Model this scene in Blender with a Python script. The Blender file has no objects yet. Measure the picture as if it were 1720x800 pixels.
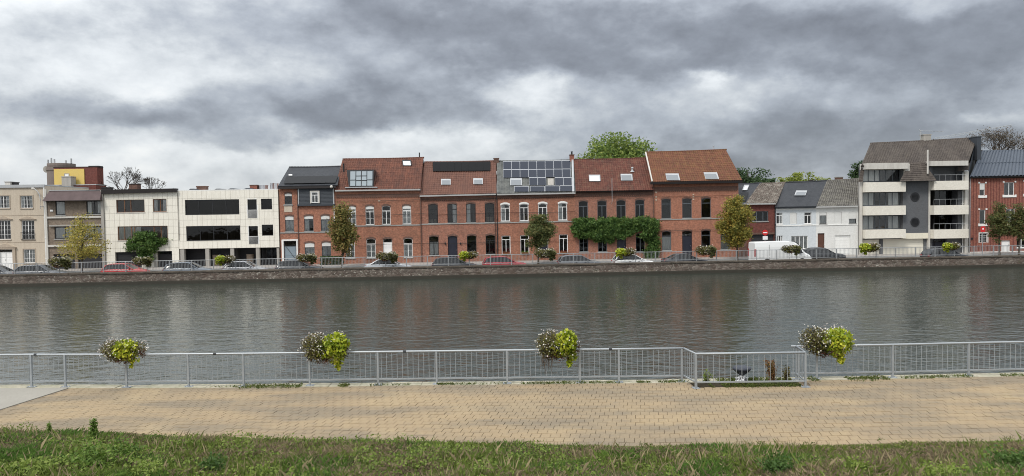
import bpy, bmesh, math, random
import numpy as np
from mathutils import Vector, Matrix
R = math.radians
random.seed(7)
rng = np.random.default_rng(7)
scene = bpy.context.scene
COL = scene.collection

# ------------------------------------------------------------------ camera
FPX = 1242.0                      # focal length in photo pixels (1720 wide)
CAMZ = 5.5
PITCH = math.atan(42.0 / FPX)
ROLL = 0.0150
C0 = Vector((0, 0, CAMZ))
_f = Vector((0, math.cos(PITCH), -math.sin(PITCH)))
_r0 = Vector((1, 0, 0)); _u0 = Vector((0, math.sin(PITCH), math.cos(PITCH)))
_r = _r0 * math.cos(ROLL) - _u0 * math.sin(ROLL)
_u = _u0 * math.cos(ROLL) + _r0 * math.sin(ROLL)
cam = bpy.data.cameras.new('camera'); camo = bpy.data.objects.new('camera', cam); COL.objects.link(camo)
cam.sensor_width = 36.0; cam.lens = 36.0 * FPX / 1720.0
cam.clip_start = 0.1; cam.clip_end = 8000
camo.matrix_world = Matrix(((_r.x, _u.x, -_f.x, 0), (_r.y, _u.y, -_f.y, 0), (_r.z, _u.z, -_f.z, CAMZ), (0, 0, 0, 1)))
scene.camera = camo

# ------------------------------------------------------------------ light
SUN_EL, SUN_AZ = R(50), R(215)      # azimuth clockwise from +Y (view direction): behind the camera, a little to the left
SUN_STRENGTH = 1.5
EXPOSURE = 0.72
sun = bpy.data.lights.new('sun', 'SUN'); sun.energy = SUN_STRENGTH; sun.angle = R(16); sun.color = (1.0, 0.95, 0.88)
suno = bpy.data.objects.new('sun', sun); COL.objects.link(suno)
_sd = Vector((math.sin(SUN_AZ) * math.cos(SUN_EL), math.cos(SUN_AZ) * math.cos(SUN_EL), math.sin(SUN_EL)))
suno.rotation_euler = _sd.to_track_quat('Z', 'Y').to_euler(); suno.location = (0, -20, 60)

vs = scene.view_settings
vs.view_transform = 'Standard'; vs.look = 'None'; vs.exposure = EXPOSURE; vs.gamma = 1.0; vs.use_curve_mapping = False
scene.render.engine = 'CYCLES'
cy = scene.cycles
cy.max_bounces = 6; cy.diffuse_bounces = 3; cy.glossy_bounces = 3; cy.transmission_bounces = 4; cy.transparent_max_bounces = 8
cy.caustics_reflective = False; cy.caustics_refractive = False
cy.use_denoising = True
cy.filter_width = 1.0

class NT:
    """small helper round a node tree"""
    def __init__(s, tree): s.t = tree; s.n = tree.nodes; s.l = tree.links
    def new(s, typ, **kw):
        nd = s.n.new(typ)
        for k, v in kw.items(): setattr(nd, k, v)
        return nd
    def put(s, sock, v):
        if hasattr(v, 'is_output'): s.l.new(v, sock)
        elif v is not None:
            if isinstance(v, (tuple, list)) and len(v) == 3 and sock.type == 'RGBA': v = (*v, 1)
            sock.default_value = v
    def math(s, op, a, b=None, c=None, clamp=False):
        nd = s.new('ShaderNodeMath', operation=op); nd.use_clamp = clamp
        s.put(nd.inputs[0], a)
        if b is not None: s.put(nd.inputs[1], b)
        if c is not None: s.put(nd.inputs[2], c)
        return nd.outputs[0]
    def vmath(s, op, a, b=None):
        nd = s.new('ShaderNodeVectorMath', operation=op); s.put(nd.inputs[0], a)
        if b is not None: s.put(nd.inputs[1], b)
        return nd.outputs[0]
    def mix(s, f, a, b, blend='MIX'):
        nd = s.new('ShaderNodeMix', data_type='RGBA', blend_type=blend)
        s.put(nd.inputs['Factor'], f); s.put(nd.inputs['A'], a); s.put(nd.inputs['B'], b)
        return nd.outputs['Result']
    def noise(s, vec, scale, detail=4, rough=0.55, dist=0.0, out='Fac'):
        nd = s.new('ShaderNodeTexNoise'); nd.inputs['Scale'].default_value = scale; nd.inputs['Detail'].default_value = detail
        nd.inputs['Roughness'].default_value = rough; nd.inputs['Distortion'].default_value = dist
        if vec is not None: s.put(nd.inputs['Vector'], vec)
        return nd.outputs[0 if out == 'Fac' else 1]
    def ramp(s, fac, stops, interp='LINEAR'):
        nd = s.new('ShaderNodeValToRGB'); cr = nd.color_ramp; cr.interpolation = interp
        while len(cr.elements) < len(stops): cr.elements.new(0.5)
        for e, (p, c) in zip(cr.elements, stops):
            e.position = p; e.color = (*c, 1) if len(c) == 3 else c
        s.put(nd.inputs[0], fac); return nd.outputs[0]
    def maprange(s, v, a, b, c=0.0, d=1.0, smooth=False):
        nd = s.new('ShaderNodeMapRange'); nd.interpolation_type = 'SMOOTHSTEP' if smooth else 'LINEAR'
        s.put(nd.inputs['Value'], v)
        for k, x in zip(('From Min', 'From Max', 'To Min', 'To Max'), (a, b, c, d)): nd.inputs[k].default_value = x
        return nd.outputs[0]
    def sep(s, v):
        nd = s.new('ShaderNodeSeparateXYZ'); s.put(nd.inputs[0], v); return nd.outputs
    def comb(s, x, y, z):
        nd = s.new('ShaderNodeCombineXYZ')
        for i, v in enumerate((x, y, z)): s.put(nd.inputs[i], v)
        return nd.outputs[0]

def srgb(r, g, b):
    f = lambda c: (c / 255 / 12.92) if c / 255 <= 0.04045 else ((c / 255 + 0.055) / 1.055) ** 2.4
    return (f(r), f(g), f(b))

# ------------------------------------------------------------------ sky
world = bpy.data.worlds.new('World'); scene.world = world; world.use_nodes = True
def build_sky():
    w = NT(world.node_tree); w.n.clear()
    tc = w.new('ShaderNodeTexCoord'); d = tc.outputs['Generated']
    x, y, z = w.sep(d)[:]
    zz = w.math('MAXIMUM', z, 0.0)
    q = w.comb(w.math('MULTIPLY', x, 6.0), w.math('MULTIPLY', y, 6.0), w.math('MULTIPLY', z, 10.5))
    def fbm(off, scale, detail, rough, dist=0.0): return w.noise(w.vmath('ADD', q, off), scale, detail, rough, dist)
    # ragged edges: the cloud masses are placed in a warped sky
    bw = w.noise(q, 1.1, 6, 0.6, out='Color'); wx, wy, wz = w.sep(bw)[:]
    xs = w.math('ADD', x, w.math('MULTIPLY', w.math('SUBTRACT', wx, 0.5), 0.16))
    zs = w.math('ADD', z, w.math('MULTIPLY', w.math('SUBTRACT', wy, 0.5), 0.075))
    front = w.maprange(y, 0.0, 0.4, 0, 1, True)
    tot = None
    # (px, py, half width px, half height px, weight): dark decks positive, gaps negative
    masses = [(985, 75, 290, 72, 1.10), (1480, 80, 320, 72, 1.10), (690, 25, 190, 55, 0.70), (430, 188, 200, 30, 0.44), (650, 172, 190, 36, 0.42), (55, 240, 130, 50, 0.40),
              (1500, 222, 320, 46, 0.50), (640, 214, 170, 22, 0.35), (1130, 226, 330, 44, 0.36), (1250, 290, 330, 26, 0.42), (330, 45, 150, 40, 0.34), (110, 60, 100, 30, 0.22), (180, 195, 120, 24, 0.25),
              (870, 150, 90, 26, -0.60), (1190, 132, 34, 18, -0.62), (1240, 165, 130, 26, -0.30), (400, 262, 300, 34, -0.50), (60, 310, 170, 24, -0.40), (1400, 275, 480, 60, 0.26), (950, 285, 260, 40, 0.20), (250, 195, 260, 30, 0.15), (330, 235, 90, 14, 0.35), (520, 60, 130, 60, 0.15), (1690, 202, 60, 20, -0.45), (1570, 25, 45, 22, -0.35), (190, 110, 250, 46, -0.16), (760, 250, 200, 26, -0.25), (100, 20, 160, 40, -0.15)]
    for px, py, sx, sy, wt in masses:
        cx = (px - 860) / FPX; cz = (358 - 0.015 * (px - 860) - py) / FPX
        n = math.sqrt(1 + cx * cx + cz * cz); cx /= n; cz /= n
        a = w.math('DIVIDE', w.math('SUBTRACT', xs, cx), sx / FPX / n)
        b = w.math('DIVIDE', w.math('SUBTRACT', zs, cz), sy / FPX / n)
        r2 = w.math('ADD', w.math('MULTIPLY', a, a), w.math('MULTIPLY', b, b))
        g = w.math('MULTIPLY', w.math('EXPONENT', w.math('MULTIPLY', r2, -0.8)), wt)
        tot = g if tot is None else w.math('ADD', tot, g)
    big = fbm((1.3, 5.1, 0.4), 0.45, 3, 0.5)
    cov = w.math('ADD', w.math('MULTIPLY', tot, front), w.math('MULTIPLY', w.math('SUBTRACT', big, 0.42), 0.7))
    e1 = fbm((3.1, 1.7, 0.0), 1.15, 7, 0.60); e2 = fbm((8.3, 4.1, 2.0), 0.9, 5, 0.56)
    deck = w.maprange(w.math('ADD', cov, w.math('MULTIPLY', w.math('SUBTRACT', e1, 0.5), 1.25)), 0.02, 0.62, 0, 1, True)
    core = w.maprange(w.math('ADD', cov, w.math('MULTIPLY', w.math('SUBTRACT', e2, 0.5), 1.3)), 0.42, 1.05, 0, 1, True)
    # lit tops, shaded bases
    emb = w.math('SUBTRACT', fbm((3.1, 1.7, -0.16), 1.15, 7, 0.60), fbm((3.1, 1.7, 0.16), 1.15, 7, 0.60))
    emb2 = w.math('SUBTRACT', fbm((0.6, 9.7, -0.07), 2.6, 5, 0.58), fbm((0.6, 9.7, 0.07), 2.6, 5, 0.58))
    soft = fbm((5.5, 0.2, 7.0), 1.6, 6, 0.58)
    sh = w.math('ADD', w.math('MULTIPLY', emb, 0.55), w.math('MULTIPLY', emb2, 0.26)); sh = w.math('ADD', sh, w.math('MULTIPLY', w.math('SUBTRACT', soft, 0.5), 0.24))
    v = w.math('ADD', 0.79, w.math('MULTIPLY', deck, -0.31))
    v = w.math('ADD', v, w.math('MULTIPLY', core, -0.24))
    v = w.math('ADD', v, sh)
    k = 2 ** -EXPOSURE
    S = lambda r, g, b: tuple(c * k for c in srgb(r, g, b))
    colr = w.ramp(v, [(0.0, S(100, 103, 110)), (0.26, S(133, 138, 147)), (0.46, S(164, 170, 179)), (0.64, S(193, 198, 203)), (0.82, S(220, 224, 227)), (1.0, S(243, 244, 243))])
    # overcast sky: brighter towards the zenith
    lift = w.math('ADD', 1.0, w.math('MULTIPLY', zz, 1.3))
    cloud = w.vmath('MULTIPLY', colr, w.comb(lift, lift, lift))
    sky = w.new('ShaderNodeTexSky'); sky.sky_type = 'NISHITA'; sky.sun_disc = False
    sky.sun_elevation = SUN_EL; sky.sun_rotation = SUN_AZ
    b1 = w.new('ShaderNodeBackground'); w.l.new(sky.outputs[0], b1.inputs[0]); b1.inputs[1].default_value = 0.10
    b2 = w.new('ShaderNodeBackground'); w.l.new(cloud, b2.inputs[0]); b2.inputs[1].default_value = 1.0
    ms = w.new('ShaderNodeMixShader'); ms.inputs[0].default_value = 0.95
    w.l.new(b1.outputs[0], ms.inputs[1]); w.l.new(b2.outputs[0], ms.inputs[2])
    out = w.new('ShaderNodeOutputWorld'); w.l.new(ms.outputs[0], out.inputs[0])
build_sky()

# ------------------------------------------------------------------ pixel -> place
def ray(px, py):
    return (_f + _r * ((px - 860) / FPX) - _u * ((py - 400) / FPX)).normalized()
def G(px, py, z=0.0):
    d = ray(px, py); t = (z - CAMZ) / d.z; return C0 + d * t
FA = math.atan(0.047)             # the far row of houses runs slightly away to the east
FU = Vector((math.cos(FA), math.sin(FA), 0)); FN = Vector((-math.sin(FA), math.cos(FA), 0)); F0 = Vector((0, 87.3, 0))
BASEZ = -0.15; STREETZ = -0.27; WATERZ = -0.65
def FP(px, py, off=0.0):
    """pixel -> (s along the row, off behind the facade line, z)"""
    d = ray(px, py); t = ((F0 - C0).dot(FN) + off) / d.dot(FN); P = C0 + d * t
    return ((P - F0).dot(FU), off, P.z)
def FWorld(s, off, z): return F0 + FU * s + FN * off + Vector((0, 0, z))

# ------------------------------------------------------------------ materials
MATS = {}
def newmat(name):
    m = bpy.data.materials.new(name); m.use_nodes = True; t = NT(m.node_tree); t.n.clear()
    out = t.new('ShaderNodeOutputMaterial'); MATS[name] = m
    return m, t, out
def princ(t, out, col, rough=0.7, spec=0.3, metal=0.0, normal=None):
    p = t.new('ShaderNodeBsdfPrincipled'); t.put(p.inputs['Base Color'], col); t.put(p.inputs['Roughness'], rough)
    p.inputs['Specular IOR Level'].default_value = spec; p.inputs['Metallic'].default_value = metal
    if normal is not None: t.l.new(normal, p.inputs['Normal'])
    t.l.new(p.outputs[0], out.inputs[0]); return p
def bump(t, h, strength=0.3, dist=0.02):
    b = t.new('ShaderNodeBump'); b.inputs['Strength'].default_value = strength; b.inputs['Distance'].default_value = dist
    t.l.new(h, b.inputs['Height']); return b.outputs[0]
def pos(t): return t.new('ShaderNodeNewGeometry').outputs['Position']
def plain(name, col, rough=0.6, spec=0.3, metal=0.0, var=0.12, scale=1.3):
    m, t, out = newmat(name); P = pos(t)
    n = t.noise(P, scale, 6, 0.6); n2 = t.noise(P, scale * 9, 3, 0.6)
    f = t.math('ADD', t.math('MULTIPLY', n, 0.7), t.math('MULTIPLY', n2, 0.3))
    f = t.maprange(f, 0.3, 0.7, 1 - var, 1 + var)
    c = t.vmath('MULTIPLY', col, t.comb(f, f, f))
    princ(t, out, c, rough, spec, metal); return m
def streaked(name, col, dirt, amount=0.5, rough=0.75, sc=1.0):
    """painted or rendered wall with rain streaks and grime of its own"""
    m, t, out = newmat(name); P = pos(t)
    st = t.vmath('MULTIPLY', P, (2.2 * sc, 2.2 * sc, 0.28 * sc)); n = t.noise(st, 1.6, 6, 0.62); n2 = t.noise(P, 0.5 * sc, 5, 0.6); n3 = t.noise(P, 12, 3, 0.6)
    f = t.math('MULTIPLY', t.maprange(n, 0.42, 0.72), t.maprange(n2, 0.3, 0.7, 0.3, 1.0))
    c = t.mix(t.math('MULTIPLY', f, amount), col, dirt)
    g = t.maprange(n3, 0.3, 0.7, 0.93, 1.06); c = t.vmath('MULTIPLY', c, t.comb(g, g, g))
    princ(t, out, c, rough, 0.25); return m
def brick(name, c1, c2, mortar, dirt=(0.08, 0.06, 0.05), grime=0.35, bs=1.0, soft=False):
    m, t, out = newmat(name); P = pos(t); x, y, z = t.sep(P)[:]
    uv = t.comb(t.math('ADD', x, t.math('MULTIPLY', y, 0.9)), z, 0.0)
    b = t.new('ShaderNodeTexBrick'); t.l.new(uv, b.inputs['Vector']); b.inputs['Scale'].default_value = 1.0
    b.inputs['Brick Width'].default_value = 0.21 * bs; b.inputs['Row Height'].default_value = 0.075 * bs; b.inputs['Mortar Size'].default_value = 0.009
    b.inputs['Bias'].default_value = -0.1
    b.inputs['Color1'].default_value = (*c1, 1); b.inputs['Color2'].default_value = (*c2, 1); b.inputs['Mortar'].default_value = (*mortar, 1)
    n = t.noise(t.vmath('MULTIPLY', P, (1, 1, 0.45)), 0.55, 7, 0.62); n2 = t.noise(P, 2.6, 5, 0.65); n3 = t.noise(P, 5.5, 3, 0.6)
    c = t.mix(t.math('MULTIPLY', t.maprange(n, 0.45, 0.75), grime), b.outputs['Color'], dirt)
    c = t.mix(t.math('MULTIPLY', t.maprange(n2, 0.52, 0.75), 0.12 if soft else 0.35), c, tuple(min(1, k * 1.35 + 0.03) for k in c1))
    g = t.maprange(n3, 0.3, 0.7, 0.94 if soft else 0.78, 1.05 if soft else 1.2); c = t.vmath('MULTIPLY', c, t.comb(g, g, g))
    princ(t, out, c, 0.9, 0.15, normal=bump(t, b.outputs['Fac'], 0.25, -0.01)); return m
def rooftile(name, c1, c2, c3, patch=0.5, moss=None, mossamt=0.0, rough=0.8):
    m, t, out = newmat(name); P = pos(t)
    uvn = t.new('ShaderNodeUVMap'); u, v, _ = t.sep(uvn.outputs[0])[:]
    cell = t.new('ShaderNodeTexWhiteNoise', noise_dimensions='2D')
    t.l.new(t.comb(t.math('FLOOR', t.math('DIVIDE', u, 0.25)), t.math('FLOOR', t.math('DIVIDE', v, 0.34)), 0), cell.inputs[0])
    n = t.noise(P, 0.8, 6, 0.6); st = t.noise(t.comb(t.math('MULTIPLY', u, 1.6), t.math('MULTIPLY', v, 0.22), 0), 1.0, 5, 0.6)
    c = t.mix(cell.outputs[0], c1, c2)
    c = t.mix(t.math('MULTIPLY', t.maprange(t.math('ADD', t.math('MULTIPLY', n, 0.5), t.math('MULTIPLY', st, 0.5)), 0.42, 0.66), patch), c, c3)
    if moss:
        n4 = t.noise(P, 2.4, 6, 0.7); c = t.mix(t.math('MULTIPLY', t.maprange(n4, 0.5, 0.62), mossamt), c, moss)
    n5 = t.noise(P, 14, 3, 0.6); g = t.maprange(n5, 0.3, 0.7, 0.8, 1.2); c = t.vmath('MULTIPLY', c, t.comb(g, g, g))
    princ(t, out, c, rough, 0.2); return m
def leafmat(name, cols, trans=0.3, rough=0.6):
    m, t, out = newmat(name); geo = t.new('ShaderNodeNewGeometry')
    rnd = geo.outputs['Random Per Island']; n = t.noise(geo.outputs['Position'], 1.1, 3, 0.6)
    f = t.math('ADD', t.math('MULTIPLY', rnd, 0.6), t.math('MULTIPLY', t.maprange(n, 0.3, 0.7), 0.4))
    k = len(cols); c = t.ramp(f, [((i + 0.5) / k, cc) for i, cc in enumerate(cols)])
    d = t.new('ShaderNodeBsdfPrincipled'); t.l.new(c, d.inputs['Base Color']); d.inputs['Roughness'].default_value = rough; d.inputs['Specular IOR Level'].default_value = 0.25
    tr = t.new('ShaderNodeBsdfTranslucent'); t.l.new(c, tr.inputs[0])
    ms = t.new('ShaderNodeMixShader'); ms.inputs[0].default_value = trans
    t.l.new(d.outputs[0], ms.inputs[1]); t.l.new(tr.outputs[0], ms.inputs[2]); t.l.new(ms.outputs[0], out.inputs[0]); return m
def glassmat(name, tint=(0.92, 0.93, 0.93), refl=1.0, body=0.25):
    """window glass: clear sheet with Fresnel mirror and a thin film of dust"""
    m, t, out = newmat(name)
    fr = t.new('ShaderNodeFresnel'); fr.inputs[0].default_value = 1.52
    tr = t.new('ShaderNodeBsdfTransparent'); tr.inputs[0].default_value = (*tint, 1)
    gl = t.new('ShaderNodeBsdfGlossy'); gl.inputs['Roughness'].default_value = 0.02
    n = t.noise(pos(t), 1.2, 2, 0.5); t.l.new(bump(t, n, 0.12, 0.05), gl.inputs['Normal'])
    ms = t.new('ShaderNodeMixShader'); t.l.new(t.math('MULTIPLY', fr.outputs[0], refl, clamp=True), ms.inputs[0])
    t.l.new(tr.outputs[0], ms.inputs[1]); t.l.new(gl.outputs[0], ms.inputs[2])
    t.l.new(ms.outputs[0], out.inputs[0]); return m
def gloss(name, col, rough=0.12, spec=0.5, metal=0.0, coat=0.0):
    m, t, out = newmat(name); p = princ(t, out, col, rough, spec, metal); p.inputs['Coat Weight'].default_value = coat; p.inputs['Coat Roughness'].default_value = 0.05
    return m

# ------------------------------------------------------------------ mesh helpers
class MB:
    def __init__(s): s.v = []; s.f = []; s.uv = {}
    def quad(s, a, b, c, d):
        i = len(s.v); s.v += [tuple(a), tuple(b), tuple(c), tuple(d)]; s.f.append((i, i + 1, i + 2, i + 3)); return len(s.f) - 1
    def poly(s, pts):
        i = len(s.v); s.v += [tuple(p) for p in pts]; s.f.append(tuple(range(i, i + len(pts))))
    def box(s, x0, y0, z0, x1, y1, z1):
        if x0 > x1: x0, x1 = x1, x0
        if y0 > y1: y0, y1 = y1, y0
        if z0 > z1: z0, z1 = z1, z0
        i = len(s.v)
        s.v += [(x0, y0, z0), (x1, y0, z0), (x1, y1, z0), (x0, y1, z0), (x0, y0, z1), (x1, y0, z1), (x1, y1, z1), (x0, y1, z1)]
        s.f += [(i, i + 3, i + 2, i + 1), (i + 4, i + 5, i + 6, i + 7), (i, i + 1, i + 5, i + 4), (i + 1, i + 2, i + 6, i + 5), (i + 2, i + 3, i + 7, i + 6), (i + 3, i, i + 4, i + 7)]
        return s
    def hexa(s, p):
        i = len(s.v); s.v += [tuple(q) for q in p]
        s.f += [(i, i + 3, i + 2, i + 1), (i + 4, i + 5, i + 6, i + 7), (i, i + 1, i + 5, i + 4), (i + 1, i + 2, i + 6, i + 5), (i + 2, i + 3, i + 7, i + 6), (i + 3, i, i + 4, i + 7)]
        return s
    def tube(s, pts, radii, seg=8, cap=True):
        pts = [Vector(p) for p in pts]
        if not hasattr(radii, '__len__'): radii = [radii] * len(pts)
        rings = []
        for k, p in enumerate(pts):
            d = (pts[min(k + 1, len(pts) - 1)] - pts[max(k - 1, 0)])
            d = d.normalized() if d.length > 1e-9 else Vector((0, 0, 1))
            a = d.cross(Vector((0, 0, 1)));
            if a.length < 1e-3: a = Vector((1, 0, 0))
            a.normalize(); b = d.cross(a).normalized(); i = len(s.v)
            for j in range(seg):
                t = 2 * math.pi * j / seg; s.v.append(tuple(p + (a * math.cos(t) + b * math.sin(t)) * radii[k]))
            rings.append(i)
        for k in range(len(rings) - 1):
            for j in range(seg):
                j2 = (j + 1) % seg; s.f.append((rings[k] + j, rings[k] + j2, rings[k + 1] + j2, rings[k + 1] + j))
        if cap:
            s.f.append(tuple(rings[0] + j for j in range(seg))[::-1]); s.f.append(tuple(rings[-1] + j for j in range(seg)))
        return s
    def lathe(s, prof, seg=20, cx=0, cy=0, axis='z'):
        rings = []
        for r, h in prof:
            i = len(s.v)
            for j in range(seg):
                t = 2 * math.pi * j / seg
                if axis == 'z': s.v.append((cx + r * math.cos(t), cy + r * math.sin(t), h))
                else: s.v.append((cx + r * math.cos(t), h, cy + r * math.sin(t)))
            rings.append(i)
        for k in range(len(rings) - 1):
            for j in range(seg):
                j2 = (j + 1) % seg; s.f.append((rings[k] + j, rings[k] + j2, rings[k + 1] + j2, rings[k + 1] + j))
        s.f.append(tuple(rings[0] + j for j in range(seg))[::-1]); s.f.append(tuple(rings[-1] + j for j in range(seg)))
        return s
    def loft(s, rings, cap=True):
        n = len(rings[0]); base = []
        for r in rings:
            base.append(len(s.v)); s.v += [tuple(p) for p in r]
        for k in range(len(rings) - 1):
            for j in range(n):
                j2 = (j + 1) % n; s.f.append((base[k] + j, base[k] + j2, base[k + 1] + j2, base[k + 1] + j))
        if cap:
            s.f.append(tuple(base[0] + j for j in range(n))[::-1]); s.f.append(tuple(base[-1] + j for j in range(n)))
        return s
    def mesh(s, name):
        me = bpy.data.meshes.new(name); me.from_pydata(s.v, [], s.f); me.update(); return me
    def build(s, name, mat, parent=None, smooth=False, kind=None, recalc=True):
        me = s.mesh(name)
        if recalc:
            bm = bmesh.new(); bm.from_mesh(me); bmesh.ops.recalc_face_normals(bm, faces=bm.faces); bm.to_mesh(me); bm.free()
        if smooth: me.polygons.foreach_set('use_smooth', [True] * len(me.polygons))
        return link(name, me, mat, parent, kind)
def link(name, me, mat, parent=None, kind=None):
    o = bpy.data.objects.new(name, me); COL.objects.link(o)
    if mat is not None:
        if len(me.materials) == 0: me.materials.append(MATS[mat] if isinstance(mat, str) else mat)
    if parent is not None: o.parent = parent
    if kind: o['kind'] = kind
    return o
def tag(o, label=None, cat=None, group=None, kind=None):
    if label: o['label'] = label
    if cat: o['category'] = cat
    if group: o['group'] = group
    if kind: o['kind'] = kind
    return o
def empty(name, loc=(0, 0, 0), rz=0.0):
    o = bpy.data.objects.new(name, None); COL.objects.link(o); o.location = loc; o.rotation_euler = (0, 0, rz); o.empty_display_size = 0.3; return o
def copy_tree(o, parent=None):
    c = o.copy(); COL.objects.link(c)
    if parent is not None: c.parent = parent
    for ch in list(o.children): copy_tree(ch, c)
    return c
def np_mesh(name, verts, nper):
    """many separate polygons of nper corners each, quickly"""
    verts = np.asarray(verts, dtype=np.float32).reshape(-1, 3); nv = len(verts); nf = nv // nper
    me = bpy.data.meshes.new(name); me.vertices.add(nv); me.vertices.foreach_set('co', verts.ravel())
    me.loops.add(nv); me.loops.foreach_set('vertex_index', np.arange(nv, dtype=np.int32))
    me.polygons.add(nf); me.polygons.foreach_set('loop_start', np.arange(0, nv, nper, dtype=np.int32)); me.polygons.foreach_set('loop_total', np.full(nf, nper, dtype=np.int32))
    me.update(calc_edges=True); return me
def leaf_verts(P, size, up=0.35, aspect=0.6, droop=None):
    """rhombic leaves at the points P with random turn"""
    n = len(P); nrm = rng.normal(size=(n, 3)); nrm[:, 2] += up * 2
    nrm[:, 1] -= 0.5
    nrm /= np.linalg.norm(nrm, axis=1)[:, None]
    t = rng.normal(size=(n, 3))
    if droop is not None: t = t * 0.5 + np.array(droop)
    t -= nrm * np.sum(t * nrm, axis=1)[:, None]; t /= np.linalg.norm(t, axis=1)[:, None] + 1e-9
    b = np.cross(nrm, t); s = (np.asarray(size) * rng.uniform(0.65, 1.25, n))[:, None]
    V = np.stack([P - t * s * 0.5, P + b * s * aspect * 0.5 + nrm * s * 0.06, P + t * s * 0.5, P - b * s * aspect * 0.5 + nrm * s * 0.06], axis=1)
    return V


# ------------------------------------------------------------------ material library
brick('brick_orange', (0.37, 0.146, 0.088), (0.25, 0.095, 0.06), (0.24, 0.175, 0.135), grime=0.42)
brick('brick_orange_b', (0.39, 0.15, 0.088), (0.27, 0.10, 0.062), (0.28, 0.20, 0.16), grime=0.22)
brick('brick_orange_c', (0.345, 0.138, 0.087), (0.235, 0.092, 0.061), (0.25, 0.19, 0.16), grime=0.38)
brick('brick_dark', (0.16, 0.08, 0.06), (0.11, 0.06, 0.05), (0.15, 0.12, 0.10))
brick('brick_deep_red', (0.17, 0.055, 0.045), (0.13, 0.045, 0.038), (0.12, 0.06, 0.05), grime=0.2)
brick('brick_red_stripe', (0.31, 0.112, 0.078), (0.245, 0.088, 0.062), (0.20, 0.12, 0.10), grime=0.25)
brick('brick_brown', (0.22, 0.172, 0.132), (0.18, 0.14, 0.11), (0.20, 0.175, 0.145), grime=0.3)
brick('brick_gray', (0.115, 0.12, 0.13), (0.095, 0.10, 0.11), (0.13, 0.135, 0.14), grime=0.2, soft=True)
brick('brick_white', (0.70, 0.70, 0.68), (0.64, 0.64, 0.62), (0.62, 0.62, 0.60), dirt=(0.52, 0.50, 0.47), grime=0.3, soft=True)
brick('brick_pale_blue', (0.59, 0.625, 0.65), (0.55, 0.585, 0.61), (0.51, 0.54, 0.56), dirt=(0.44, 0.47, 0.49), grime=0.25, soft=True)
brick('brick_cream', (0.76, 0.73, 0.65), (0.70, 0.67, 0.59), (0.62, 0.58, 0.51), dirt=(0.46, 0.42, 0.35), grime=0.3, soft=True)
streaked('beige_stone', (0.52, 0.45, 0.36), (0.34, 0.28, 0.22), 0.6)
streaked('beige_trim', (0.42, 0.35, 0.275), (0.26, 0.21, 0.17), 0.6)
streaked('panel_white', (0.80, 0.765, 0.68), (0.52, 0.47, 0.39), 0.45, rough=0.45)
plain('panel_joint', (0.50, 0.465, 0.40), 0.9)
streaked('concrete', (0.36, 0.34, 0.31), (0.20, 0.19, 0.17), 0.6)
streaked('concrete_light', (0.55, 0.53, 0.49), (0.30, 0.28, 0.25), 0.6)
streaked('cream_paint', (0.72, 0.68, 0.56), (0.45, 0.42, 0.36), 0.45)
streaked('yellow_paint', (0.62, 0.46, 0.14), (0.5, 0.4, 0.2), 0.4)
streaked('white_paint', (0.78, 0.78, 0.76), (0.5, 0.49, 0.46), 0.35, rough=0.5)
plain('white_frame', (0.80, 0.80, 0.79), 0.4, 0.4, var=0.05)
plain('dark_frame', (0.022, 0.023, 0.026), 0.4, 0.4)
plain('gray_frame', (0.10, 0.115, 0.13), 0.45, 0.4)
plain('brown_frame', (0.19, 0.085, 0.04), 0.5, 0.35, var=0.3)
plain('black_paint', (0.016, 0.016, 0.018), 0.5, 0.35)
plain('door_navy', (0.018, 0.02, 0.032), 0.4, 0.4)
plain('door_bluegray', (0.20, 0.25, 0.29), 0.5, 0.4)
plain('door_brown', (0.10, 0.045, 0.03), 0.5, 0.4)
plain('garage_dark', (0.03, 0.03, 0.034), 0.55, 0.3)
plain('garage_cream', (0.70, 0.67, 0.58), 0.5, 0.3, var=0.06)
plain('stone_sill', (0.30, 0.30, 0.29), 0.8, 0.2, var=0.25)
plain('zinc', (0.42, 0.43, 0.44), 0.45, 0.5, 0.3)
plain('slate_siding', (0.045, 0.052, 0.062), 0.6, 0.3)
plain('dark_fascia', (0.028, 0.024, 0.024), 0.6, 0.3)
plain('mansard', (0.115, 0.085, 0.085), 0.75, 0.2, var=0.2)
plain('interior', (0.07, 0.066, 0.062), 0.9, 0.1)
plain('curtain', (0.84, 0.84, 0.82), 0.9, 0.1, var=0.06)
plain('blind', (0.68, 0.68, 0.66), 0.7, 0.2, var=0.05)
plain('interior_stuff', (0.30, 0.24, 0.19), 0.8, 0.2, var=0.6, scale=2.0)
plain('rubber', (0.012, 0.012, 0.013), 0.8, 0.2)
plain('steel', (0.5, 0.5, 0.52), 0.3, 0.5, 0.9)
plain('sign_red', (0.55, 0.02, 0.02), 0.4, 0.4, var=0.05)
plain('sign_white', (0.8, 0.8, 0.8), 0.4, 0.4, var=0.05)
plain('galvanised_far', (0.30, 0.31, 0.32), 0.55, 0.4, 0.35, var=0.2)
glassmat('glass'); glassmat('glass_dark', (0.35, 0.37, 0.38), 1.0); glassmat('glass_skylight', (0.55, 0.58, 0.6), 2.6)
gloss('solar_cell', (0.016, 0.021, 0.036), 0.16, 0.35); gloss('solar_black', (0.007, 0.007, 0.008), 0.3, 0.12)
plain('solar_frame', (0.62, 0.63, 0.65), 0.35, 0.5, 0.5, var=0.03)
rooftile('tile_red', (0.175, 0.074, 0.05), (0.115, 0.05, 0.037), (0.07, 0.041, 0.034), 0.85)
rooftile('tile_redbrown', (0.165, 0.082, 0.06), (0.13, 0.065, 0.05), (0.10, 0.058, 0.048), 0.6)
rooftile('tile_dark', (0.115, 0.048, 0.036), (0.075, 0.034, 0.028), (0.17, 0.06, 0.04), 0.6, moss=(0.2, 0.15, 0.10), mossamt=0.25)
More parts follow.
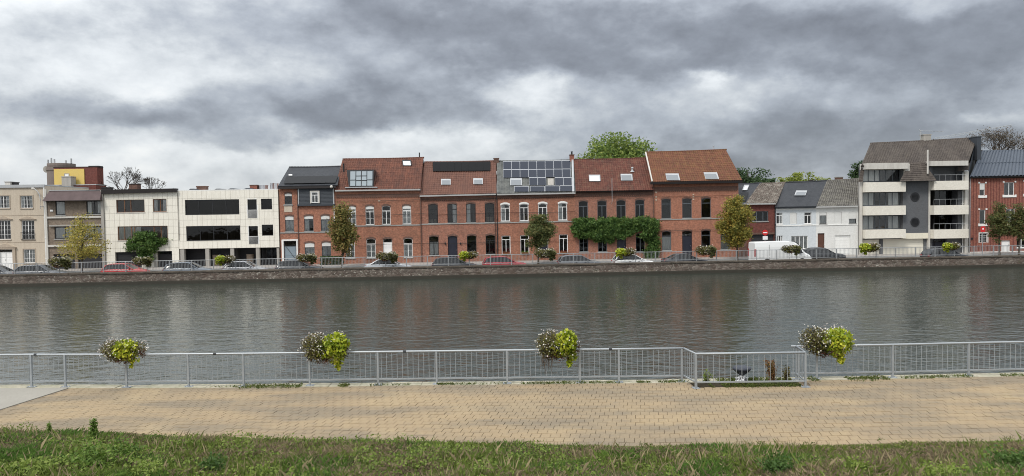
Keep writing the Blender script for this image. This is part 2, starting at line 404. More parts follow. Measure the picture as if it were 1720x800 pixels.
rooftile('tile_orange', (0.185, 0.08, 0.045), (0.14, 0.06, 0.036), (0.095, 0.043, 0.03), 0.85, moss=(0.17, 0.12, 0.045), mossamt=0.35)
rooftile('tile_brown', (0.10, 0.085, 0.075), (0.065, 0.055, 0.05), (0.14, 0.12, 0.10), 0.5)
rooftile('tile_moss', (0.21, 0.175, 0.15), (0.12, 0.10, 0.085), (0.07, 0.055, 0.045), 0.7, moss=(0.34, 0.32, 0.28), mossamt=0.7)
rooftile('tile_graymoss', (0.17, 0.16, 0.145), (0.10, 0.095, 0.088), (0.14, 0.13, 0.11), 0.4, moss=(0.25, 0.24, 0.2), mossamt=0.5)
rooftile('slate', (0.045, 0.048, 0.055), (0.035, 0.038, 0.044), (0.06, 0.062, 0.068), 0.5, rough=0.55)
rooftile('slate_gray', (0.13, 0.135, 0.13), (0.07, 0.075, 0.075), (0.17, 0.17, 0.15), 0.5, rough=0.6)
rooftile('metal_blue', (0.075, 0.09, 0.115), (0.075, 0.09, 0.115), (0.06, 0.07, 0.09), 0.3, rough=0.4)

def ground_materials():
    m, t, out = newmat('asphalt'); P = pos(t); n = t.noise(P, 0.7, 6, 0.6); n2 = t.noise(P, 30, 2, 0.6)
    c = t.mix(n, (0.05, 0.05, 0.052), (0.085, 0.083, 0.08)); princ(t, out, c, 0.9, 0.2, normal=bump(t, n2, 0.3, 0.01))
    m, t, out = newmat('sidewalk'); P = pos(t); n = t.noise(P, 0.9, 6, 0.6)
    princ(t, out, t.mix(n, (0.27, 0.25, 0.235), (0.38, 0.355, 0.33)), 0.9, 0.2)
    m, t, out = newmat('far_soil'); P = pos(t); n = t.noise(P, 0.05, 6, 0.6)
    princ(t, out, t.mix(n, (0.05, 0.07, 0.03), (0.10, 0.10, 0.06)), 0.95, 0.1)
    m, t, out = newmat('path_bed'); P = pos(t); n = t.noise(P, 3, 5, 0.6)
    princ(t, out, t.mix(n, (0.16, 0.125, 0.088), (0.24, 0.19, 0.135)), 0.95, 0.1)
    # sand-coloured pavers, worn and stained in long bands
    m, t, out = newmat('paver'); P = pos(t)
    n = t.noise(t.vmath('MULTIPLY', P, (0.22, 0.9, 1)), 1.0, 6, 0.6); n1 = t.noise(P, 0.45, 5, 0.6); n2 = t.noise(P, 22, 4, 0.7)
    vo = t.new('ShaderNodeTexVoronoi'); vo.inputs['Scale'].default_value = 3.6; t.l.new(P, vo.inputs['Vector']); cx, cy_, cz = t.sep(vo.outputs['Color'])[:]
    geo = t.new('ShaderNodeNewGeometry'); rnd = t.math('ADD', t.math('MULTIPLY', cx, 0.5), t.math('MULTIPLY', geo.outputs['Random Per Island'], 0.5))
    c = t.mix(t.maprange(n, 0.41, 0.60), (0.322, 0.245, 0.152), (0.212, 0.176, 0.128))
    c = t.mix(t.math('MULTIPLY', t.maprange(n1, 0.5, 0.72), 0.7), c, (0.38, 0.295, 0.18))
    c = t.mix(t.math('MULTIPLY', t.maprange(rnd, 0.2, 0.85), 0.35), c, (0.27, 0.207, 0.138))
    n6 = t.noise(P, 2.3, 5, 0.7); c = t.mix(t.math('MULTIPLY', t.maprange(n6, 0.55, 0.72), 0.5), c, (0.22, 0.185, 0.14))
    g = t.maprange(n2, 0.3, 0.7, 0.86, 1.12); c = t.vmath('MULTIPLY', c, t.comb(g, g, g))
    princ(t, out, c, 0.88, 0.2, normal=bump(t, n2, 0.35, 0.006))
    m, t, out = newmat('slab_concrete'); P = pos(t); n = t.noise(P, 0.8, 6, 0.65); n2 = t.noise(P, 16, 4, 0.7)
    c = t.mix(n, (0.25, 0.235, 0.205), (0.35, 0.33, 0.29)); g = t.maprange(n2, 0.3, 0.7, 0.88, 1.1)
    princ(t, out, t.vmath('MULTIPLY', c, t.comb(g, g, g)), 0.9, 0.2, normal=bump(t, n2, 0.3, 0.006))
    m, t, out = newmat('coping'); P = pos(t); n = t.noise(P, 1.7, 6, 0.65); n2 = t.noise(P, 9, 4, 0.7)
    c = t.mix(t.maprange(n, 0.35, 0.65), (0.46, 0.42, 0.34), (0.30, 0.29, 0.21)); c = t.mix(t.math('MULTIPLY', t.maprange(n2, 0.5, 0.7), 0.6), c, (0.16, 0.17, 0.08))
    princ(t, out, c, 0.95, 0.15)
    # bank soil under the grass
    m, t, out = newmat('bank_soil'); P = pos(t); n = t.noise(P, 1.2, 6, 0.65)
    princ(t, out, t.mix(n, (0.022, 0.022, 0.012), (0.06, 0.045, 0.03)), 0.95, 0.1, normal=bump(t, t.noise(P, 14, 4, 0.7), 0.6, 0.05))
    # quay wall of rubble stone with pale lichen
    m, t, out = newmat('quay_stone'); P = pos(t)
    vo = t.new('ShaderNodeTexVoronoi'); vo.inputs['Scale'].default_value = 2.6; t.l.new(t.vmath('MULTIPLY', P, (1, 1, 1.5)), vo.inputs['Vector']); cx, _, _ = t.sep(vo.outputs['Color'])[:]
    vd = t.new('ShaderNodeTexVoronoi', feature='DISTANCE_TO_EDGE'); vd.inputs['Scale'].default_value = 2.6; t.l.new(t.vmath('MULTIPLY', P, (1, 1, 1.5)), vd.inputs['Vector'])
    n = t.noise(P, 1.4, 6, 0.7); n2 = t.noise(P, 5.5, 5, 0.7); n3 = t.noise(t.vmath('MULTIPLY', P, (0.16, 0.16, 0.2)), 1.0, 4, 0.6)
    c = t.mix(cx, (0.09, 0.075, 0.065), (0.21, 0.18, 0.155)); c = t.mix(t.maprange(n, 0.4, 0.65), c, (0.10, 0.075, 0.062))
    c = t.mix(t.math('MULTIPLY', t.maprange(vd.outputs['Distance'], 0.0, 0.05, 1, 0), 0.5), c, (0.05, 0.045, 0.04))
    lich = t.math('MULTIPLY', t.maprange(n2, 0.575, 0.63), t.maprange(n3, 0.34, 0.60))
    c = t.mix(t.math('MULTIPLY', lich, 0.65), c, (0.50, 0.48, 0.42)); n7 = t.noise(P, 2.2, 4, 0.7)
    c = t.mix(t.math('MULTIPLY', t.maprange(n7, 0.58, 0.7), 0.3), c, (0.07, 0.085, 0.035))
    princ(t, out, c, 0.95, 0.15, normal=bump(t, vd.outputs['Distance'], 0.5, 0.15))
    m, t, out = newmat('quay_footing'); P = pos(t); n = t.noise(P, 1.0, 6, 0.7)
    princ(t, out, t.mix(n, (0.018, 0.017, 0.012), (0.045, 0.04, 0.03)), 0.7, 0.3)
    # galvanised railing
    m, t, out = newmat('galvanised'); P = pos(t); n = t.noise(P, 3, 6, 0.7); n2 = t.noise(P, 25, 3, 0.6)
    c = t.mix(n, (0.29, 0.315, 0.335), (0.42, 0.445, 0.465)); c = t.mix(t.math('MULTIPLY', t.maprange(n2, 0.6, 0.75), 0.35), c, (0.22, 0.20, 0.18))
    princ(t, out, c, t.maprange(n, 0.3, 0.7, 0.42, 0.62), 0.5, 0.45)
    # canal water: murky, short wind ripples
    m, t, out = newmat('water'); P = pos(t)
    a = t.noise(t.vmath('MULTIPLY', P, (0.85, 1.25, 1)), 1.0, 2, 0.5, 0.6)
    b = t.noise(t.vmath('MULTIPLY', P, (2.2, 3.4, 1)), 1.0, 3, 0.55, 0.6)
    gust = t.noise(t.vmath('MULTIPLY', P, (0.05, 0.09, 1)), 1.0, 4, 0.6)
    h = t.math('ADD', t.math('MULTIPLY', a, 1.0), t.math('MULTIPLY', b, 0.55))
    bn = t.new('ShaderNodeBump'); t.l.new(h, bn.inputs['Height']); bn.inputs['Distance'].default_value = 0.058
    t.l.new(t.maprange(gust, 0.3, 0.7, 0.55, 1.0), bn.inputs['Strength'])
    p = princ(t, out, t.mix(gust, (0.028, 0.037, 0.030), (0.037, 0.045, 0.036)), 0.06, 0.5, normal=bn.outputs[0]); p.inputs['IOR'].default_value = 1.33
ground_materials()

# ------------------------------------------------------------------ the setting
WA = math.atan(0.055); WU = Vector((math.cos(WA), math.sin(WA), 0)); WN = Vector((-math.sin(WA), math.cos(WA), 0)); W0 = Vector((0, 71.0, 0))
def WPt(s, off, z): return W0 + WU * s + WN * off + Vector((0, 0, z))
def W_s(px, py, off=0.0):
    d = ray(px, py); t = ((W0 - C0).dot(WN) + off) / d.dot(WN); P = C0 + d * t
    return (P - W0).dot(WU), P.z
def sheet(name, pts, mat):
    b = MB(); b.poly(pts); o = b.build(name, mat, recalc=False); o['kind'] = 'structure'; return o
# land behind the houses out to the horizon
sheet('ground', [WPt(-3000, 0.75, -0.31), WPt(3000, 0.75, -0.31), (3200, 5000, -0.31), (-3200, 5000, -0.31)], 'far_soil')
sheet('street', [WPt(-260, 0.78, STREETZ), WPt(260, 0.78, STREETZ), FWorld(260, -4.2, STREETZ), FWorld(-260, -4.2, STREETZ)], 'asphalt')
def sidewalk():
    b = MB(); p = [FWorld(-260, -4.2, -0.33), FWorld(260, -4.2, -0.33), FWorld(260, 0.6, -0.33), FWorld(-260, 0.6, -0.33)]
    b.hexa(p + [q + Vector((0, 0, 0.33 + BASEZ + 0.004)) for q in p]); o = b.build('pavement', 'sidewalk'); o['kind'] = 'structure'
    k = MB(); p = [FWorld(-260, -4.36, -0.33), FWorld(260, -4.36, -0.33), FWorld(260, -4.203, -0.33), FWorld(-260, -4.203, -0.33)]
    k.hexa(p + [q + Vector((0, 0, 0.33 + BASEZ + 0.001)) for q in p]); o = k.build('kerb', 'stone_sill'); o['kind'] = 'structure'
sidewalk()
# water
def water():
    b = MB(); b.poly([(-600, 20, WATERZ), (600, 20, WATERZ), (600, 112, WATERZ), (-600, 112, WATERZ)]); o = b.build('canal_water', 'water', recalc=False); o['kind'] = 'structure'
water()

def quay_wall():
    r = empty('quay_wall', WPt(0, 0, WATERZ), WA)
    tag(r, 'long dark rubble stone quay wall spotted with pale lichen along the far bank', 'wall')
    top = 0.50 - WATERZ; S = 300
    b = MB(); n = 240; rows = [0.0, 0.3, 0.55, 0.8, top - 0.13]
    # slightly uneven battered face
    grid = []
    for iz, z in enumerate(rows):
        grid.append([(-S + 2 * S * i / n, 0.02 - 0.05 * (1 - z / top) + random.uniform(-0.02, 0.02), z - (0.6 if iz == 0 else 0)) for i in range(n + 1)])
    for iz in range(len(rows) - 1):
        for i in range(n): b.quad(grid[iz][i], grid[iz][i + 1], grid[iz + 1][i + 1], grid[iz + 1][i])
    b.quad((-S, 0.7, -0.5), (S, 0.7, -0.5), (S, 0.7, top - 0.13), (-S, 0.7, top - 0.13))
    b.build('wall_face', 'quay_stone', r, recalc=False)
    # coping stones
    k = 0; x = -75.0; proto = {}
    c = MB(); c.box(-S, -0.05, top - 0.13, -75.01, 0.74, top); c.box(75.01, -0.05, top - 0.13, S, 0.74, top); c.build('coping_run', 'coping_stone', r)
    while x < 75:
        L = random.choice((1.6, 1.9, 2.2)); L = min(L, 75 - x)
        c = MB(); dz = random.uniform(-0.015, 0.012); c.box(x + 0.008, -0.05 + random.uniform(-.01, .01), top - 0.13, x + L - 0.008, 0.74, top + dz); c.build('coping_stone', 'coping_stone', r); x += L
    f = MB(); f.hexa([(-S, -0.45, -0.8), (S, -0.45, -0.8), (S, 0.1, -0.8), (-S, 0.1, -0.8), (-S, -0.32, 0.26), (S, -0.32, 0.26), (S, 0.1, 0.30), (-S, 0.1, 0.30)]); f.build('footing', 'quay_footing', r)
plain('coping_stone', (0.10, 0.085, 0.07), 0.9, 0.15, var=0.45, scale=1.8)
quay_wall()

# ------------------------------------------------------------------ near quay: path, pavers, bank
RX = np.array([-40, -24, -15.85, -12.6, -8.7, -4.3, 0, 3.45, 5.44, 9.84, 12.3, 14.8, 24, 45.0]); RY = np.array([25.4, 24.6, 24.25, 24.0, 23.86, 23.82, 23.74, 23.67, 23.64, 23.68, 23.72, 23.83, 24.0, 24.3])
GX = np.array([-45, -30, -20, -13.7, -11.85, -10.1, -8.4, -5.3, -2.3, 0.57, 3.35, 6.1, 8.9, 12.0, 20, 45.0]); GY = np.array([23.3, 22.3, 21.0, 19.85, 19.37, 19.02, 18.73, 18.28, 17.9, 17.58, 17.35, 17.27, 17.31, 17.39, 17.6, 18.2]) - np.array([.7, .7, .65, .62, .5, .42, .36, .34, .34, .36, .36, .36, .36, .36, .36, .36])
def railY(x): return float(np.interp(x, RX, RY))
def grassY(x): return np.interp(x, GX, GY)
QEDGE = 0.30
def near_quay():
    xs = np.linspace(-120, 120, 121); b = MB()
    for x0, x1 in zip(xs[:-1], xs[1:]):
        ya, yb = railY(x0) + QEDGE - 0.002, railY(x1) + QEDGE - 0.002
        b.quad((x0, 2, -0.018), (x1, 2, -0.018), (x1, yb, -0.018), (x0, ya, -0.018))
        b.quad((x0, ya, -0.018), (x1, yb, -0.018), (x1, yb, -2), (x0, ya, -2))
    o = b.build('quay_ground', 'path_bed', recalc=False); o['kind'] = 'structure'
    # coping stones of the near edge
    o = empty('quay_edge'); o['kind'] = 'structure'; x = -48.0
    tag(o, kind='structure')
    while x < 48:
        L = 1.0; x1 = x + L - 0.012; c = MB(); w = -0.17; dz = random.uniform(-.012, .006)
        p = [(x, railY(x) + w), (x1, railY(x1) + w), (x1, railY(x1) + QEDGE + .03), (x, railY(x) + QEDGE + .03)]
        c.hexa([(a, d, -0.35) for a, d in p] + [(a, d, 0.0 + dz) for a, d in p]); c.build('coping_stone', 'coping', o); x += L
near_quay()

def pavers():
    root = empty('path'); root['kind'] = 'structure'
    NR = 20; W = 0.245; SH = 0.18; J = 0.0042; items = []
    def P(x, v):
        xa = x; yr = railY(xa) - 0.18; yg = grassY(xa) - 0.25
        y = yr * (1 - v) + yg * v; return (xa + SH * (y - 20.0), y)
    slabx = lambda y: -14.6 - (23.9 - y) * 0.157
    for r in range(NR):
        v0, v1 = r / NR, (r + 1) / NR
        n0 = int(-27 / W); n1 = int(27 / W)
        for i in range(n0, n1):
            x = (i + (0.5 if r % 2 else 0.0)) * W
            if abs(x) > 15 and rng.random() < 0: continue
            xa = x + J + random.uniform(-.004, .004); xb = x + W - J + random.uniform(-.004, .004); g = 0.0016
            q = [P(xa, v1 - g), P(xb, v1 - g), P(xb, v0 + g), P(xa, v0 + g)]
            cx = sum(a for a, _ in q) / 4; cyy = sum(a for _, a in q) / 4
            if cx < slabx(cyy) + 0.13: continue
            bay = 5.5 < cx < 9.15 and cyy > 22.75
            if bay: continue
            items.append((q, cyy, cx))
    def verts(q, dz, tx, ty):
        cx = sum(a for a, _ in q) / 4; cyy = sum(a for _, a in q) / 4
        lo = [(a, d, -0.045) for a, d in q]; mid = [(a, d, -0.007 + dz) for a, d in q]
        top = [(cx + (a - cx) * 0.955, cyy + (d - cyy) * 0.965, dz + (a - cx) * tx + (d - cyy) * ty) for a, d in q]
        return lo, mid, top
    order = sorted(range(len(items)), key=lambda i: items[i][1] + (50 if abs(items[i][2]) > 11.5 else 0) + (50 if items[i][1] < grassY(items[i][2]) + 0.05 else 0))
    single = set(order[:300]); mb = MB()
    for i, (q, _, _) in enumerate(items):
        lo, mid, top = verts(q, random.uniform(-.004, .004), random.uniform(-.02, .02), random.uniform(-.02, .02))
        b = MB() if i in single else mb; k = len(b.v); b.v += lo + mid + top
        for a in (0, 4):
            for j in range(4):
                j2 = (j + 1) % 4; b.f.append((k + a + j, k + a + j2, k + a + 4 + j2, k + a + 4 + j))
        b.f.append((k + 8, k + 9, k + 10, k + 11))
        if i in single: b.build('paver', 'paver', root, recalc=False)
    mb.build('paver_field', 'paver', root, kind='stuff', recalc=False)
    # concrete slab at the west end
    ys = np.linspace(19.0, 24.6, 8)
    b = MB(); pts = [(slabx(24.12), 24.05), (slabx(19.2), 19.2), (-48, 19.2), (-48, railY(-48) - 0.19), (-30, railY(-30) - .19), (-20, railY(-20) - .19), (-16, railY(-16) - .19)]
    lo = [(a, d, -0.06) for a, d in pts]; hi = [(a, d, 0.006) for a, d in pts]; n = len(pts); b.poly(hi)
    for j in range(n): b.quad(lo[j], lo[(j + 1) % n], hi[(j + 1) % n], hi[j])
    o = b.build('concrete_slab', 'slab_concrete'); o['kind'] = 'structure'
pavers()

def bankz(x, y):
    d = grassY(x) - y
    return np.where(d < 0, 0.0, 0.02 + 0.16 * np.clip(d, 0, 1) + 0.20 * np.clip(d - 1, 0, 12)) + 0.06 * np.sin(x * 0.9 + y * 0.7) * np.clip(d - .6, 0, 1) + 0.05 * np.sin(x * 2.3 - y * 1.9) * np.clip(d - .6, 0, 1)
def vnoise(x, y, s, seed):
    r = np.random.default_rng(seed); g = r.random((64, 64)); u = (x * s) % 64; v = (y * s) % 64
    i = np.floor(u).astype(int) % 64; j = np.floor(v).astype(int) % 64; fu = u - np.floor(u); fv = v - np.floor(v); fu = fu * fu * (3 - 2 * fu); fv = fv * fv * (3 - 2 * fv)
    a = g[i, j]; b = g[(i + 1) % 64, j]; c = g[i, (j + 1) % 64]; d = g[(i + 1) % 64, (j + 1) % 64]
    return (a * (1 - fu) + b * fu) * (1 - fv) + (c * (1 - fu) + d * fu) * fv
def bank():
    b = MB(); xs = np.linspace(-60, 60, 241); ds = [-0.06, 0, .15, .35, .6, 1, 1.5, 2, 2.6, 3.2, 4, 5, 6.5, 8, 10, 14]
    V = []
    for x in xs:
        for d in ds: y = grassY(x) - d; V.append((x, float(y), float(bankz(x, y)) - (0.03 if d <= 0 else 0)))
    n = len(ds); b.v = V
    for i in range(len(xs) - 1):
        for j in range(n - 1): b.f.append((i * n + j, i * n + j + 1, (i + 1) * n + j + 1, (i + 1) * n + j))
    o = b.build('grass_bank', 'bank_soil', smooth=True); o['kind'] = 'structure'
bank()

def color_mesh(name, V, nper, cols, mat, parent=None, kind=None):
    me = np_mesh(name, V, nper); ca = me.color_attributes.new('Col', 'FLOAT_COLOR', 'POINT')
    c = np.ones((len(V) * nper, 4), dtype=np.float32); c[:, :3] = np.repeat(cols, nper, axis=0); ca.data.foreach_set('color', c.ravel())
    return link(name, me, mat, parent, kind)
def vcolmat(name, trans=0.3, rough=0.6):
    m, t, out = newmat(name); a = t.new('ShaderNodeVertexColor'); a.layer_name = 'Col'
    d = t.new('ShaderNodeBsdfPrincipled'); t.l.new(a.outputs[0], d.inputs['Base Color']); d.inputs['Roughness'].default_value = rough; d.inputs['Specular IOR Level'].default_value = 0.2
    tr = t.new('ShaderNodeBsdfTranslucent'); t.l.new(a.outputs[0], tr.inputs[0]); ms = t.new('ShaderNodeMixShader'); ms.inputs[0].default_value = trans
    t.l.new(d.outputs[0], ms.inputs[1]); t.l.new(tr.outputs[0], ms.inputs[2]); t.l.new(ms.outputs[0], out.inputs[0])
vcolmat('grass_blade')
def blades(x, y, z, h, w, lean):
    n = len(x); a = rng.uniform(0, 2 * np.pi, n); t = rng.uniform(0, 2 * np.pi, n)
    P = np.stack([x, y, z], 1); dx = np.stack([np.cos(a), np.sin(a), np.zeros(n)], 1) * (w / 2)[:, None]
    L = np.stack([np.cos(t), np.sin(t), np.zeros(n)], 1) * (h * lean)[:, None]; up = np.zeros((n, 3)); up[:, 2] = h
    m = P + up * 0.55 + L * 0.35; tip = P + up * np.sqrt(np.clip(1 - lean ** 2 * 0.6, .1, 1))[:, None] + L
    return np.stack([P - dx, P + dx, m + dx * 0.8, tip], 1)
def grass():
    N = 310000
    x = rng.uniform(-17.5, 16.5, N); d = rng.uniform(0, 1, N) ** 0.9 * 8.0 - 0.06; y = grassY(x) - d
    z = bankz(x, y)
    dry = vnoise(x + 40, y, 0.55, 1) * 0.5 + vnoise(x + 40, y + 9, 1.5, 2) * 0.3 + vnoise(x + 40, y, 5.0, 3) * 0.2
    # the verge beside the path is greener, the slope below it has strawy patches
    dry = dry + 0.13 * np.exp(-((d - 2.2) / 1.3) ** 2) - 0.16 * np.exp(-(d / 0.75) ** 2) + 0.05 * np.clip((x + 5) / 10, -1, 1) * (d > 1)
    lush = vnoise(x + 70, y + 3, 0.9, 5)
    tall = vnoise(x + 20, y + 5, 1.1, 6)
    h = (0.07 + 0.11 * tall + 0.12 * np.clip(lush - 0.55, 0, 1)) * rng.uniform(0.5, 1.5, N) * np.clip(0.38 + d * 0.9, 0.38, 1.0)
    V = blades(x, y, z - 0.01, h, rng.uniform(0.008, 0.02, N), rng.uniform(0.2, 1.1, N))
    g1 = np.array([0.105, 0.165, 0.03]); g2 = np.array([0.215, 0.265, 0.06]); g3 = np.array([0.065, 0.145, 0.028]); s1 = np.array([0.36, 0.29, 0.18]); s2 = np.array([0.18, 0.135, 0.09])
    k = rng.random(N)[:, None]; g = g1 * (1 - k) + g2 * k; lu = np.clip((lush - 0.5) * 4, 0, 1)[:, None]; g = g * (1 - lu * 0.7) + g3 * 1.25 * lu * 0.7
    k2 = rng.random(N)[:, None]; s = s1 * (1 - k2) + s2 * k2
    f = 1 / (1 + np.exp(-(dry - 0.605) * 13)); pick = (rng.random(N) < np.clip(f * 0.85 + 0.07, 0, 1))[:, None]
    c = np.where(pick, s, g) * rng.uniform(0.55, 1.3, N)[:, None]
    # longer seed stalks stand above the sward here and there
    T = 9000; x3 = rng.uniform(-17, 16.5, T); d3 = rng.uniform(.05, 7.5, T); y3 = grassY(x3) - d3; kp = vnoise(x3 + 11, y3 + 40, .8, 31) * .6 + vnoise(x3 + 3, y3, 3.0, 32) * .4 > .52; x3, y3, d3 = x3[kp], y3[kp], d3[kp]; T = len(x3)
    V3 = blades(x3, y3, bankz(x3, y3), rng.uniform(.14, .42, T) * np.clip(.35 + d3 * .5, .35, 1), rng.uniform(.006, .012, T), rng.uniform(.1, .6, T)); c3 = np.where(rng.random(T)[:, None] < .55, np.array([[.38, .31, .18]]), np.array([[.16, .21, .05]])) * rng.uniform(.6, 1.2, T)[:, None]
    V = np.concatenate([V, V3]); c = np.concatenate([c, c3])
    # broad-leaved ground cover in lush clumps between the blades
    M = 40000; x2 = rng.uniform(-16.5, 16.5, M); d2 = rng.uniform(0.15, 6.6, M); y2 = grassY(x2) - d2
    cl = vnoise(x2 + 33, y2 + 12, 1.6, 21) * .6 + vnoise(x2 + 33, y2 + 2, 0.45, 22) * .4 + .10 * np.clip(-x2 / 8, -1, 1) + 0.03 * (d2 - 3); k = cl > .61; x2, y2, cl = x2[k], y2[k], cl[k]
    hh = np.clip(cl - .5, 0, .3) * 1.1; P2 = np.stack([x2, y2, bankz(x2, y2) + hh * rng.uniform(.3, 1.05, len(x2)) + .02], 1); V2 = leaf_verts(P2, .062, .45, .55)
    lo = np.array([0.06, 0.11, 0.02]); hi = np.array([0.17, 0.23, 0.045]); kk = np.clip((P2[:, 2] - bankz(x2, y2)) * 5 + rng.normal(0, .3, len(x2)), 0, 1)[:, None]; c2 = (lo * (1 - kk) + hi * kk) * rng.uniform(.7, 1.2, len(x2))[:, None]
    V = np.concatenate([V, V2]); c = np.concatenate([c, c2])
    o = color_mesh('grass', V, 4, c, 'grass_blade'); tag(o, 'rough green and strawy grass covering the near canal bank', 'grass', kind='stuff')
grass()

leafmat('weed_leaf', [(0.07, 0.13, 0.022), (0.11, 0.185, 0.03), (0.17, 0.25, 0.05)], 0.35)
leafmat('weed_leaf_light', [(0.12, 0.18, 0.03), (0.19, 0.26, 0.045), (0.26, 0.31, 0.08)], 0.35)
leafmat('weed_leaf_dark', [(0.045, 0.095, 0.02), (0.07, 0.13, 0.028), (0.10, 0.17, 0.04)], 0.35)
plain('stem_green', (0.06, 0.09, 0.03), 0.8)
plain('stem_brown', (0.09, 0.06, 0.04), 0.9)
def bankpoint(px, py):
    d = ray(px, py); t = 8.0
    for _ in range(400):
        t += 0.04; P = C0 + d * t
        if P.z <= float(bankz(P.x, P.y)): break
    return Vector((P.x, P.y, float(bankz(P.x, P.y))))
def weed(px, py, w, h, label, mat='weed_leaf', n=420, leaf=0.07, spire=False):
    P = bankpoint(px, py); r = empty('weed_plant', P); tag(r, label, 'weed', 'weeds on the grass bank')
    b = MB(); pts = []
    stems = 9 if not spire else 3
    for i in range(stems):
        a = rng.uniform(0, 6.28); rad = w / 2 * math.sqrt(rng.random()) * (0.3 if spire else 1.0); hh = h * rng.uniform(0.6, 1.0) * (1 - 0.45 * (rad / (w / 2)) ** 2)
        tip = Vector((math.cos(a) * rad, math.sin(a) * rad, hh)); mid = Vector((tip.x * .35, tip.y * .35, hh * .5))
        b.tube([(tip.x * .1, tip.y * .1, -0.03), mid, tip], [0.008, 0.006, 0.003], 4)
        for k in range(n // stems):
            f = rng.uniform(0.12, 1.02); c = mid * (f * 2) if f < .5 else mid + (tip - mid) * (f * 2 - 1)
            sp = (w * 0.16) * (1.15 - f * (0.85 if spire else 0.3)); pts.append((c.x + rng.normal() * sp, c.y + rng.normal() * sp, max(0.0, c.z + rng.normal() * 0.03)))
    b.build('stem', 'stem_green', r); me = np_mesh('leaves', leaf_verts(np.array(pts), leaf, 0.5, 0.55), 4); link('foliage', me, mat, r)
def weeds():
    weed(84, 736, 0.28, 0.42, 'upright bushy weed at the path edge, first from the concrete slab', 'weed_leaf', 260, 0.06, True)
    weed(158, 750, 0.42, 0.62, 'tallest pointed weed at the path edge in front of the first near flower basket', 'weed_leaf', 420, 0.07, True)
    weed(152, 792, 0.85, 0.6, 'broad bright green weed clump low on the bank below the pointed weed', 'weed_leaf', 800, 0.075)
    weed(208, 778, 0.55, 0.55, 'leafy green weed clump just east of the broad one below the pointed weed', 'weed_leaf', 600, 0.07)
    weed(60, 800, 0.8, 0.35, 'pale green weed patch low on the bank below the concrete slab', 'weed_leaf_light', 700, 0.07)
    weed(245, 806, 0.7, 0.32, 'yellowish green weed patch at the bottom edge below the first flower basket', 'weed_leaf_light', 600, 0.06)
    weed(358, 800, 0.5, 0.46, 'dark rounded weed clump standing alone on the bank', 'weed_leaf_dark', 650, 0.06)
    weed(440, 806, 0.6, 0.30, 'light green low weeds at the bottom edge below the second flower basket', 'weed_leaf_light', 500, 0.06)
    weed(690, 770, 0.5, 0.22, 'faint low weed in the dry part of the bank', 'weed_leaf', 350, 0.05)
    weed(686, 757, 0.14, 0.34, 'single thin weed sprig standing up against the pavers', 'weed_leaf', 60, 0.04, True)
    weed(1305, 802, 0.65, 0.48, 'deep green weed clump on the bank below the railing bay', 'weed_leaf_dark', 700, 0.07)
    weed(1440, 796, 0.5, 0.30, 'pale leafy weed on the bank below the fourth flower basket', 'weed_leaf_light', 450, 0.06)
    weed(1585, 806, 0.85, 0.34, 'wide light green weed patch low on the bank towards the east', 'weed_leaf_light', 800, 0.065)
    weed(1695, 796, 0.75, 0.50, 'big dark leafy weed at the east end of the bank', 'weed_leaf_dark', 800, 0.08)
weeds()
def joint_weeds():
    """moss and grass that grow from the coping joints and paver edges"""
    px = []; 
    spots = [(400, 520, 0.14, 900), (518, 620, 0.12, 900), (700, 760, 0.05, 250), (860, 1150, 0.07, 900), (1180, 1340, 0.34, 3200), (1355, 1500, 0.16, 1100), (1500, 1720, 0.08, 700), (620, 860, 0.04, 300), (300, 400, 0.03, 120)]
    X = []; Y = []
    for a, b, w, n in spots:
        x = rng.uniform((a - 860) * 23.8 / FPX, (b - 860) * 23.8 / FPX, n)
        k = vnoise(x + 30, x * 0 + 2, 2.2, 11) > 0.42; x = x[k]
        y = np.interp(x, RX, RY) + rng.normal(0, w, len(x)) - 0.08
        if a == 1180: y = rng.uniform(22.66, 23.9, len(x)); x = np.clip(x, 5.55, 9.05)
        X.append(x); Y.append(np.minimum(y, np.interp(x, RX, RY) + QEDGE))
    # a few tufts in the paver field and along the grass line
    for _ in range(45):
        cx = rng.uniform(-13, 13.5); cy_ = grassY(cx) + abs(rng.normal()) * 0.18; n = rng.integers(5, 16); X.append(cx + rng.normal(0, .05, n)); Y.append(cy_ + rng.normal(0, .03, n))
    X = np.concatenate(X); Y = np.concatenate(Y); n = len(X)
    V = blades(X, Y, np.full(n, -0.005), rng.uniform(0.03, 0.11, n), rng.uniform(.008, .018, n), rng.uniform(.3, 1.2, n))
    c = np.array([0.08, 0.12, 0.03]) * rng.uniform(.6, 1.5, n)[:, None] + np.array([0.05, 0.02, 0.005]) * rng.random(n)[:, None]
    tag(color_mesh('joint_grass', V, 4, c, 'grass_blade'), 'tufts of grass growing from the quay edge joints', 'grass', kind='stuff')
joint_weeds()

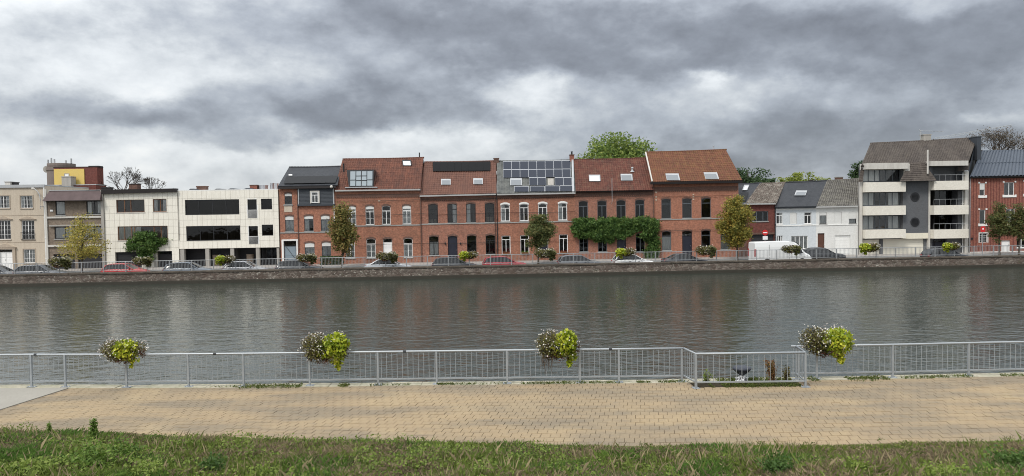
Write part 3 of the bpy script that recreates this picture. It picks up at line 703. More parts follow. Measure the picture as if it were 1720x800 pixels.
# ------------------------------------------------------------------ houses
ZL0 = BASEZ - 0.15
class House:
    def __init__(s, name, label, pl, pr, top, wallmat, off=0.0, depth=9.0, cat='house', group=None, zbase=ZL0):
        """pl, pr: pixel columns of the side edges; top: pixel row of the wall top at the middle"""
        s.off = off; mx = (pl + pr) / 2; s.s0 = FP(pl, (top + 440) / 2, off)[0]; s.s1 = FP(pr, (top + 440) / 2, off)[0]; s.sm = (s.s0 + s.s1) / 2
        s.zt = FP(mx, top, off)[2]; s.zb = zbase; s.depth = depth
        s.root = empty(name, FWorld(s.sm, off, s.zb), FA); tag(s.root, label, cat, group)
        s.x0, s.x1 = s.s0 - s.sm, s.s1 - s.sm; s.h = s.zt - s.zb; s.mat = wallmat; s.op = []; s.gables = []; s.skew = 0.0
    def L(s, px, py, off=0.0):
        a = FP(px, py, s.off + off); return Vector((a[0] - s.sm, off, a[2] - s.zb))
    def rect(s, x0, y0, x1, y1, off=0.0):
        ym, xm = (y0 + y1) / 2, (x0 + x1) / 2
        return s.L(x0, ym, off).x, s.L(xm, y1, off).z, s.L(x1, ym, off).x, s.L(xm, y0, off).z
    def box(s, name, px, mat, y0=-0.1, y1=0.0, parent=None, off=0.0):
        a, b, c, d = s.rect(*px, off); m = MB(); m.box(a, y0, b, c, y1, d); return m.build(name, mat, parent or s.root)
    def opening(s, r, rise=0.0, dep=0.2): s.op.append((*r, rise, dep))
    def win(s, x0, y0, x1, y1, frame='white_frame', mull=(0.5,), trans=(0.28,), rise=0.0, curtain=None, lint=None, sill='stone_sill', glass='glass', grid=None, fw=0.06, blind=0.0, dep=0.2, name='window', surround=None, mullmat=None, y=0.0, boxy=None):
        r = s.rect(x0, y0, x1, y1); a, b, c, d = r; w, h = c - a, d - b
        if y == 0.0: s.opening(r, rise, dep)
        yo = y + dep * 0.4; f = MB(); e = 0.002
        f.box(a + e, yo, b + e, a + fw, yo + .06, d - e); f.box(c - fw, yo, b + e, c - e, yo + .06, d - e)
        f.box(a + fw, yo + e, b + e, c - fw, yo + .06 - e, b + fw); f.box(a + fw, yo + e, d - fw, c - fw, yo + .06 - e, d - e)
        zt = [d - fw] + [d - h * t for t in trans] + [b + fw]
        for t in trans: f.box(a + fw, yo - .006, d - h * t - .035, c - fw, yo + .055, d - h * t + .035)
        xs = [a + fw] + [a + w * m for m in mull] + [c - fw]
        zm = d - h * trans[0] - .035 if trans else d - fw
        for m in mull: f.box(a + w * m - .035, yo - .004, b + fw, a + w * m + .035, yo + .057, zm)
        if rise > 0: s.arcband(f, a, c, d, rise, yo + .003, yo + .05, -fw * 1.1)
        if grid:
            nx, nz = grid
            for k in range(len(xs) - 1):
                for j in range(1, nx): xx = xs[k] + (xs[k + 1] - xs[k]) * j / nx; f.box(xx - .012, yo + .012, b + fw, xx + .012, yo + .045, d - fw)
            for j in range(1, nz): zz = b + h * j / nz; f.box(a + fw, yo + .014, zz - .012, c - fw, yo + .043, zz + .012)
        o = f.build(name, frame, s.root)
        # panes
        if trans:
            m = MB(); m.box(a + fw, yo + .024, d - h * trans[0] + .03, c - fw, yo + .034, d - fw + .01); m.build('pane', glass, o)
        for k in range(len(xs) - 1):
            m = MB(); m.box(xs[k] + .02, yo + .024, b + fw - .01, xs[k + 1] - .02, yo + .034, zm - .0 if trans else d - fw + .01); m.build('pane', glass, o)
        if curtain:
            cx0, cx1 = a, c; parts = {'full': [(0, 1)], 'left': [(0, .45)], 'right': [(.55, 1)], 'sides': [(0, .3), (.7, 1)], 'low': [(0, 1)]}[curtain]
            for u0, u1 in parts:
                m = MB(); n = max(6, int((u1 - u0) * w / .05)); top = d - h * (0.3 if curtain == 'low' else 0.02); yy = yo + .07
                for i in range(n):
                    ua, ub = u0 + (u1 - u0) * i / n, u0 + (u1 - u0) * (i + 1) / n; ya, yb = yy + .025 * math.sin(i * 1.9), yy + .025 * math.sin((i + 1) * 1.9)
                    m.quad((a + w * ua, ya, b), (a + w * ub, yb, b), (a + w * ub, yb, top), (a + w * ua, ya, top))
                m.build('curtain', 'curtain', o, recalc=False)
        if blind:
            m = MB(); zb = d - h * blind; n = max(2, int((d - zb) / .09)); 
            for i in range(n):
                z0 = zb + (d - zb) * i / n; m.box(a + .03, yo - .05, z0, c - .03, yo - .028, z0 + (d - zb) / n - .008)
            m.build('roller_blind', 'blind', o)
        if sill:
            m = MB(); m.box(a - .06, -.07, b - .10, c + .06, dep * 0.6 + .02, b + .004); m.build('sill', sill, o)
        if lint:
            m = MB(); s.arcband(m, a - .03, c + .03, d - (0 if rise else -.0), max(rise, .02), -.025, .03, .20); m.build('lintel', lint, o)
        if surround:
            m = MB(); q = .1
            m.box(a - q, -.035, b - .02, a - .001, .03, d + q); m.box(c + .001, -.035, b - .02, c + q, .03, d + q); m.box(a, -.035, d + .001, c, .03, d + q); m.build('surround', surround, o)
        return o, r
    def arcband(s, m, a, c, d, rise, y0, y1, t):
        """curved bar over the span a..c whose outer (t>0) or inner (t<0) edge follows the arch"""
        n = 8; w = (c - a) / 2; xm = (a + c) / 2; Rr = (w * w + rise * rise) / (2 * rise); zc = d - Rr
        pts = []
        for i in range(n + 1):
            x = -w + 2 * w * i / n; z = math.sqrt(max(Rr * Rr - x * x, 0)); pts.append((xm + x, zc + z))
        for i in range(n):
            (x0, z0), (x1, z1) = pts[i], pts[i + 1]; lo, hi = (0.0, t) if t > 0 else (t, 0.0)
            m.hexa([(x0, y0, z0 + lo), (x1, y0, z1 + lo), (x1, y1, z1 + lo), (x0, y1, z0 + lo), (x0, y0, z0 + hi), (x1, y0, z1 + hi), (x1, y1, z1 + hi), (x0, y1, z0 + hi)])
    def door(s, x0, y0, x1, y1, mat, rise=0.0, fan=0.0, panels=2, frame=None, dep=0.22, lint=None, leaves=1, glass='glass', name='door', handle=True):
        r = s.rect(x0, y0, x1, y1); a, b, c, d = r; s.opening(r, rise, dep); yo = dep * .65; w, h = c - a, d - b; e = .003
        m = MB(); zt = d - h * fan; m.box(a + e, yo, b, c - e, yo + .05, zt - e)
        for k in range(leaves):
            xa, xb = a + w * k / leaves, a + w * (k + 1) / leaves
            for j in range(panels):
                za, zb = b + (zt - b) * (j + .1) / panels, b + (zt - b) * (j + .9) / panels; m.box(xa + .1 * w / leaves, yo - .018, za, xb - .1 * w / leaves, yo + .01, zb)
        o = m.build(name, mat, s.root)
        f = MB(); fm = .05; f.box(a + e, yo - .03, b, a + fm, yo + .07, d - e); f.box(c - fm, yo - .03, b, c - e, yo + .07, d - e); f.box(a + fm, yo - .03, d - fm, c - fm, yo + .07, d - e)
        if fan: f.box(a + fm, yo - .03, zt - .03, c - fm, yo + .06, zt + .03)
        if leaves == 2: f.box((a + c) / 2 - .025, yo - .035, b, (a + c) / 2 + .025, yo, zt)
        f.build('door_frame', frame or mat, o)
        if fan:
            m = MB(); m.box(a + fm, yo + .01, zt + .03, c - fm, yo + .02, d - fm); m.build('pane', glass, o)
        if handle:
            m = MB(); m.tube([(a + w * (.45 if leaves == 2 else .85), yo - .06, b + 1.05), (a + w * (.45 if leaves == 2 else .85), yo - .06, b + 1.2)], .015, 6); m.build('handle', 'steel', o)
        if lint:
            m = MB(); s.arcband(m, a - .03, c + .03, d, max(rise, .02), -.025, .03, .20); m.build('lintel', lint, o)
        return o
    def garage(s, x0, y0, x1, y1, mat, dep=0.3, slats=7):
        r = s.rect(x0, y0, x1, y1); a, b, c, d = r; s.opening(r, 0, dep); o = None
        m = MB(); m.box(a + .004, dep * .7, b, c - .004, dep * .7 + .05, d - .004)
        for i in range(slats):
            z0 = b + (d - b) * i / slats; m.box(a + .02, dep * .7 - .02, z0 + .012, c - .02, dep * .7 + .01, z0 + (d - b) / slats - .012)
        return m.build('garage_door', mat, s.root)
    def front(s, mb, x0, x1, z0, z1, ops, y=0.0):
        xs = sorted({x0, x1, *[min(max(v, x0), x1) for o in ops for v in (o[0], o[2])]}); zs = sorted({z0, z1, *[min(max(v, z0), z1) for o in ops for v in (o[1], o[3])]})
        for i in range(len(xs) - 1):
            for j in range(len(zs) - 1):
                cx, cz = (xs[i] + xs[i + 1]) / 2, (zs[j] + zs[j + 1]) / 2
                if xs[i + 1] - xs[i] < 1e-6 or zs[j + 1] - zs[j] < 1e-6: continue
                if any(o[0] < cx < o[2] and o[1] < cz < o[3] for o in ops): continue
                mb.quad((xs[i], y, zs[j]), (xs[i + 1], y, zs[j]), (xs[i + 1], y, zs[j + 1]), (xs[i], y, zs[j + 1]))
        for a, b, c, d, rise, dep in ops:
            mb.quad((a, y, b), (a, y + dep, b), (a, y + dep, d - rise), (a, y, d - rise)); mb.quad((c, y, b), (c, y, d - rise), (c, y + dep, d - rise), (c, y + dep, b))
            mb.quad((a, y, b), (c, y, b), (c, y + dep, b), (a, y + dep, b))
            if rise <= 0: mb.quad((a, y, d), (a, y + dep, d), (c, y + dep, d), (c, y, d))
            else:
                n = 8; w = (c - a) / 2; xm = (a + c) / 2; Rr = (w * w + rise * rise) / (2 * rise); zc = d - Rr; P = []
                for i in range(n + 1):
                    xx = -w + 2 * w * i / n; P.append((xm + xx, zc + math.sqrt(max(Rr * Rr - xx * xx, 0))))
                for i in range(n):
                    (xa, za), (xb, zb) = P[i], P[i + 1]
                    mb.quad((xa, y, za), (xb, y, zb), (xb, y, d), (xa, y, d)); mb.quad((xa, y, za), (xa, y + dep, za), (xb, y + dep, zb), (xb, y, zb))
    def finish(s, floors=(0.5,), flat=None, parapet=0.0):
        mb = MB(); s.front(mb, s.x0, s.x1, 0, s.h, s.op); D = s.depth; x0, x1, h = s.x0, s.x1, s.h
        k = s.skew * D; mb.quad((x0, 0, 0), (x0, 0, h), (x0 + k, D, h), (x0 + k, D, 0)); mb.quad((x1, 0, 0), (x1 + k, D, 0), (x1 + k, D, h), (x1, 0, h)); mb.quad((x0 + k, D, 0), (x0 + k, D, h), (x1 + k, D, h), (x1 + k, D, 0))
        for g in s.gables: mb.poly(g)
        w = mb.build('wall', s.mat, s.root, recalc=False); s.wall = w
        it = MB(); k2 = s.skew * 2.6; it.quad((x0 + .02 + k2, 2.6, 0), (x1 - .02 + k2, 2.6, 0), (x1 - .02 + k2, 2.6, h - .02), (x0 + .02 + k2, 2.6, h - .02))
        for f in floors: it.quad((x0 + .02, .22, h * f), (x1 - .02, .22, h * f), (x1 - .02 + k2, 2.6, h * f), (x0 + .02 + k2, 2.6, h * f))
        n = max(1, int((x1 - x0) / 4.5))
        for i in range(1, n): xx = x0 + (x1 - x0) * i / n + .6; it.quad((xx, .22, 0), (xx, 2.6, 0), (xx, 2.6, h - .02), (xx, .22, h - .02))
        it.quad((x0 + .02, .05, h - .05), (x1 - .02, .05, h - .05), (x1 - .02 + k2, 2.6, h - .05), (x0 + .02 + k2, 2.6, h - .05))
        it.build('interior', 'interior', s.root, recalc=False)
        for i in range(int((x1 - x0) / 2.2)):                 # pieces of furniture dimly seen through the panes
            for f in (0,) + tuple(floors):
                if random.random() < .6:
                    m = MB(); xx = x0 + .6 + i * 2.2 + random.uniform(0, .7); zz = h * f + .02; ww = random.uniform(.5, 1.2); hh = random.uniform(.7, 1.9)
                    if xx + ww > x1 - .1: continue
                    m.box(xx, 1.3, zz + .08, xx + ww, 1.9, zz + hh); m.box(xx + .05, 1.35, zz, xx + .12, 1.85, zz + .08); m.box(xx + ww - .12, 1.35, zz, xx + ww - .05, 1.85, zz + .08); m.box(xx - .02, 1.28, zz + hh, xx + ww + .02, 1.92, zz + hh + .04)
                    m.build('furniture', 'interior_stuff', s.root)
        if flat:
            m = MB(); m.box(x0 - .03, -.03, h, x1 + .03, D + .03, h + .1); m.build('roof', flat, s.root)
    def roof(s, eL, eR, rL, rR, mat, ridge_off=4.5, eave_off=-0.3, tile=True, back=True, ridge=True, course=0.36, pan=0.28, amp=0.03, thick=0.14, gables=True, name='roof', ew=0.0):
        """eave and ridge given as pixels; the ridge stands ridge_off behind the facade"""
        A, B = s.L(*eL, eave_off), s.L(*eR, eave_off); Cc, Dd = s.L(*rR, ridge_off), s.L(*rL, ridge_off)
        Lu = (B - A).length; Lv = ((Dd - A).length + (Cc - B).length) / 2; nrm = (B - A).cross(Dd - A).normalized()
        if nrm.z < 0: nrm = -nrm
        if s.s0 > 24: s.skew = (Dd.x - A.x) / (ridge_off - eave_off)
        nu = max(2, int(Lu / pan) * 4) if tile else max(2, int(Lu / 1.0)); nv = max(2, int(Lv / course))
        V = []; F = []; UV = []; prof = (0.0, 0.55, 1.0, 0.6)
        us = [i / nu for i in range(nu + 1)]; rows = []
        for j in range(nv): rows += [(j / nv, 1.0), ((j + 1) / nv - 1e-4, 0.0)]
        for v, st in rows:
            for i, u in enumerate(us):
                p = (A * (1 - u) + B * u) * (1 - v) + (Dd * (1 - u) + Cc * u) * v
                sag = -0.04 * math.sin(math.pi * u) * v
                hgt = (prof[i % 4] * amp * 1.7 if tile else 0) + st * (amp * 0.55) + (random.uniform(-.006, .006) if tile else 0)
                V.append(tuple(p + nrm * hgt + Vector((0, 0, sag)))); UV.append((u * Lu, v * Lv))
        n = nu + 1
        for j in range(len(rows) - 1):
            for i in range(nu): F.append((j * n + i, j * n + i + 1, (j + 1) * n + i + 1, (j + 1) * n + i))
        k = len(V); lowA, lowB, lowC, lowD = [q - nrm * thick for q in (A, B, Cc, Dd)]; V += [tuple(q) for q in (A, B, Cc, Dd, lowA, lowB, lowC, lowD)]
        UV += [(0, 0), (Lu, 0), (Lu, Lv), (0, Lv)] * 2
        F += [(k, k + 4, k + 5, k + 1), (k + 1, k + 5, k + 6, k + 2), (k + 3, k + 7, k + 4, k), (k + 4, k + 7, k + 6, k + 5)]
        if back:
            off = ridge_off - eave_off; bA = Vector((2 * Dd.x - A.x, Dd.y + off, A.z)); bB = Vector((2 * Cc.x - B.x, Cc.y + off, B.z)); k = len(V)
            V += [tuple(q) for q in (Dd, Cc, bB, bA, Dd - Vector((0, 0, thick)), Cc - Vector((0, 0, thick)), bB - Vector((0, 0, thick)), bA - Vector((0, 0, thick)))]; UV += [(0, 0), (Lu, 0), (Lu, Lv), (0, Lv)] * 2
            F += [(k, k + 1, k + 2, k + 3), (k + 4, k + 7, k + 6, k + 5), (k, k + 3, k + 7, k + 4), (k + 1, k + 5, k + 6, k + 2), (k + 2, k + 6, k + 7, k + 3)]
            if gables:
                for P, Q, S_, x in ((A, Dd, bA, s.x0), (B, Cc, bB, s.x1)):
                    dn = Vector((0, 0, thick + .02)); ins = .12 if x == s.x0 else -.12; iv = Vector((ins, 0, 0))
                    s.gables.append([(x, 0, s.h), tuple(Q - dn + iv), (x + s.skew * s.depth, s.depth, s.h)])
        me = bpy.data.meshes.new(name); me.from_pydata(V, [], F); me.update()
        uvl = me.uv_layers.new(name='UVMap'); idx = np.empty(len(me.loops), dtype=np.int32); me.loops.foreach_get('vertex_index', idx); uvl.data.foreach_set('uv', np.array(UV, dtype=np.float32)[idx].ravel())
        o = link(name, me, mat, s.root)
        if ridge:
            m = MB(); nn = max(3, int(Lu / .4)); r0 = Dd; r1 = Cc
            for i in range(nn):
                a = r0.lerp(r1, i / nn); b = r0.lerp(r1, (i + 1) / nn + .01); sg = Vector((0, 0, -0.04 * math.sin(math.pi * (i + .5) / nn))); m.tube([a + sg + Vector((0, 0, .0)), b + sg + Vector((0, 0, .0))], [.10, .12], 6)
            m.build('ridge_tiles', mat, o)
        s.slope = (A, B, Cc, Dd, nrm); return o
    def on_slope(s, px, py, lift=0.0):
        A, B, Cc, Dd, nrm = s.slope; o = C0; d = ray(px, py)
        # camera ray in house space
        M = s.root.matrix_world if False else Matrix.Translation(FWorld(s.sm, s.off, s.zb)) @ Matrix.Rotation(FA, 4, 'Z'); I = M.inverted()
        o2 = I @ o; d2 = (I.to_3x3() @ d); p0 = A + nrm * lift; t = (p0 - o2).dot(nrm) / d2.dot(nrm); return o2 + d2 * t
    def slab_on_roof(s, name, px, mat, lift=0.08, th=0.05, parent=None, inset=0.0):
        x0, y0, x1, y1 = px[:4]; sk = px[4] if len(px) > 4 else 0.0; nrm = s.slope[4]
        q = [s.on_slope(x0, y1, lift), s.on_slope(x1, y1, lift), s.on_slope(x1 + sk, y0, lift), s.on_slope(x0 + sk, y0, lift)]
        if inset: c = sum(q, Vector()) / 4; q = [p + (c - p).normalized() * inset for p in q]
        m = MB(); m.hexa(q + [p + nrm * th for p in q]); return m.build(name, mat, parent or s.root)
    def skylight(s, x0, y0, x1, y1, sk=0.0, frame='zinc', glass='glass_skylight', pale=False):
        o = s.slab_on_roof('skylight', (x0, y0, x1, y1, sk), frame, 0.02, 0.12)
        s.slab_on_roof('pane', (x0 + 1.4, y0 + 1.1, x1 - 1.4, y1 - 1.1, sk), 'skylight_pale' if pale else 'skylight_gray', 0.142, 0.012, o)
    def panel(s, x0, y0, x1, y1, sk=0.0, frame='solar_frame', cell='solar_cell', lift=0.10, ins=0.035):
        o = s.slab_on_roof('solar_panel', (x0, y0, x1, y1, sk), frame, lift, 0.04, None, 0.012)
        s.slab_on_roof('cells', (x0, y0, x1, y1, sk), cell, lift + .041, 0.004, o, ins * 1.15)
    def gutter(s, pa, pb, mat='white_frame', off=-0.32, h=0.16, w=0.16, name='gutter'):
        a, b = s.L(*pa, off), s.L(*pb, off); m = MB()
        m.hexa([(a.x, off - w / 2, a.z - h), (b.x, off - w / 2, b.z - h), (b.x, off + .36, b.z - h), (a.x, off + .36, a.z - h), (a.x, off - w, a.z), (b.x, off - w, b.z), (b.x, off + .36, b.z), (a.x, off + .36, a.z)])
        return m.build(name, mat, s.root)
    def course(s, pa, pb, mat='stone_sill', h=0.14, proud=0.06, name='string_course'):
        a, b = s.L(*pa), s.L(*pb); m = MB(); m.hexa([(a.x, -proud, a.z - h / 2), (b.x, -proud, b.z - h / 2), (b.x, .0, b.z - h / 2), (a.x, .0, a.z - h / 2), (a.x, -proud, a.z + h / 2), (b.x, -proud, b.z + h / 2), (b.x, .0, b.z + h / 2), (a.x, .0, a.z + h / 2)])
        return m.build(name, mat, s.root)
    def pipe(s, px, y0, y1, mat='zinc', r=0.05, off=-0.09):
        a, b = s.L(px, y0, off), s.L(px, y1, off); m = MB(); x = a.x; m.tube([(x, off, b.z), (x, off, a.z)], r, 8)
        for k in range(4): z = b.z + (a.z - b.z) * (k + .5) / 4; m.box(x - r * 1.5, off - r * 1.3, z, x + r * 1.5, 0.0, z + .04)
        return m.build('downpipe', mat, s.root)
    def chimney(s, x0, y0, x1, y1, mat, off=4.0, cap='concrete', pots=0, w=0.9):
        a, b, c, d = s.rect(x0, y0, x1, y1, off); m = MB(); m.box(a, off, b - .8, c, off + w, d - .06); o = m.build('chimney', mat, s.root)
        m = MB(); m.box(a - .05, off - .05, d - .06, c + .05, off + w + .05, d + .03); m.build('chimney_cap', cap, o)
        for k in range(pots):
            m = MB(); cx = a + (c - a) * (k + .5) / pots; m.lathe([(.11, d + .03), (.10, d + .35), (.13, d + .36), (.13, d + .42)], 10, cx, off + w / 2); m.build('chimney_pot', 'black_paint', o)
        return o
gloss('skylight_pale', (0.62, 0.66, 0.68), 0.12, 0.6); gloss('skylight_gray', (0.20, 0.215, 0.23), 0.12, 0.4)

def facade_band(H, pa, pb, h=0.5):
    """decorative darker brick frieze with projecting headers under the eaves"""
    a, b = H.L(*pa), H.L(*pb); m = MB(); n = int((b.x - a.x) / .24)
    m.box(a.x, -.03, a.z - h / 2, b.x, 0, a.z + h / 2)
    for i in range(n): x = a.x + (b.x - a.x) * i / n; m.box(x, -.07, a.z - h / 2 - .09, x + .12, -.001, a.z - h / 2 + .06)
    m.build('frieze', 'brick_dark', H.root)

# ---- beige classical townhouse at the west end
def house_beige():
    H = House('townhouse', 'beige stone three storey townhouse with small pediments and white double door', -48, 74.5, 312.5, 'beige_stone', depth=10)
    K = dict(frame='white_frame', trans=(), grid=(2, 4), sill='beige_trim')
    for dx in (-40, 0):
        pass
    for x0, x1 in ((-40, -19), (-5, 16), (34.5, 55)): H.win(x0, 329, x1, 350, curtain='sides', surround='beige_trim', **{**K, 'grid': (2, 3)})
    for x0, x1 in ((-38, -17), (-4, 18), (36.5, 58)):
        o, r = H.win(x0, 370.5, x1, 402.5, **{**K, 'grid': (2, 4)}); a, b, c, d = r
        m = MB(); xm = (a + c) / 2; m.poly([(a - .25, -.14, d + .14), (c + .25, -.14, d + .14), (xm, -.14, d + .48)]); m.poly([(a - .25, .0, d + .14), (xm, .0, d + .48), (c + .25, .0, d + .14)])
        m.quad((a - .25, -.14, d + .14), (xm, -.14, d + .48), (xm, 0, d + .48), (a - .25, 0, d + .14)); m.quad((xm, -.14, d + .48), (c + .25, -.14, d + .14), (c + .25, 0, d + .14), (xm, 0, d + .48)); m.quad((a - .25, -.14, d + .14), (a - .25, 0, d + .14), (c + .25, 0, d + .14), (c + .25, -.14, d + .14))
        m.box(a - .2, -.10, d + .04, c + .2, 0, d + .13); m.build('pediment', 'beige_trim', o)
    # balcony bars and a plant before one window
    a, b, c, d = H.rect(36, 391, 58.5, 402.5); m = MB(); n = 12
    for i in range(n + 1): x = a + (c - a) * i / n; m.tube([(x, -.12, b), (x, -.12, d)], .012, 4)
    m.box(a - .02, -.14, d, c + .02, -.10, d + .04); m.box(a - .02, -.14, b, c + .02, -.10, b + .03); m.build('window_guard', 'dark_frame', H.root)
    H.win(39.5, 419, 59, 442, curtain='full', surround='beige_trim', **{**K, 'grid': (2, 3)}); H.win(-38, 421, -17, 444, curtain='full', surround='beige_trim', **{**K, 'grid': (2, 3)})
    H.door(-2, 419.5, 21, 453.5, 'white_frame', fan=.13, leaves=2, panels=3)
    a, b, c, d = H.rect(-6, 410, 27, 453.5); m = MB(); zt = H.L(10, 418).z
    m.box(a, -.16, b, a + .28, 0, zt); m.box(c - .28, -.16, b, c, 0, zt); m.box(a - .05, -.2, zt, c + .05, 0, zt + .14); xm = (a + c) / 2
    m.hexa([(a - .12, -.24, zt + .14), (c + .12, -.24, zt + .14), (c + .12, 0, zt + .14), (a - .12, 0, zt + .14), (xm - .05, -.24, zt + .58), (xm + .05, -.24, zt + .58), (xm + .05, 0, zt + .58), (xm - .05, 0, zt + .58)]); m.build('door_surround', 'beige_trim', H.root)
    H.course((-48, 363.0), (74.5, 361.5), 'beige_trim', .05, .025, 'string_course'); H.course((-48, 408), (74.5, 407), 'beige_trim', .05, .025)
    H.finish((.34, .67), flat='zinc')
    a = H.L(-48, 311); b = H.L(74.5, 311); m = MB(); m.box(a.x - .05, -.16, H.h - .22, b.x + .05, -.002, H.h + .11); m.build('cornice', 'zinc', H.root)
    H.chimney(8, 305.5, 17, 313, 'concrete_light', 2.0); H.chimney(17.5, 306.5, 21, 313, 'black_paint', 2.4, 'black_paint', w=.5); H.chimney(22.5, 306.5, 27.5, 313, 'black_paint', 2.2, 'black_paint', w=.5)
    H.pipe(73.4, 314, 452, 'white_frame', .06)
house_beige()

# ---- brown-grey 1970s house with a mansard band
def house_brown():
    H = House('house', 'brown grey brick house with purple brown sloping top band and dark garage', 75.5, 176.5, 336.5, 'brick_brown', depth=10)
    H.win(93, 338, 109.5, 361.5, 'dark_frame', (), (), curtain='full', fw=.1); H.win(145, 337.5, 171, 360, 'dark_frame', (.5,), (), curtain='sides', fw=.1)
    H.win(91.5, 380.5, 172, 401, 'dark_frame', (.22, .42, .62, .82), (), curtain='full', fw=.1)
    H.garage(90, 427, 126, 453, 'garage_dark'); H.garage(131, 427, 171.5, 451, 'garage_dark')
    H.finish((.36, .69), flat='zinc')
    a, b, c, d = H.rect(77.5, 320.5, 173, 337)
    m = MB(); m.hexa([(a, -.75, b), (c, -.75, b), (c, .0, b), (a, .0, b), (a + .45, -.12, d), (c - .1, -.12, d), (c - .1, .3, d), (a + .45, .3, d)]); m.build('mansard', 'mansard', H.root)
    m = MB(); m.box(a + .4, -.2, d + .002, c, .35, d + .07); m.build('roof_edge', 'zinc', H.root); m = MB(); m.box(a - .03, -.8, b - .05, c + .03, 0, b - .002); m.build('soffit', 'dark_fascia', H.root)
    H.box('ledge', (80, 363.5, 171.5, 366.5), 'concrete_light', -.16, -.002); H.box('ledge', (84, 377.5, 171.5, 380), 'concrete', -.22, -.002); H.box('ledge', (80, 411, 171.5, 414.5), 'concrete_light', -.16, -.002)
    H.box('pilaster', (75.6, 318, 80.5, 453), 'concrete_light', -.14, -.001); H.box('pilaster', (171.8, 319, 176.3, 452), 'concrete', -.2, -.001)
    m = MB(); p = H.L(87, 354); m.box(p.x - .15, -.08, p.z - .1, p.x + .15, -.001, p.z + .1); m.build('alarm_box', 'white_frame', H.root)
house_brown()

# ---- red brick block behind with its yellow wall
def block_behind():
    H = House('brick_block', 'dark red brick block with a yellow painted wall rising behind the brown grey house', 74, 163.5, 311.5, 'brick_deep_red', off=11, depth=2.6, cat='building')
    H.finish((.5,), flat='zinc')
    a, b, c, d = H.rect(90.5, 281.5, 163.5, 312, 1.0); m = MB(); m.box(a, 1.0, H.h - .5, c, 2.6, d); m.build('stair_block', 'brick_deep_red', H.root)
    m = MB(); m.box(a - .02, .97, d, c + .02, 2.62, d + .1); m.build('roof_cap', 'dark_fascia', H.root); a2, b2, c2, d2 = H.rect(147, 280, 163.5, 282, 1.0); m = MB(); m.box(a2, 1.2, d, c2 + .05, 2.4, d2 + .12); m.build('roof_cap', 'dark_fascia', H.root)
    a, b, c, d = H.rect(91, 284, 141.5, 313, .9); m = MB(); m.box(a, .88, b, c, .998, d); m.build('yellow_wall', 'yellow_paint', H.root)
    a, b, c, d = H.rect(108, 298, 123.5, 321, .0); m = MB(); m.box(a, -.6, b - 1, c, .6, d); m.build('chimney', 'concrete', H.root); m = MB(); m.box(a - .04, -.64, d, c + .04, .64, d + .1); m.build('chimney_cap', 'concrete', H.root)
    a, b, c, d = H.rect(108, 291.5, 116.5, 298.5, .87); m = MB(); m.box(a, .84, b, c, .878, d); o = m.build('window', 'concrete', H.root); m = MB(); m.box(a + .12, .825, b, c - .08, .838, d - .12); m.build('pane', 'white_frame', o)
block_behind()
def round_tower():
    s0 = FP(82, 300, 24); s1 = FP(126, 300, 24); cx = (s0[0] + s1[0]) / 2; rad = (s1[0] - s0[0]) / 2; zt = FP(104, 282, 24)[2]; z1 = FP(104, 275.5, 24)[2]
    r = empty('water_tower', FWorld(cx, 24, 0), FA); tag(r, 'round brown grey tower with antennas on its rim behind the yellow wall', 'tower')
    m = MB(); m.lathe([(rad, -.3), (rad, zt - .6), (rad * 1.06, zt - .4), (rad * 1.06, zt)], 32); m.build('shaft', 'concrete_brown', r, smooth=False)
    m = MB(); m.lathe([(rad * .95, zt + .004), (rad * .98, z1 - .3), (rad * .98, z1), (rad * .9, z1 + .02)], 32); m.build('rim', 'concrete_brown', r)
    for px, top in ((84.3, 269), (89.8, 266), (95, 268), (114, 270), (123, 267)):
        p = FP(px, top, 24); m = MB(); x = p[0] - cx; m.tube([(x, -rad * .3, z1), (x, -rad * .3, p[2])], .06, 6); m.tube([(x, -rad * .3, p[2] - .7), (x, -rad * .3, p[2])], .13, 6); m.build('antenna', 'zinc', r)
    p = FP(82.5, 285, 24); m = MB(); m.lathe([(.5, -.1), (.45, .1)], 16, axis='y'); o = m.build('dish', 'concrete', r); o.location = (p[0] - cx, -rad * .3, p[2])
streaked('concrete_brown', (0.20, 0.165, 0.15), (0.12, 0.10, 0.09), 0.6)
round_tower()

# ---- the two houses clad in pale square tiles
def cladding(H, xpx, zrows, ops, skip=None):
    """one plate per cell, cut round the openings, open joints between"""
    zs = zrows; n = 0
    for i in range(len(xpx) - 1):
        for j in range(len(zs) - 1):
            a, c = xpx[i] + .009, xpx[i + 1] - .009; b, d = zs[j] + .009, zs[j + 1] - .009
            xs = sorted({a, c, *[v for o in ops for v in (o[0], o[2]) if a < v < c]}); zz = sorted({b, d, *[v for o in ops for v in (o[1], o[3]) if b < v < d]}); m = MB()
            for p in range(len(xs) - 1):
                for q in range(len(zz) - 1):
                    cx, cz = (xs[p] + xs[p + 1]) / 2, (zz[q] + zz[q + 1]) / 2
                    if any(o[0] < cx < o[2] and o[1] < cz < o[3] for o in ops): continue
                    m.box(xs[p], -.035 + random.uniform(-.003, .003), zz[q], xs[p + 1], -.004, zz[q + 1])
            if m.f: m.build('cladding_panel', 'panel_white', H.root); n += 1
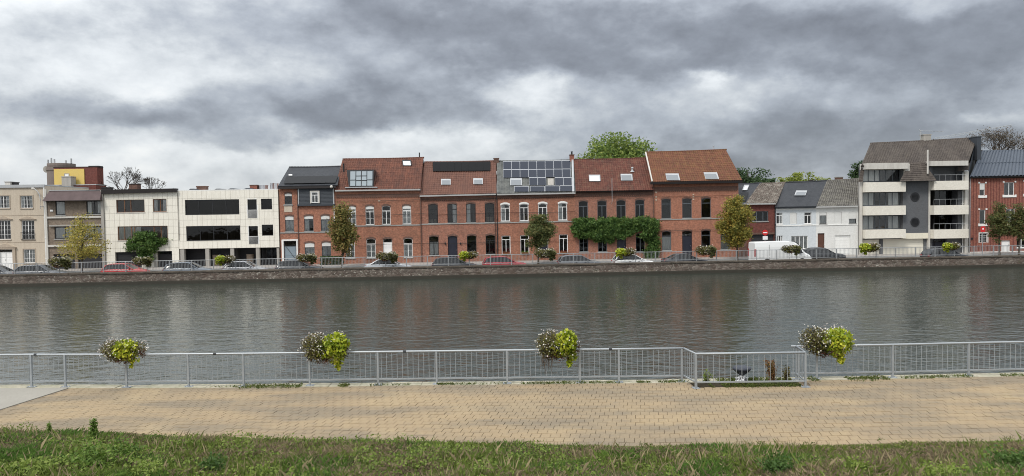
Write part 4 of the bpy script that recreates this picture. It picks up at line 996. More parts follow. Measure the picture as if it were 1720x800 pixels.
def tiled_west():
    H = House('tiled_house', 'pale tile clad house with black roof edge, brown window frames and a climbing shrub', 176.5, 299.5, 322, 'panel_joint', depth=10)
    B = 'brown_frame'
    H.win(195.5, 335.5, 243, 357, B, (.28, .50), (), curtain=None, fw=.07, sill='concrete_light', glass='glass'); H.win(257, 334.5, 280, 356, B, (.52,), (), curtain='sides', fw=.07, sill='concrete_light')
    H.win(198, 380, 282, 403.5, B, (.13, .27, .33, .72, .86), (), curtain='left', fw=.08, sill='concrete_light')
    H.garage(194, 423.5, 238, 452, 'garage_dark', .35); H.door(263.5, 422, 289.5, 451, 'black_paint', fan=.2, dep=.6)
    H.finish((.36, .70), flat='dark_fascia')
    x = np.linspace(H.x0, H.x1, 16); zr = [H.L(238, y).z for y in (451.5, 440, 428, 417, 405, 393, 381, 369.5, 358, 346, 334, 322.5)]
    cladding(H, list(x), zr, H.op)
    a = H.L(173, 322).x; m = MB(); m.hexa([(a, -.4, H.h - .22), (H.x1 + .02, -.4, H.h - .1), (H.x1 + .02, 0.3, H.h - .1), (a, .3, H.h - .22), (a, -.45, H.h + .26), (H.x1 + .02, -.45, H.h + .3), (H.x1 + .02, .3, H.h + .3), (a, .3, H.h + .26)]); m.build('fascia', 'dark_fascia', H.root)
    H.box('pillar', (259, 422, 263.3, 451), 'concrete', -.05, .3)
    H.chimney(216.5, 309, 230.5, 321, 'brick_dark', 3.0, 'dark_fascia', w=1.0); H.chimney(170, 315, 186, 322, 'dark_fascia', 2.6, 'dark_fascia', w=.6)
    m = MB(); p = H.L(291, 316, 2); m.tube([(p.x, 2, H.h), (p.x, 2, p.z)], .04, 6); m.box(p.x - .15, 1.98, p.z - .15, p.x + .15, 2.02, p.z - .1); m.build('roof_vent', 'zinc', H.root)
    H.pipe(299, 324, 404, 'concrete', .025, -.06)
tiled_west()
def tiled_east():
    H = House('tiled_building', 'pale tile clad building with two long black window bands above open dark ground floor', 300, 468.5, 320, 'panel_joint', depth=11, cat='building')
    D = 'dark_frame'; zo = H.L(384, 417).z
    H.win(311, 335.5, 402, 361, D, (.25, .5, .75), (), curtain=None, fw=.1, sill=None, glass='glass_dark'); H.win(313, 379.5, 404, 404.5, D, (.25, .5, .75), (), curtain=None, fw=.1, sill=None, glass='glass_dark')
    for y0, y1, x0 in ((335, 366.5, 416), (380, 410, 418)):
        o, r = H.win(x0, y0, x0 + 15.5, y1, D, (), (), fw=.08, sill=None, glass='glass_dark', surround='white_frame'); a, b, c, d = r; m = MB(); zt = b + (d - b) * .42; n = 9
        for i in range(n + 1): xx = a + (c - a) * i / n; m.box(xx - .012, -.1, b, xx + .012, -.075, zt)
        m.box(a - .02, -.105, zt, c + .02, -.07, zt + .04); m.build('window_guard', 'white_frame', o)
    H.win(438.5, 334, 457, 352, D, (), (), fw=.08, sill=None, glass='glass_dark'); H.win(440, 377.5, 459, 396, D, (), (), fw=.08, sill=None, glass='glass_dark')
    zb = H.zb; H.op.append((H.x0 + .001, .0, H.x1 - .001, zo, 0, 2.2)); H.finish((.34, .67), flat='white_paint')
    ops = H.op; xs = list(np.linspace(H.x0, H.x1, 22)); zr = [zo] + [H.L(384, y).z for y in (405, 393, 381, 369, 357, 345, 333, 320)]; cladding(H, xs, zr, ops)
    # recessed ground floor: pillars, garage doors, entrance
    for a, c in ((303, 309.5), (345, 351.5), (387, 393), (430, 436), (465, 469)): H.box('pillar', (a, 417.2, c, 452), 'concrete', .02, .45)
    def back(px, mat, name, y=2.1): a, b, c, d = H.rect(px[0], 418, px[1], 452); m = MB(); m.box(a, y, 0.1, c, y + .06, zo - .05); n = 6
    for a, c in ((300, 345), (345, 388), (388, 431)):
        xa, xb = H.L(a, 430).x + .15, H.L(c, 430).x - .1; m = MB(); m.box(xa, 1.9, .1, xb, 1.95, zo - .1)
        for i in range(9): z0 = .12 + (zo - .3) * i / 9; m.box(xa + .05, 1.87, z0, xb - .05, 1.9, z0 + (zo - .3) / 9 - .03)
        m.build('garage_door', 'garage_dark', H.root)
    xa, xb = H.L(434, 430).x, H.L(468, 430).x - .1; m = MB(); m.box(xa, 1.6, .1, xb, 1.66, .9); m.box(xa, 1.6, .9, xa + .1, 1.66, zo); m.box(xb - .1, 1.6, .9, xb, 1.66, zo); m.box((xa + xb) / 2 - .05, 1.6, .9, (xa + xb) / 2 + .05, 1.66, zo - .02); o = m.build('entrance_screen', 'dark_frame', H.root)
    m = MB(); m.box(xa + .1, 1.62, .9, (xa + xb) / 2 - .05, 1.63, zo - .04); m.build('pane', 'glass', o); m = MB(); m.box((xa + xb) / 2 + .05, 1.62, .9, xb - .1, 1.63, zo - .04); m.build('pane', 'glass', o)
    m = MB(); m.box(H.x0 + .01, .01, zo - .02, H.x1 - .01, 2.4, zo + .0); m.build('soffit', 'concrete', H.root)
    m = MB(); m.box(H.x0 + .01, 2.2, .0, H.x1 - .01, 2.25, zo - .03); m.build('back_wall', 'black_paint', H.root)
    H.chimney(330, 313, 345.5, 319, 'brick_dark', 3.0, 'brick_dark'); H.chimney(419.5, 311, 431.5, 319, 'brick_red_stripe', 3.0, 'brick_dark')
    for px, nm in (((432.5, 311, 448, 319), 'roof_duct'), ((452, 307.5, 459, 319), 'roof_duct'), ((461, 308, 466, 319), 'roof_duct')):
        a, b, c, d = H.rect(*px, 3.0); m = MB(); m.lathe([((c - a) / 2, H.h - .1), ((c - a) / 2, d - .1), ((c - a) / 2 * 1.1, d - .08), ((c - a) / 2 * 1.1, d)], 14, (a + c) / 2, 3.5); m.build(nm, 'steel', H.root)
    for x0, x1, y in ((314, 330, 317), (356, 375, 317), (378, 400, 316.5), (402, 430, 316)):
        a = H.L(x0, 320, 1.5); c = H.L(x1, 320, 1.5); t = H.L((x0 + x1) / 2, y, 1.5); m = MB(); m.hexa([(a.x, 1.5, H.h), (c.x, 1.5, H.h), (c.x, 4, H.h), (a.x, 4, H.h), (t.x - .2, 1.6, t.z), (t.x + .2, 1.6, t.z), (t.x + .2, 4, t.z), (t.x - .2, 4, t.z)]); m.build('rooflight', 'slate_siding', H.root)
tiled_east()

# ---- narrow brick house with slate dormer
def house_slate():
    H = House('house', 'narrow brick house with slate clad top floor and black solar panels on grey roof', 470.5, 563, 316, 'brick_orange_b', depth=9)
    G_ = dict(frame='gray_frame', rise=.12, lint='brick_dark')
    H.win(478, 325, 490.5, 343.5, trans=(), mull=(), blind=.25, **G_); H.win(479, 363, 493.5, 389, trans=(.25,), curtain='full', blind=.25, **G_)
    H.win(511, 362.5, 526.5, 388.5, curtain='left', blind=.2, **G_); H.win(539, 362, 554, 388, curtain='full', blind=.25, **G_)
    H.win(512, 408, 528.5, 435, curtain='full', blind=.28, **G_); H.win(540.5, 407, 556, 434, curtain='full', blind=.25, **G_)
    H.door(477, 405, 498, 449, 'door_bluegray', fan=.2, frame='gray_frame')
    m = MB(); a, b, c, d = H.rect(477, 413, 498, 449)   # diagonal bars of the door
    m.tube([(a + .25, .1, d - .1), (c - .2, .1, b + 1.0)], .04, 4); m.tube([(a + .25, .1, b + 1.0), (c - .2, .1, b + .2)], .04, 4); m.build('door_bars', 'gray_frame', H.root)
    H.box('surround', (473.5, 403, 476.8, 449), 'white_paint', -.04, -.001); H.box('surround', (498.2, 403, 500.5, 449), 'white_paint', -.04, -.001); H.box('surround', (473.5, 402.3, 500.5, 404.6), 'white_paint', -.05, -.002)
    H.box('stone_panel', (477.5, 346.5, 491, 356.5), 'beige_stone', -.03, -.001); H.box('ledge', (476, 343.9, 492, 345.6), 'stone_sill', -.1, -.003)
    H.course((471, 391.5), (562, 390), 'stone_sill', .12); H.pipe(499.3, 318, 448, 'brick_dark', .06, -.05); H.pipe(560.5, 324, 372, 'white_frame', .05)
    a, b, c, d = H.rect(501.5, 316, 561, 346)           # slate-clad storey stands a little proud
    m = MB(); n = 12
    for i in range(n): z0 = b + .2 + (d - b - .2) * i / n; m.hexa([(a, -.17, z0), (c, -.17, z0), (c, 0, z0), (a, 0, z0), (a, -.14, z0 + (d - b - .2) / n), (c, -.14, z0 + (d - b - .2) / n), (c, 0, z0 + (d - b - .2) / n), (a, 0, z0 + (d - b - .2) / n)])
    m.build('slate_cladding', 'slate_siding', H.root); m = MB(); m.box(a - .1, -.3, b, c + .1, 0, b + .2); m.build('cornice', 'slate_siding', H.root)
    m = MB(); m.box(a - .02, -.2, b + .2, a + .08, -.142, d); m.box(c - .08, -.2, b + .2, c + .02, -.142, d); m.build('corner_trim', 'zinc', H.root)
    o, r = H.win(523.5, 322.5, 535.5, 341, 'white_frame', (.5,), (.3,), fw=.09, curtain='full', sill=None, y=-.30, surround=None, dep=.2)
    a2, b2, c2, d2 = r; m = MB(); m.box(a2 - .14, -.26, b2 - .05, a2 - .001, -.175, d2 + .12); m.box(c2 + .001, -.26, b2 - .05, c2 + .14, -.175, d2 + .12); m.box(a2, -.26, d2, c2, -.175, d2 + .12); m.build('window_casing', 'concrete_light', o)
    H.roof((467, 312.5), (567, 311), (485.5, 281), (573, 279.5), 'slate', ridge_off=4.5, eave_off=-.5, pan=.25, amp=.012, course=.25, tile=False)
    H.finish((.36, .69)); H.box('eave_board', (468, 312, 565, 317), 'dark_fascia', -.45, -.19)
    for i in range(5): H.panel(474.5 + i * 17.4 + (2.0), 297.0 - i * .3, 474.5 + (i + 1) * 17.4 + 2.0, 308.5 - i * .3, 4.5, 'solar_black', 'solar_black')
    a, b, c, d = H.rect(483, 294.5, 490, 296, 2.0); H.slab_on_roof('roof_vent', (485, 294.3, 491, 296, 0), 'white_frame', .05, .1)
    m = MB(); p = H.L(557, 314, -.5); m.lathe([(.05, -.18), (.16, -.1), (.18, .0), (.14, .12), (.04, .17)], 14); o = m.build('lamp_globe', 'concrete_light', H.root, smooth=True); o.location = (p.x, -.62, p.z)
house_slate()

# ---- the five brick houses under one long front
def brick_row():
    WF = dict(frame='white_frame', rise=.14, lint='brick_dark', trans=(.28,))
    # first
    H = House('brick_house', 'orange brick house with recessed roof window and white framed arched windows', 563, 706, 321, 'brick_orange', depth=9.4, group='brick houses in one row')
    for x0, x1, c in ((583.5, 598, 'full'), (614, 628.5, None), (641.5, 656, None), (676, 690.5, 'full')): H.win(x0, 346 - (x0 - 614) * .013, x1, 377.5 - (x0 - 614) * .013, curtain=c, grid=(1, 3), blind=.18 if c or x0 == 614 else 0, **WF)
    for x0, x1, c in ((580.5, 596, 'full'), (615.5, 631, 'full'), (678, 693, 'full')): H.win(x0, 401 - (x0 - 614) * .013, x1, 433.5 - (x0 - 614) * .013, curtain='low', grid=(1, 3), **{**WF, 'frame': 'white_frame'}, blind=0)
    H.door(643.5, 401, 659, 443, 'white_frame', rise=.14, fan=.16, panels=1, lint='brick_dark')
    H.course((563, 380.5), (706, 378), 'stone_sill', .12); facade_band(H, (565, 329.5), (705, 329.5), .35)
    H.roof((561.5, 320), (706.5, 317.5), (575.5, 267.5), (711, 265), 'tile_red', amp=.035); H.finish((.5,)); H.gutter((563, 319.5), (706, 317.5))
    H.skylight(676.5, 270, 691.5, 279, -1, 'dark_frame', pale=True)
    # recessed roof window (loggia)
    b = 314.5; q = [H.on_slope(586, 315, .05), H.on_slope(627, 315, .05), H.on_slope(632, 287.5, .05), H.on_slope(587.5, 287.5, .05)]
    m = MB(); m.hexa([(q[0].x, q[0].y - .05, q[0].z), (q[1].x, q[1].y - .05, q[1].z), (q[1].x, q[3].y + .1, q[1].z), (q[0].x, q[3].y + .1, q[0].z), (q[3].x, q[0].y + .35, q[3].z), (q[2].x, q[0].y + .35, q[3].z), (q[2].x, q[3].y + .1, q[3].z), (q[3].x, q[3].y + .1, q[3].z)]); dn = m.build('dormer', 'dark_frame', H.root)
    x0, x1, z0, z1, y = q[0].x + .12, q[1].x - .05, q[0].z + .12, q[3].z - .12, q[0].y
    cols = [(0, .26), (.26, .5), (.5, .74), (.74, 1)]; 
    for i, (u0, u1) in enumerate(cols):
        rowsz = [(0, .4), (.4, 1)] if i in (0, 3) else [(0, .36), (.36, .66), (.66, 1)]
        for v0, v1 in rowsz:
            f0 = lambda v: y - .06 + .36 * v
            m = MB(); xa, xb = x0 + (x1 - x0) * u0 + .05, x0 + (x1 - x0) * u1 - .05; za, zb = z0 + (z1 - z0) * v0 + .05, z0 + (z1 - z0) * v1 - .05
            m.hexa([(xa, f0(v0) - .03, za), (xb, f0(v0) - .03, za), (xb, f0(v0), za), (xa, f0(v0), za), (xa, f0(v1) - .03, zb), (xb, f0(v1) - .03, zb), (xb, f0(v1), zb), (xa, f0(v1), zb)]); m.build('pane', 'dormer_pane', dn)
    m = MB(); m.box(q[0].x - .4, q[0].y - .35, q[0].z - .08, q[1].x + .5, q[0].y - .12, q[0].z + .02); m.build('flashing', 'zinc', dn)
    m = MB(); p = H.on_slope(577.5, 289, 0); m.tube([p, p + Vector((0, 0, .9))], .09, 8); m.tube([p + Vector((0, 0, .9)), p + Vector((0, 0, 1.0))], .14, 8); m.build('flue', 'black_paint', H.root)
    p = H.L(704.5, 264, 4.5); m = MB(); m.tube([p, p + Vector((0, 0, .55))], .07, 6); m.build('flue', 'black_paint', H.root)
    H.pipe(706, 322, 441, 'brick_dark', .06)
    p = H.L(637, 337.5); m = MB(); m.box(p.x - .12, -.04, p.z - .07, p.x + .12, 0, p.z + .07); m.build('wall_anchor', 'beige_stone', H.root)
    # second
    H = House('brick_house', 'orange brick house with black framed arched windows and thin black solar strip', 706, 834.5, 330, 'brick_orange_c', depth=9.4, group='brick houses in one row')
    DF = dict(frame='dark_frame', rise=.14, lint='brick_dark', trans=(.3,))
    for i, x0 in enumerate((719.5, 751.5, 783, 814.5)): H.win(x0, 343 - i * .6, x0 + 16, 375 - i * .6, curtain=(None, 'right', 'left', None)[i], **DF)
    for i, x0 in enumerate((721, 784.5, 816)): H.win(x0, (397, 395.5, 395)[i], x0 + 15.8, (429, 427.5, 427)[i], curtain=('low', None, None)[i], **{**DF, 'mull': ((.5,), (), (.4,))[i]})
    H.door(752.5, 396.5, 768.5, 436.5, 'door_navy', rise=.12, fan=.0, lint='brick_dark', panels=1)
    H.course((706, 377), (834.5, 374.5), 'stone_sill', .12); facade_band(H, (707, 335), (834, 335), .3)
    H.roof((704, 328), (834, 325), (712.5, 272.5), (833.5, 270.5), 'tile_redbrown', amp=.032); H.finish((.5,)); H.gutter((705, 328.5), (833, 325.5))
    for i in range(8): H.panel(727 + i * 12.1, 272.5 - i * .12, 727 + (i + 1) * 12.1, 288 - i * .15, .0, 'solar_black', 'solar_black')
    H.skylight(741, 302, 757, 311.5, 0); H.skylight(795, 301, 811, 310.5, 0)
    m = MB(); p = H.L(830.8, 328, -.09); H.pipe(830.8, 328, 432, 'brick_dark', .04); H.pipe(834.4, 328, 432, 'dark_frame', .05)
    H.chimney(829.5, 266, 838, 276, 'brick_dark', 4.2, 'brick_dark', w=.7)
    for x, y in ((748, 411), (773.5, 411)): p = H.L(x, y); m = MB(); m.lathe([(.05, 0), (.08, .05), (.08, .2), (.05, .25)], 8); o = m.build('wall_lamp', 'black_paint', H.root); o.location = (p.x, -.1, p.z)
    # third
    H = House('brick_house', 'orange brick house with white arched lintels and a roof covered in framed solar panels', 834.5, 966.5, 327, 'brick_orange', depth=9.4, group='brick houses in one row')
    W2 = dict(frame='white_frame', rise=.16, lint='white_paint', trans=(.24,), fw=.09)
    for i, x0 in enumerate((841, 872.5, 904, 937.5)): H.win(x0, 343 - i * .7, x0 + 15.3, 372 - i * .6, curtain=('left', None, None, 'left')[i], **W2)
    W3 = {**W2, 'lint': None, 'rise': 0.0, 'trans': (.22,)}
    for i, x0 in enumerate((842.5, 874, 939)):
        o, r = H.win(x0, (396, 395.5, 394)[i], x0 + 15, (426.5, 426, 425)[i], **W3); a, b, c, d = r
        m = MB(); m.box(a + .1, -.2, b, c - .1, -.02, b + .14); bx = m.build('flower_box', 'brown_frame', o)
        pts = np.stack([rng.uniform(a + .1, c - .1, 90), rng.uniform(-.24, 0, 90), b + .12 + np.abs(rng.normal(0, .1, 90))], 1); link('flowers', np_mesh('flowers', leaf_verts(pts, .1), 4), ('bloom_red', 'weed_leaf', 'bloom_red')[i], o)
    H.door(905.5, 395, 921, 434, 'door_navy', fan=.2, frame='white_frame', dep=.25)
    H.course((834.5, 374.5), (966.5, 372), 'stone_sill', .12); facade_band(H, (836, 331), (965, 331), .3)
    H.roof((835, 325.5), (967, 323), (834.5, 271), (963.5, 269), 'slate_gray', amp=.02, course=.22, pan=.3); H.finish((.5,)); H.gutter((835.5, 326), (966.5, 323.5))
    for i in range(8):
        x = 845 + i * 14.15; sl = -.012 * i * 14; k = .9 * i / 7; H.panel(x, 271.2 + sl, x + 14.15, 284.8 + sl, -.15 - k * .2); H.panel(x + .3 + k * .2, 285.2 + sl, x + 14.45 + k * .2, 298.8 + sl, -.15 - k * .2)
    for x in (889, 903.3, 932.2, 946.5): H.panel(x, 298.6, x + 14.2, 311.6, -.4)
    for x in (864, 890.5, 915.5, 940.3): H.panel(x, 313.2 - (x - 864) * .012, x + 24.4, 322.2 - (x - 864) * .012, -.2)
    H.skylight(857, 301, 876.5, 312.5, 0); H.slab_on_roof('roof_hatch', (920, 300.5, 930, 311.5, 0), 'concrete', .03, .06)
    H.slab_on_roof('verge', (961, 269.5, 964, 323.5, -1.0), 'zinc', .02, .2)
    # fourth
    H = House('brick_house', 'brick house with dark weathered tile roof and thick green creeper across its front', 966.5, 1097, 322.5, 'brick_orange_c', depth=9.4, group='brick houses in one row')
    for i, x0 in enumerate((972, 1003.5, 1035.5, 1067)): H.win(x0, 338 - i * .8, x0 + 15.5, 369 - i * .8, frame='gray_frame', rise=.14, lint='brick_dark', trans=(.28,), curtain=(None, None, None, 'full')[i], glass='glass_dark')
    for i, x0 in enumerate((973, 1004.5, 1068)): H.win(x0, 392, x0 + 15, 423, frame='gray_frame', rise=.12, trans=(.25,), glass='glass_dark')
    H.door(1036.5, 391, 1051.5, 430, 'door_navy', rise=.12, fan=.2)
    H.course((966.5, 372), (1097, 369.5), 'stone_sill', .12); facade_band(H, (968, 326), (1096, 326), .45)
    H.roof((967, 322), (1098, 319.5), (964, 268.5), (1084, 265.5), 'tile_dark', amp=.035); H.finish((.5,)); H.gutter((967.5, 322), (1097, 320), 'dark_fascia', h=.1)
    H.skylight(989.5, 295, 1008.5, 305.5, -.6, pale=True); H.skylight(1043, 293.5, 1062.5, 304.5, -.8)
    H.chimney(957.5, 260, 964.5, 270, 'brick_red_stripe', 4.2, 'brick_dark', pots=1, w=.6)
    p = H.on_slope(1062, 289, 0); m = MB(); m.lathe([(.3, 0), (.12, .18), (.12, .45), (.2, .47), (.03, .62)], 10); o = m.build('roof_vent', 'zinc', H.root); o.location = p
    a = H.L(1027, 300, -.12); b2 = H.L(1027, 343, -.12); m = MB(); m.tube([(a.x, -.45, a.z), (a.x, -.45, b2.z + .3), (a.x, -.05, b2.z)], .03, 6); m.build('cable_mast', 'zinc', H.root)
    # fifth, taller
    H = House('brick_house', 'tallest orange brick house of the row with a rust coloured tile roof and black eaves', 1097, 1240.5, 306.5, 'brick_orange_b', depth=9.4, group='brick houses in one row')
    for i, x0 in enumerate((1111, 1146, 1178)): H.win(x0, 334.3 - i * .8, x0 + 16, 367.3 - i * .8, frame='gray_frame', rise=.14, lint='brick_dark', trans=(.26,), mull=(), glass='glass')
    for i, x0 in enumerate((1112, 1178, 1210.5)): H.win(x0, (388.5, 387, 387)[i], x0 + 15.5, (420.5, 419, 419)[i], frame='gray_frame', rise=.14, lint='brick_dark', trans=(.26,), mull=(), curtain=('low', None, 'low')[i])
    H.door(1146, 388, 1162.5, 429, 'door_navy', rise=.14, fan=.22, lint='brick_dark')
    H.course((1097, 369.5), (1240.5, 366.5), 'stone_sill', .12); facade_band(H, (1099, 318), (1239, 318), .5)
    H.roof((1094, 306), (1247, 303), (1084.5, 256), (1219, 251.5), 'tile_orange', amp=.035, eave_off=-.55); H.finish((.5,)); H.gutter((1093, 306), (1247, 303.3), 'dark_fascia', -.6, .28)
    H.skylight(1120, 293, 1142, 304, -2.5); H.skylight(1185, 291, 1207.5, 302, -3.5)
    H.slab_on_roof('verge', (1094.2, 257, 1096.2, 306, -11.0), 'concrete_light', .03, .16)
    p = H.L(1198.5, 252, 4.6); m = MB(); m.tube([p, p + Vector((0, 0, .45))], .08, 8); m.tube([p + Vector((0, 0, .45)), p + Vector((0, 0, .52))], .13, 8); m.build('flue', 'steel', H.root)
    H.pipe(1097.5, 308, 432, 'brick_dark', .06)
    for x, y in ((1164.5, 331), (1164.5, 327), (1164.5, 335), (1102, 323), (1102, 331), (1102, 336)): p = H.L(x, y); m = MB(); m.box(p.x - .09, -.05, p.z - .07, p.x + .09, 0, p.z + .07); m.build('wall_anchor', 'beige_stone', H.root)
leafmat('bloom_red', [(0.30, 0.03, 0.03), (0.25, 0.06, 0.04), (0.08, 0.10, 0.03)], .2)
gloss('dormer_pane', (0.33, 0.38, 0.41), 0.1, 0.4)
brick_row()

# ---- low houses east of the row
def low_houses():
    H = House('house', 'sliver of a low house with black slate roof and bright skylight behind the golden tree', 1240.8, 1254, 342, 'brick_dark', depth=8)
    H.win(1243, 356, 1251, 376, 'gray_frame', (), ())
    H.roof((1238, 343.5), (1254, 343), (1238, 309), (1279, 307.5), 'slate', tile=False, amp=.01); H.finish((.5,))
    H.skylight(1246.5, 312, 1255, 320.5, 3.5, pale=True); H.panel(1242, 323.5, 1253, 337.5, 4.5, 'solar_black', 'solar_black'); H.gutter((1240, 343), (1254, 342.5), 'zinc')
    H = House('house', 'small deep red brick house with mossy brown tile roof', 1254, 1303, 343, 'brick_deep_red', depth=8)
    H.win(1263.5, 355, 1290.5, 372, 'gray_frame', (.28, .68), (), sill='stone_sill', curtain='full', glass='glass_dark')
    H.garage(1262, 394, 1300, 432, 'garage_dark'); H.box('ledge', (1255, 391, 1302, 394), 'brick_dark', -.06, -.001)
    H.roof((1252, 342.5), (1304.5, 341.5), (1275.5, 308.5), (1319, 306.5), 'tile_moss', amp=.05); H.finish((.5,)); H.gutter((1250, 342), (1302.5, 341.2)); H.pipe(1302, 345, 432, 'dark_frame', .06)
    H = House('house', 'pale blue painted house with black slate roof and a grey skylight', 1303, 1371, 349, 'brick_pale_blue', depth=8)
    H.win(1304, 357.5, 1314.5, 376.5, mull=(.5,), trans=(.25,), rise=0, sill='white_paint', curtain='right'); H.win(1351, 357, 1363, 376, trans=(.25,), sill='white_paint', curtain=None)
    o, r = H.win(1326.5, 357, 1338.5, 376.3, trans=(), mull=(), rise=.08, blind=1.0, sill=None)
    H.win(1305, 396, 1314.5, 415, mull=(.35, .65), trans=(), sill='white_paint', curtain='sides'); H.win(1329, 396.5, 1357, 418, mull=(.25, .5, .75), trans=(), curtain='full', sill='white_paint')
    H.course((1303, 379.5), (1371, 378), 'white_paint', .12); H.course((1303, 352), (1371, 351), 'white_paint', .14)
    H.roof((1301.5, 348), (1371, 346.5), (1318.5, 306.5), (1389, 303.5), 'slate', tile=False, amp=.012, course=.25); H.finish((.5,)); H.gutter((1303, 347.5), (1371, 346.5), 'slate_siding')
    H.skylight(1334, 321.5, 1352.5, 329.5, 3.0)
    H = House('house', 'white painted house with lichen grey tile roof and white garage door', 1371, 1441, 348, 'brick_white', depth=8)
    H.win(1376.5, 356, 1388.5, 376, 'dark_frame', (), (), rise=.08, curtain='full', blind=.3); H.win(1426, 355.5, 1438.5, 375.5, 'dark_frame', (), (.7,), rise=.08, curtain='full', blind=.6)
    H.win(1401, 355.5, 1414, 376, trans=(), mull=(), rise=.08, blind=1.0, sill=None)
    H.door(1373.5, 392, 1385, 428, 'door_brown'); H.garage(1402, 395.5, 1428.5, 425, 'white_paint', .2)
    H.course((1371, 378.5), (1441, 377), 'white_paint', .1)
    H.roof((1371, 347.5), (1441, 346), (1389, 303.5), (1444, 300), 'tile_graymoss', amp=.05); H.finish((.5,)); H.gutter((1370.5, 347), (1440.5, 345.5))
    H.chimney(1405, 297.5, 1416, 303, 'brick_dark', 5.5, 'concrete', w=.5)
low_houses()

# ---- apartment house with balconies
def apartments():
    H = House('apartment_house', 'apartment house with cream balcony fronts, grey centre with two round windows and brown tile roof', 1441.5, 1624.5, 305, 'brick_gray', depth=10, cat='building')
    # left stack: window bands between cream parapets
    for y0, y1 in ((284.5, 305), (323.5, 345.5), (362.5, 385)):
        o, r = H.win(1450, y0, 1513, y1, 'gray_frame', (.16, .33, .46, .62, .80), (), curtain='sides' if y0 > 300 else 'left', fw=.06, sill=None, dep=.5)
    H.garage(1449, 402.5, 1478, 431, 'garage_cream', .2); H.garage(1483, 401, 1552, 431, 'garage_cream', .2, 9)
    for y0, y1 in ((306.5, 323), (346, 361.5), (385.5, 400)): H.box('balcony_front', (1446.5, y0, 1513.5, y1), 'brick_cream', -1.0, -.003)
    # right stack: open balconies with rails
    for y0, y1 in ((279.5, 305), (320, 345.5), (361, 386)):
        r = H.rect(1561, y0, 1609, y1); H.opening(r, 0, 1.2); a, b, c, d = r; m = MB(); yo = 1.15; m.box(a, yo, b, c, yo + .05, b + .08); m.box(a, yo, d - .08, c, yo + .05, d)
        for u in (0, .28, .55, .82): m.box(a + (c - a) * u, yo, b, a + (c - a) * u + .07, yo + .05, d)
        o = m.build('balcony_window', 'dark_frame', H.root)
        for u in (0, .28, .55, .82):
            m = MB(); m.box(a + (c - a) * u + .07, yo + .02, b, a + (c - a) * min(u + .28, 1), yo + .03, d); m.build('pane', 'glass_dark', o)
        m = MB(); xa, xb = H.L(1560, 390).x, H.L(1616, 390).x; zz = b + .75
        m.tube([(xa, -1.0, zz), (xb, -1.0, zz)], .02, 6)
        for u in range(7): x = xa + (xb - xa) * u / 6; m.tube([(x, -1.0, b - .1), (x, -1.0, zz)], .011, 5)
        m.build('balcony_rail', 'zinc', H.root)
    for y0, y1 in ((304.5, 319.5), (345, 360.5), (385, 400)):
        a, b, c, d = H.rect(1559.5, y0, 1616.5, y1); m = MB(); m.box(a, -1.15, b, c, -1.0, d); m.box(a, -1.0, b, a + .12, -.003, d); m.box(c - .12, -1.0, b, c, -.003, d); m.box(a + .12, -1.0, b, c - .12, -.003, b + .15); m.build('balcony_front', 'brick_cream', H.root)
    H.door(1566, 402, 1590, 431, 'door_navy', fan=.2, dep=.5, panels=1)
    # centre tower
    a, b, c, d = H.rect(1514, 391.5, 1556.5, 431); m = MB(); m.box(a, -.30, d + .002, c, -.002, H.h); tw = m.build('tower_front', 'brick_gray', H.root); m = MB()
    m.box(a, -.32, H.rect(1514, 391.5, 1556.5, 401)[1], c, -.002, d); m.build('tower_base', 'cream_paint', H.root)
    for y in (331, 373.2):
        p = H.L(1534.2, y); m = MB(); m.lathe([(.56, -.36), (.56, -.31), (.42, -.31), (.42, -.36)], 28, axis='y'); o = m.build('round_window', 'dark_frame', H.root); o.location = (p.x, 0, p.z)
        m = MB(); m.lathe([(.43, -.325), (.43, -.315)], 28, axis='y'); q = m.build('pane', 'solar_black', o); m = MB(); m.box(-.42, -.345, -.02, .42, -.33, .02); m.box(-.02, -.343, -.42, .02, -.332, .42); m.build('glazing_bar', 'dark_frame', o)
    for x, w in ((1444, .28), (1558, .2), (1620.5, .42)): p = H.L(x, 350); m = MB(); zt = H.L(x, 288 if x > 1600 else 300).z; m.box(p.x - w / 2, -.38, 0, p.x + w / 2, -.002, zt); m.build('pilaster', 'concrete_light', H.root)
    H.pipe(1617.5, 290, 430, 'white_frame', .05, -.12); H.pipe(1625, 290, 428, 'white_frame', .05, -.12)
    # roof: two pitches, a lower apron over the centre
    H.roof((1446, 279), (1626, 275), (1462, 241), (1641.5, 231.5), 'tile_brown', ridge_off=4.5, eave_off=-.6, amp=.04, course=.3, pan=.3, gables=True)
    sl = H.slope
    H.finish((.25, .5, .75))
    # bays of the top storey and side parts of the roof that reach down
    def apron(p4, name='roof_apron'):
        q = [H.L(x, y, o) for x, y, o in p4]; nrm = (q[1] - q[0]).cross(q[3] - q[0]).normalized(); m = MB(); N = 10
        V = []; F = []; UV = []
        for j in range(N):
            for k in (0, 1):
                v = (j + k * .9999) / N
                for u in np.linspace(0, 1, 13): pp = (q[0] * (1 - u) + q[1] * u) * (1 - v) + (q[3] * (1 - u) + q[2] * u) * v; V.append(tuple(pp + nrm * (.04 * (1 - k) + .02 * (int(u * 12) % 2)))); UV.append((u * (q[1] - q[0]).length, v * (q[3] - q[0]).length))
        for j in range(2 * N - 1):
            for i in range(12): F.append((j * 13 + i, j * 13 + i + 1, (j + 1) * 13 + i + 1, (j + 1) * 13 + i))
        me = bpy.data.meshes.new(name); me.from_pydata(V, [], F); uvl = me.uv_layers.new(name='UVMap'); idx = np.empty(len(me.loops), dtype=np.int32); me.loops.foreach_get('vertex_index', idx); uvl.data.foreach_set('uv', np.array(UV, dtype=np.float32)[idx].ravel()); link(name, me, 'tile_brown', H.root)
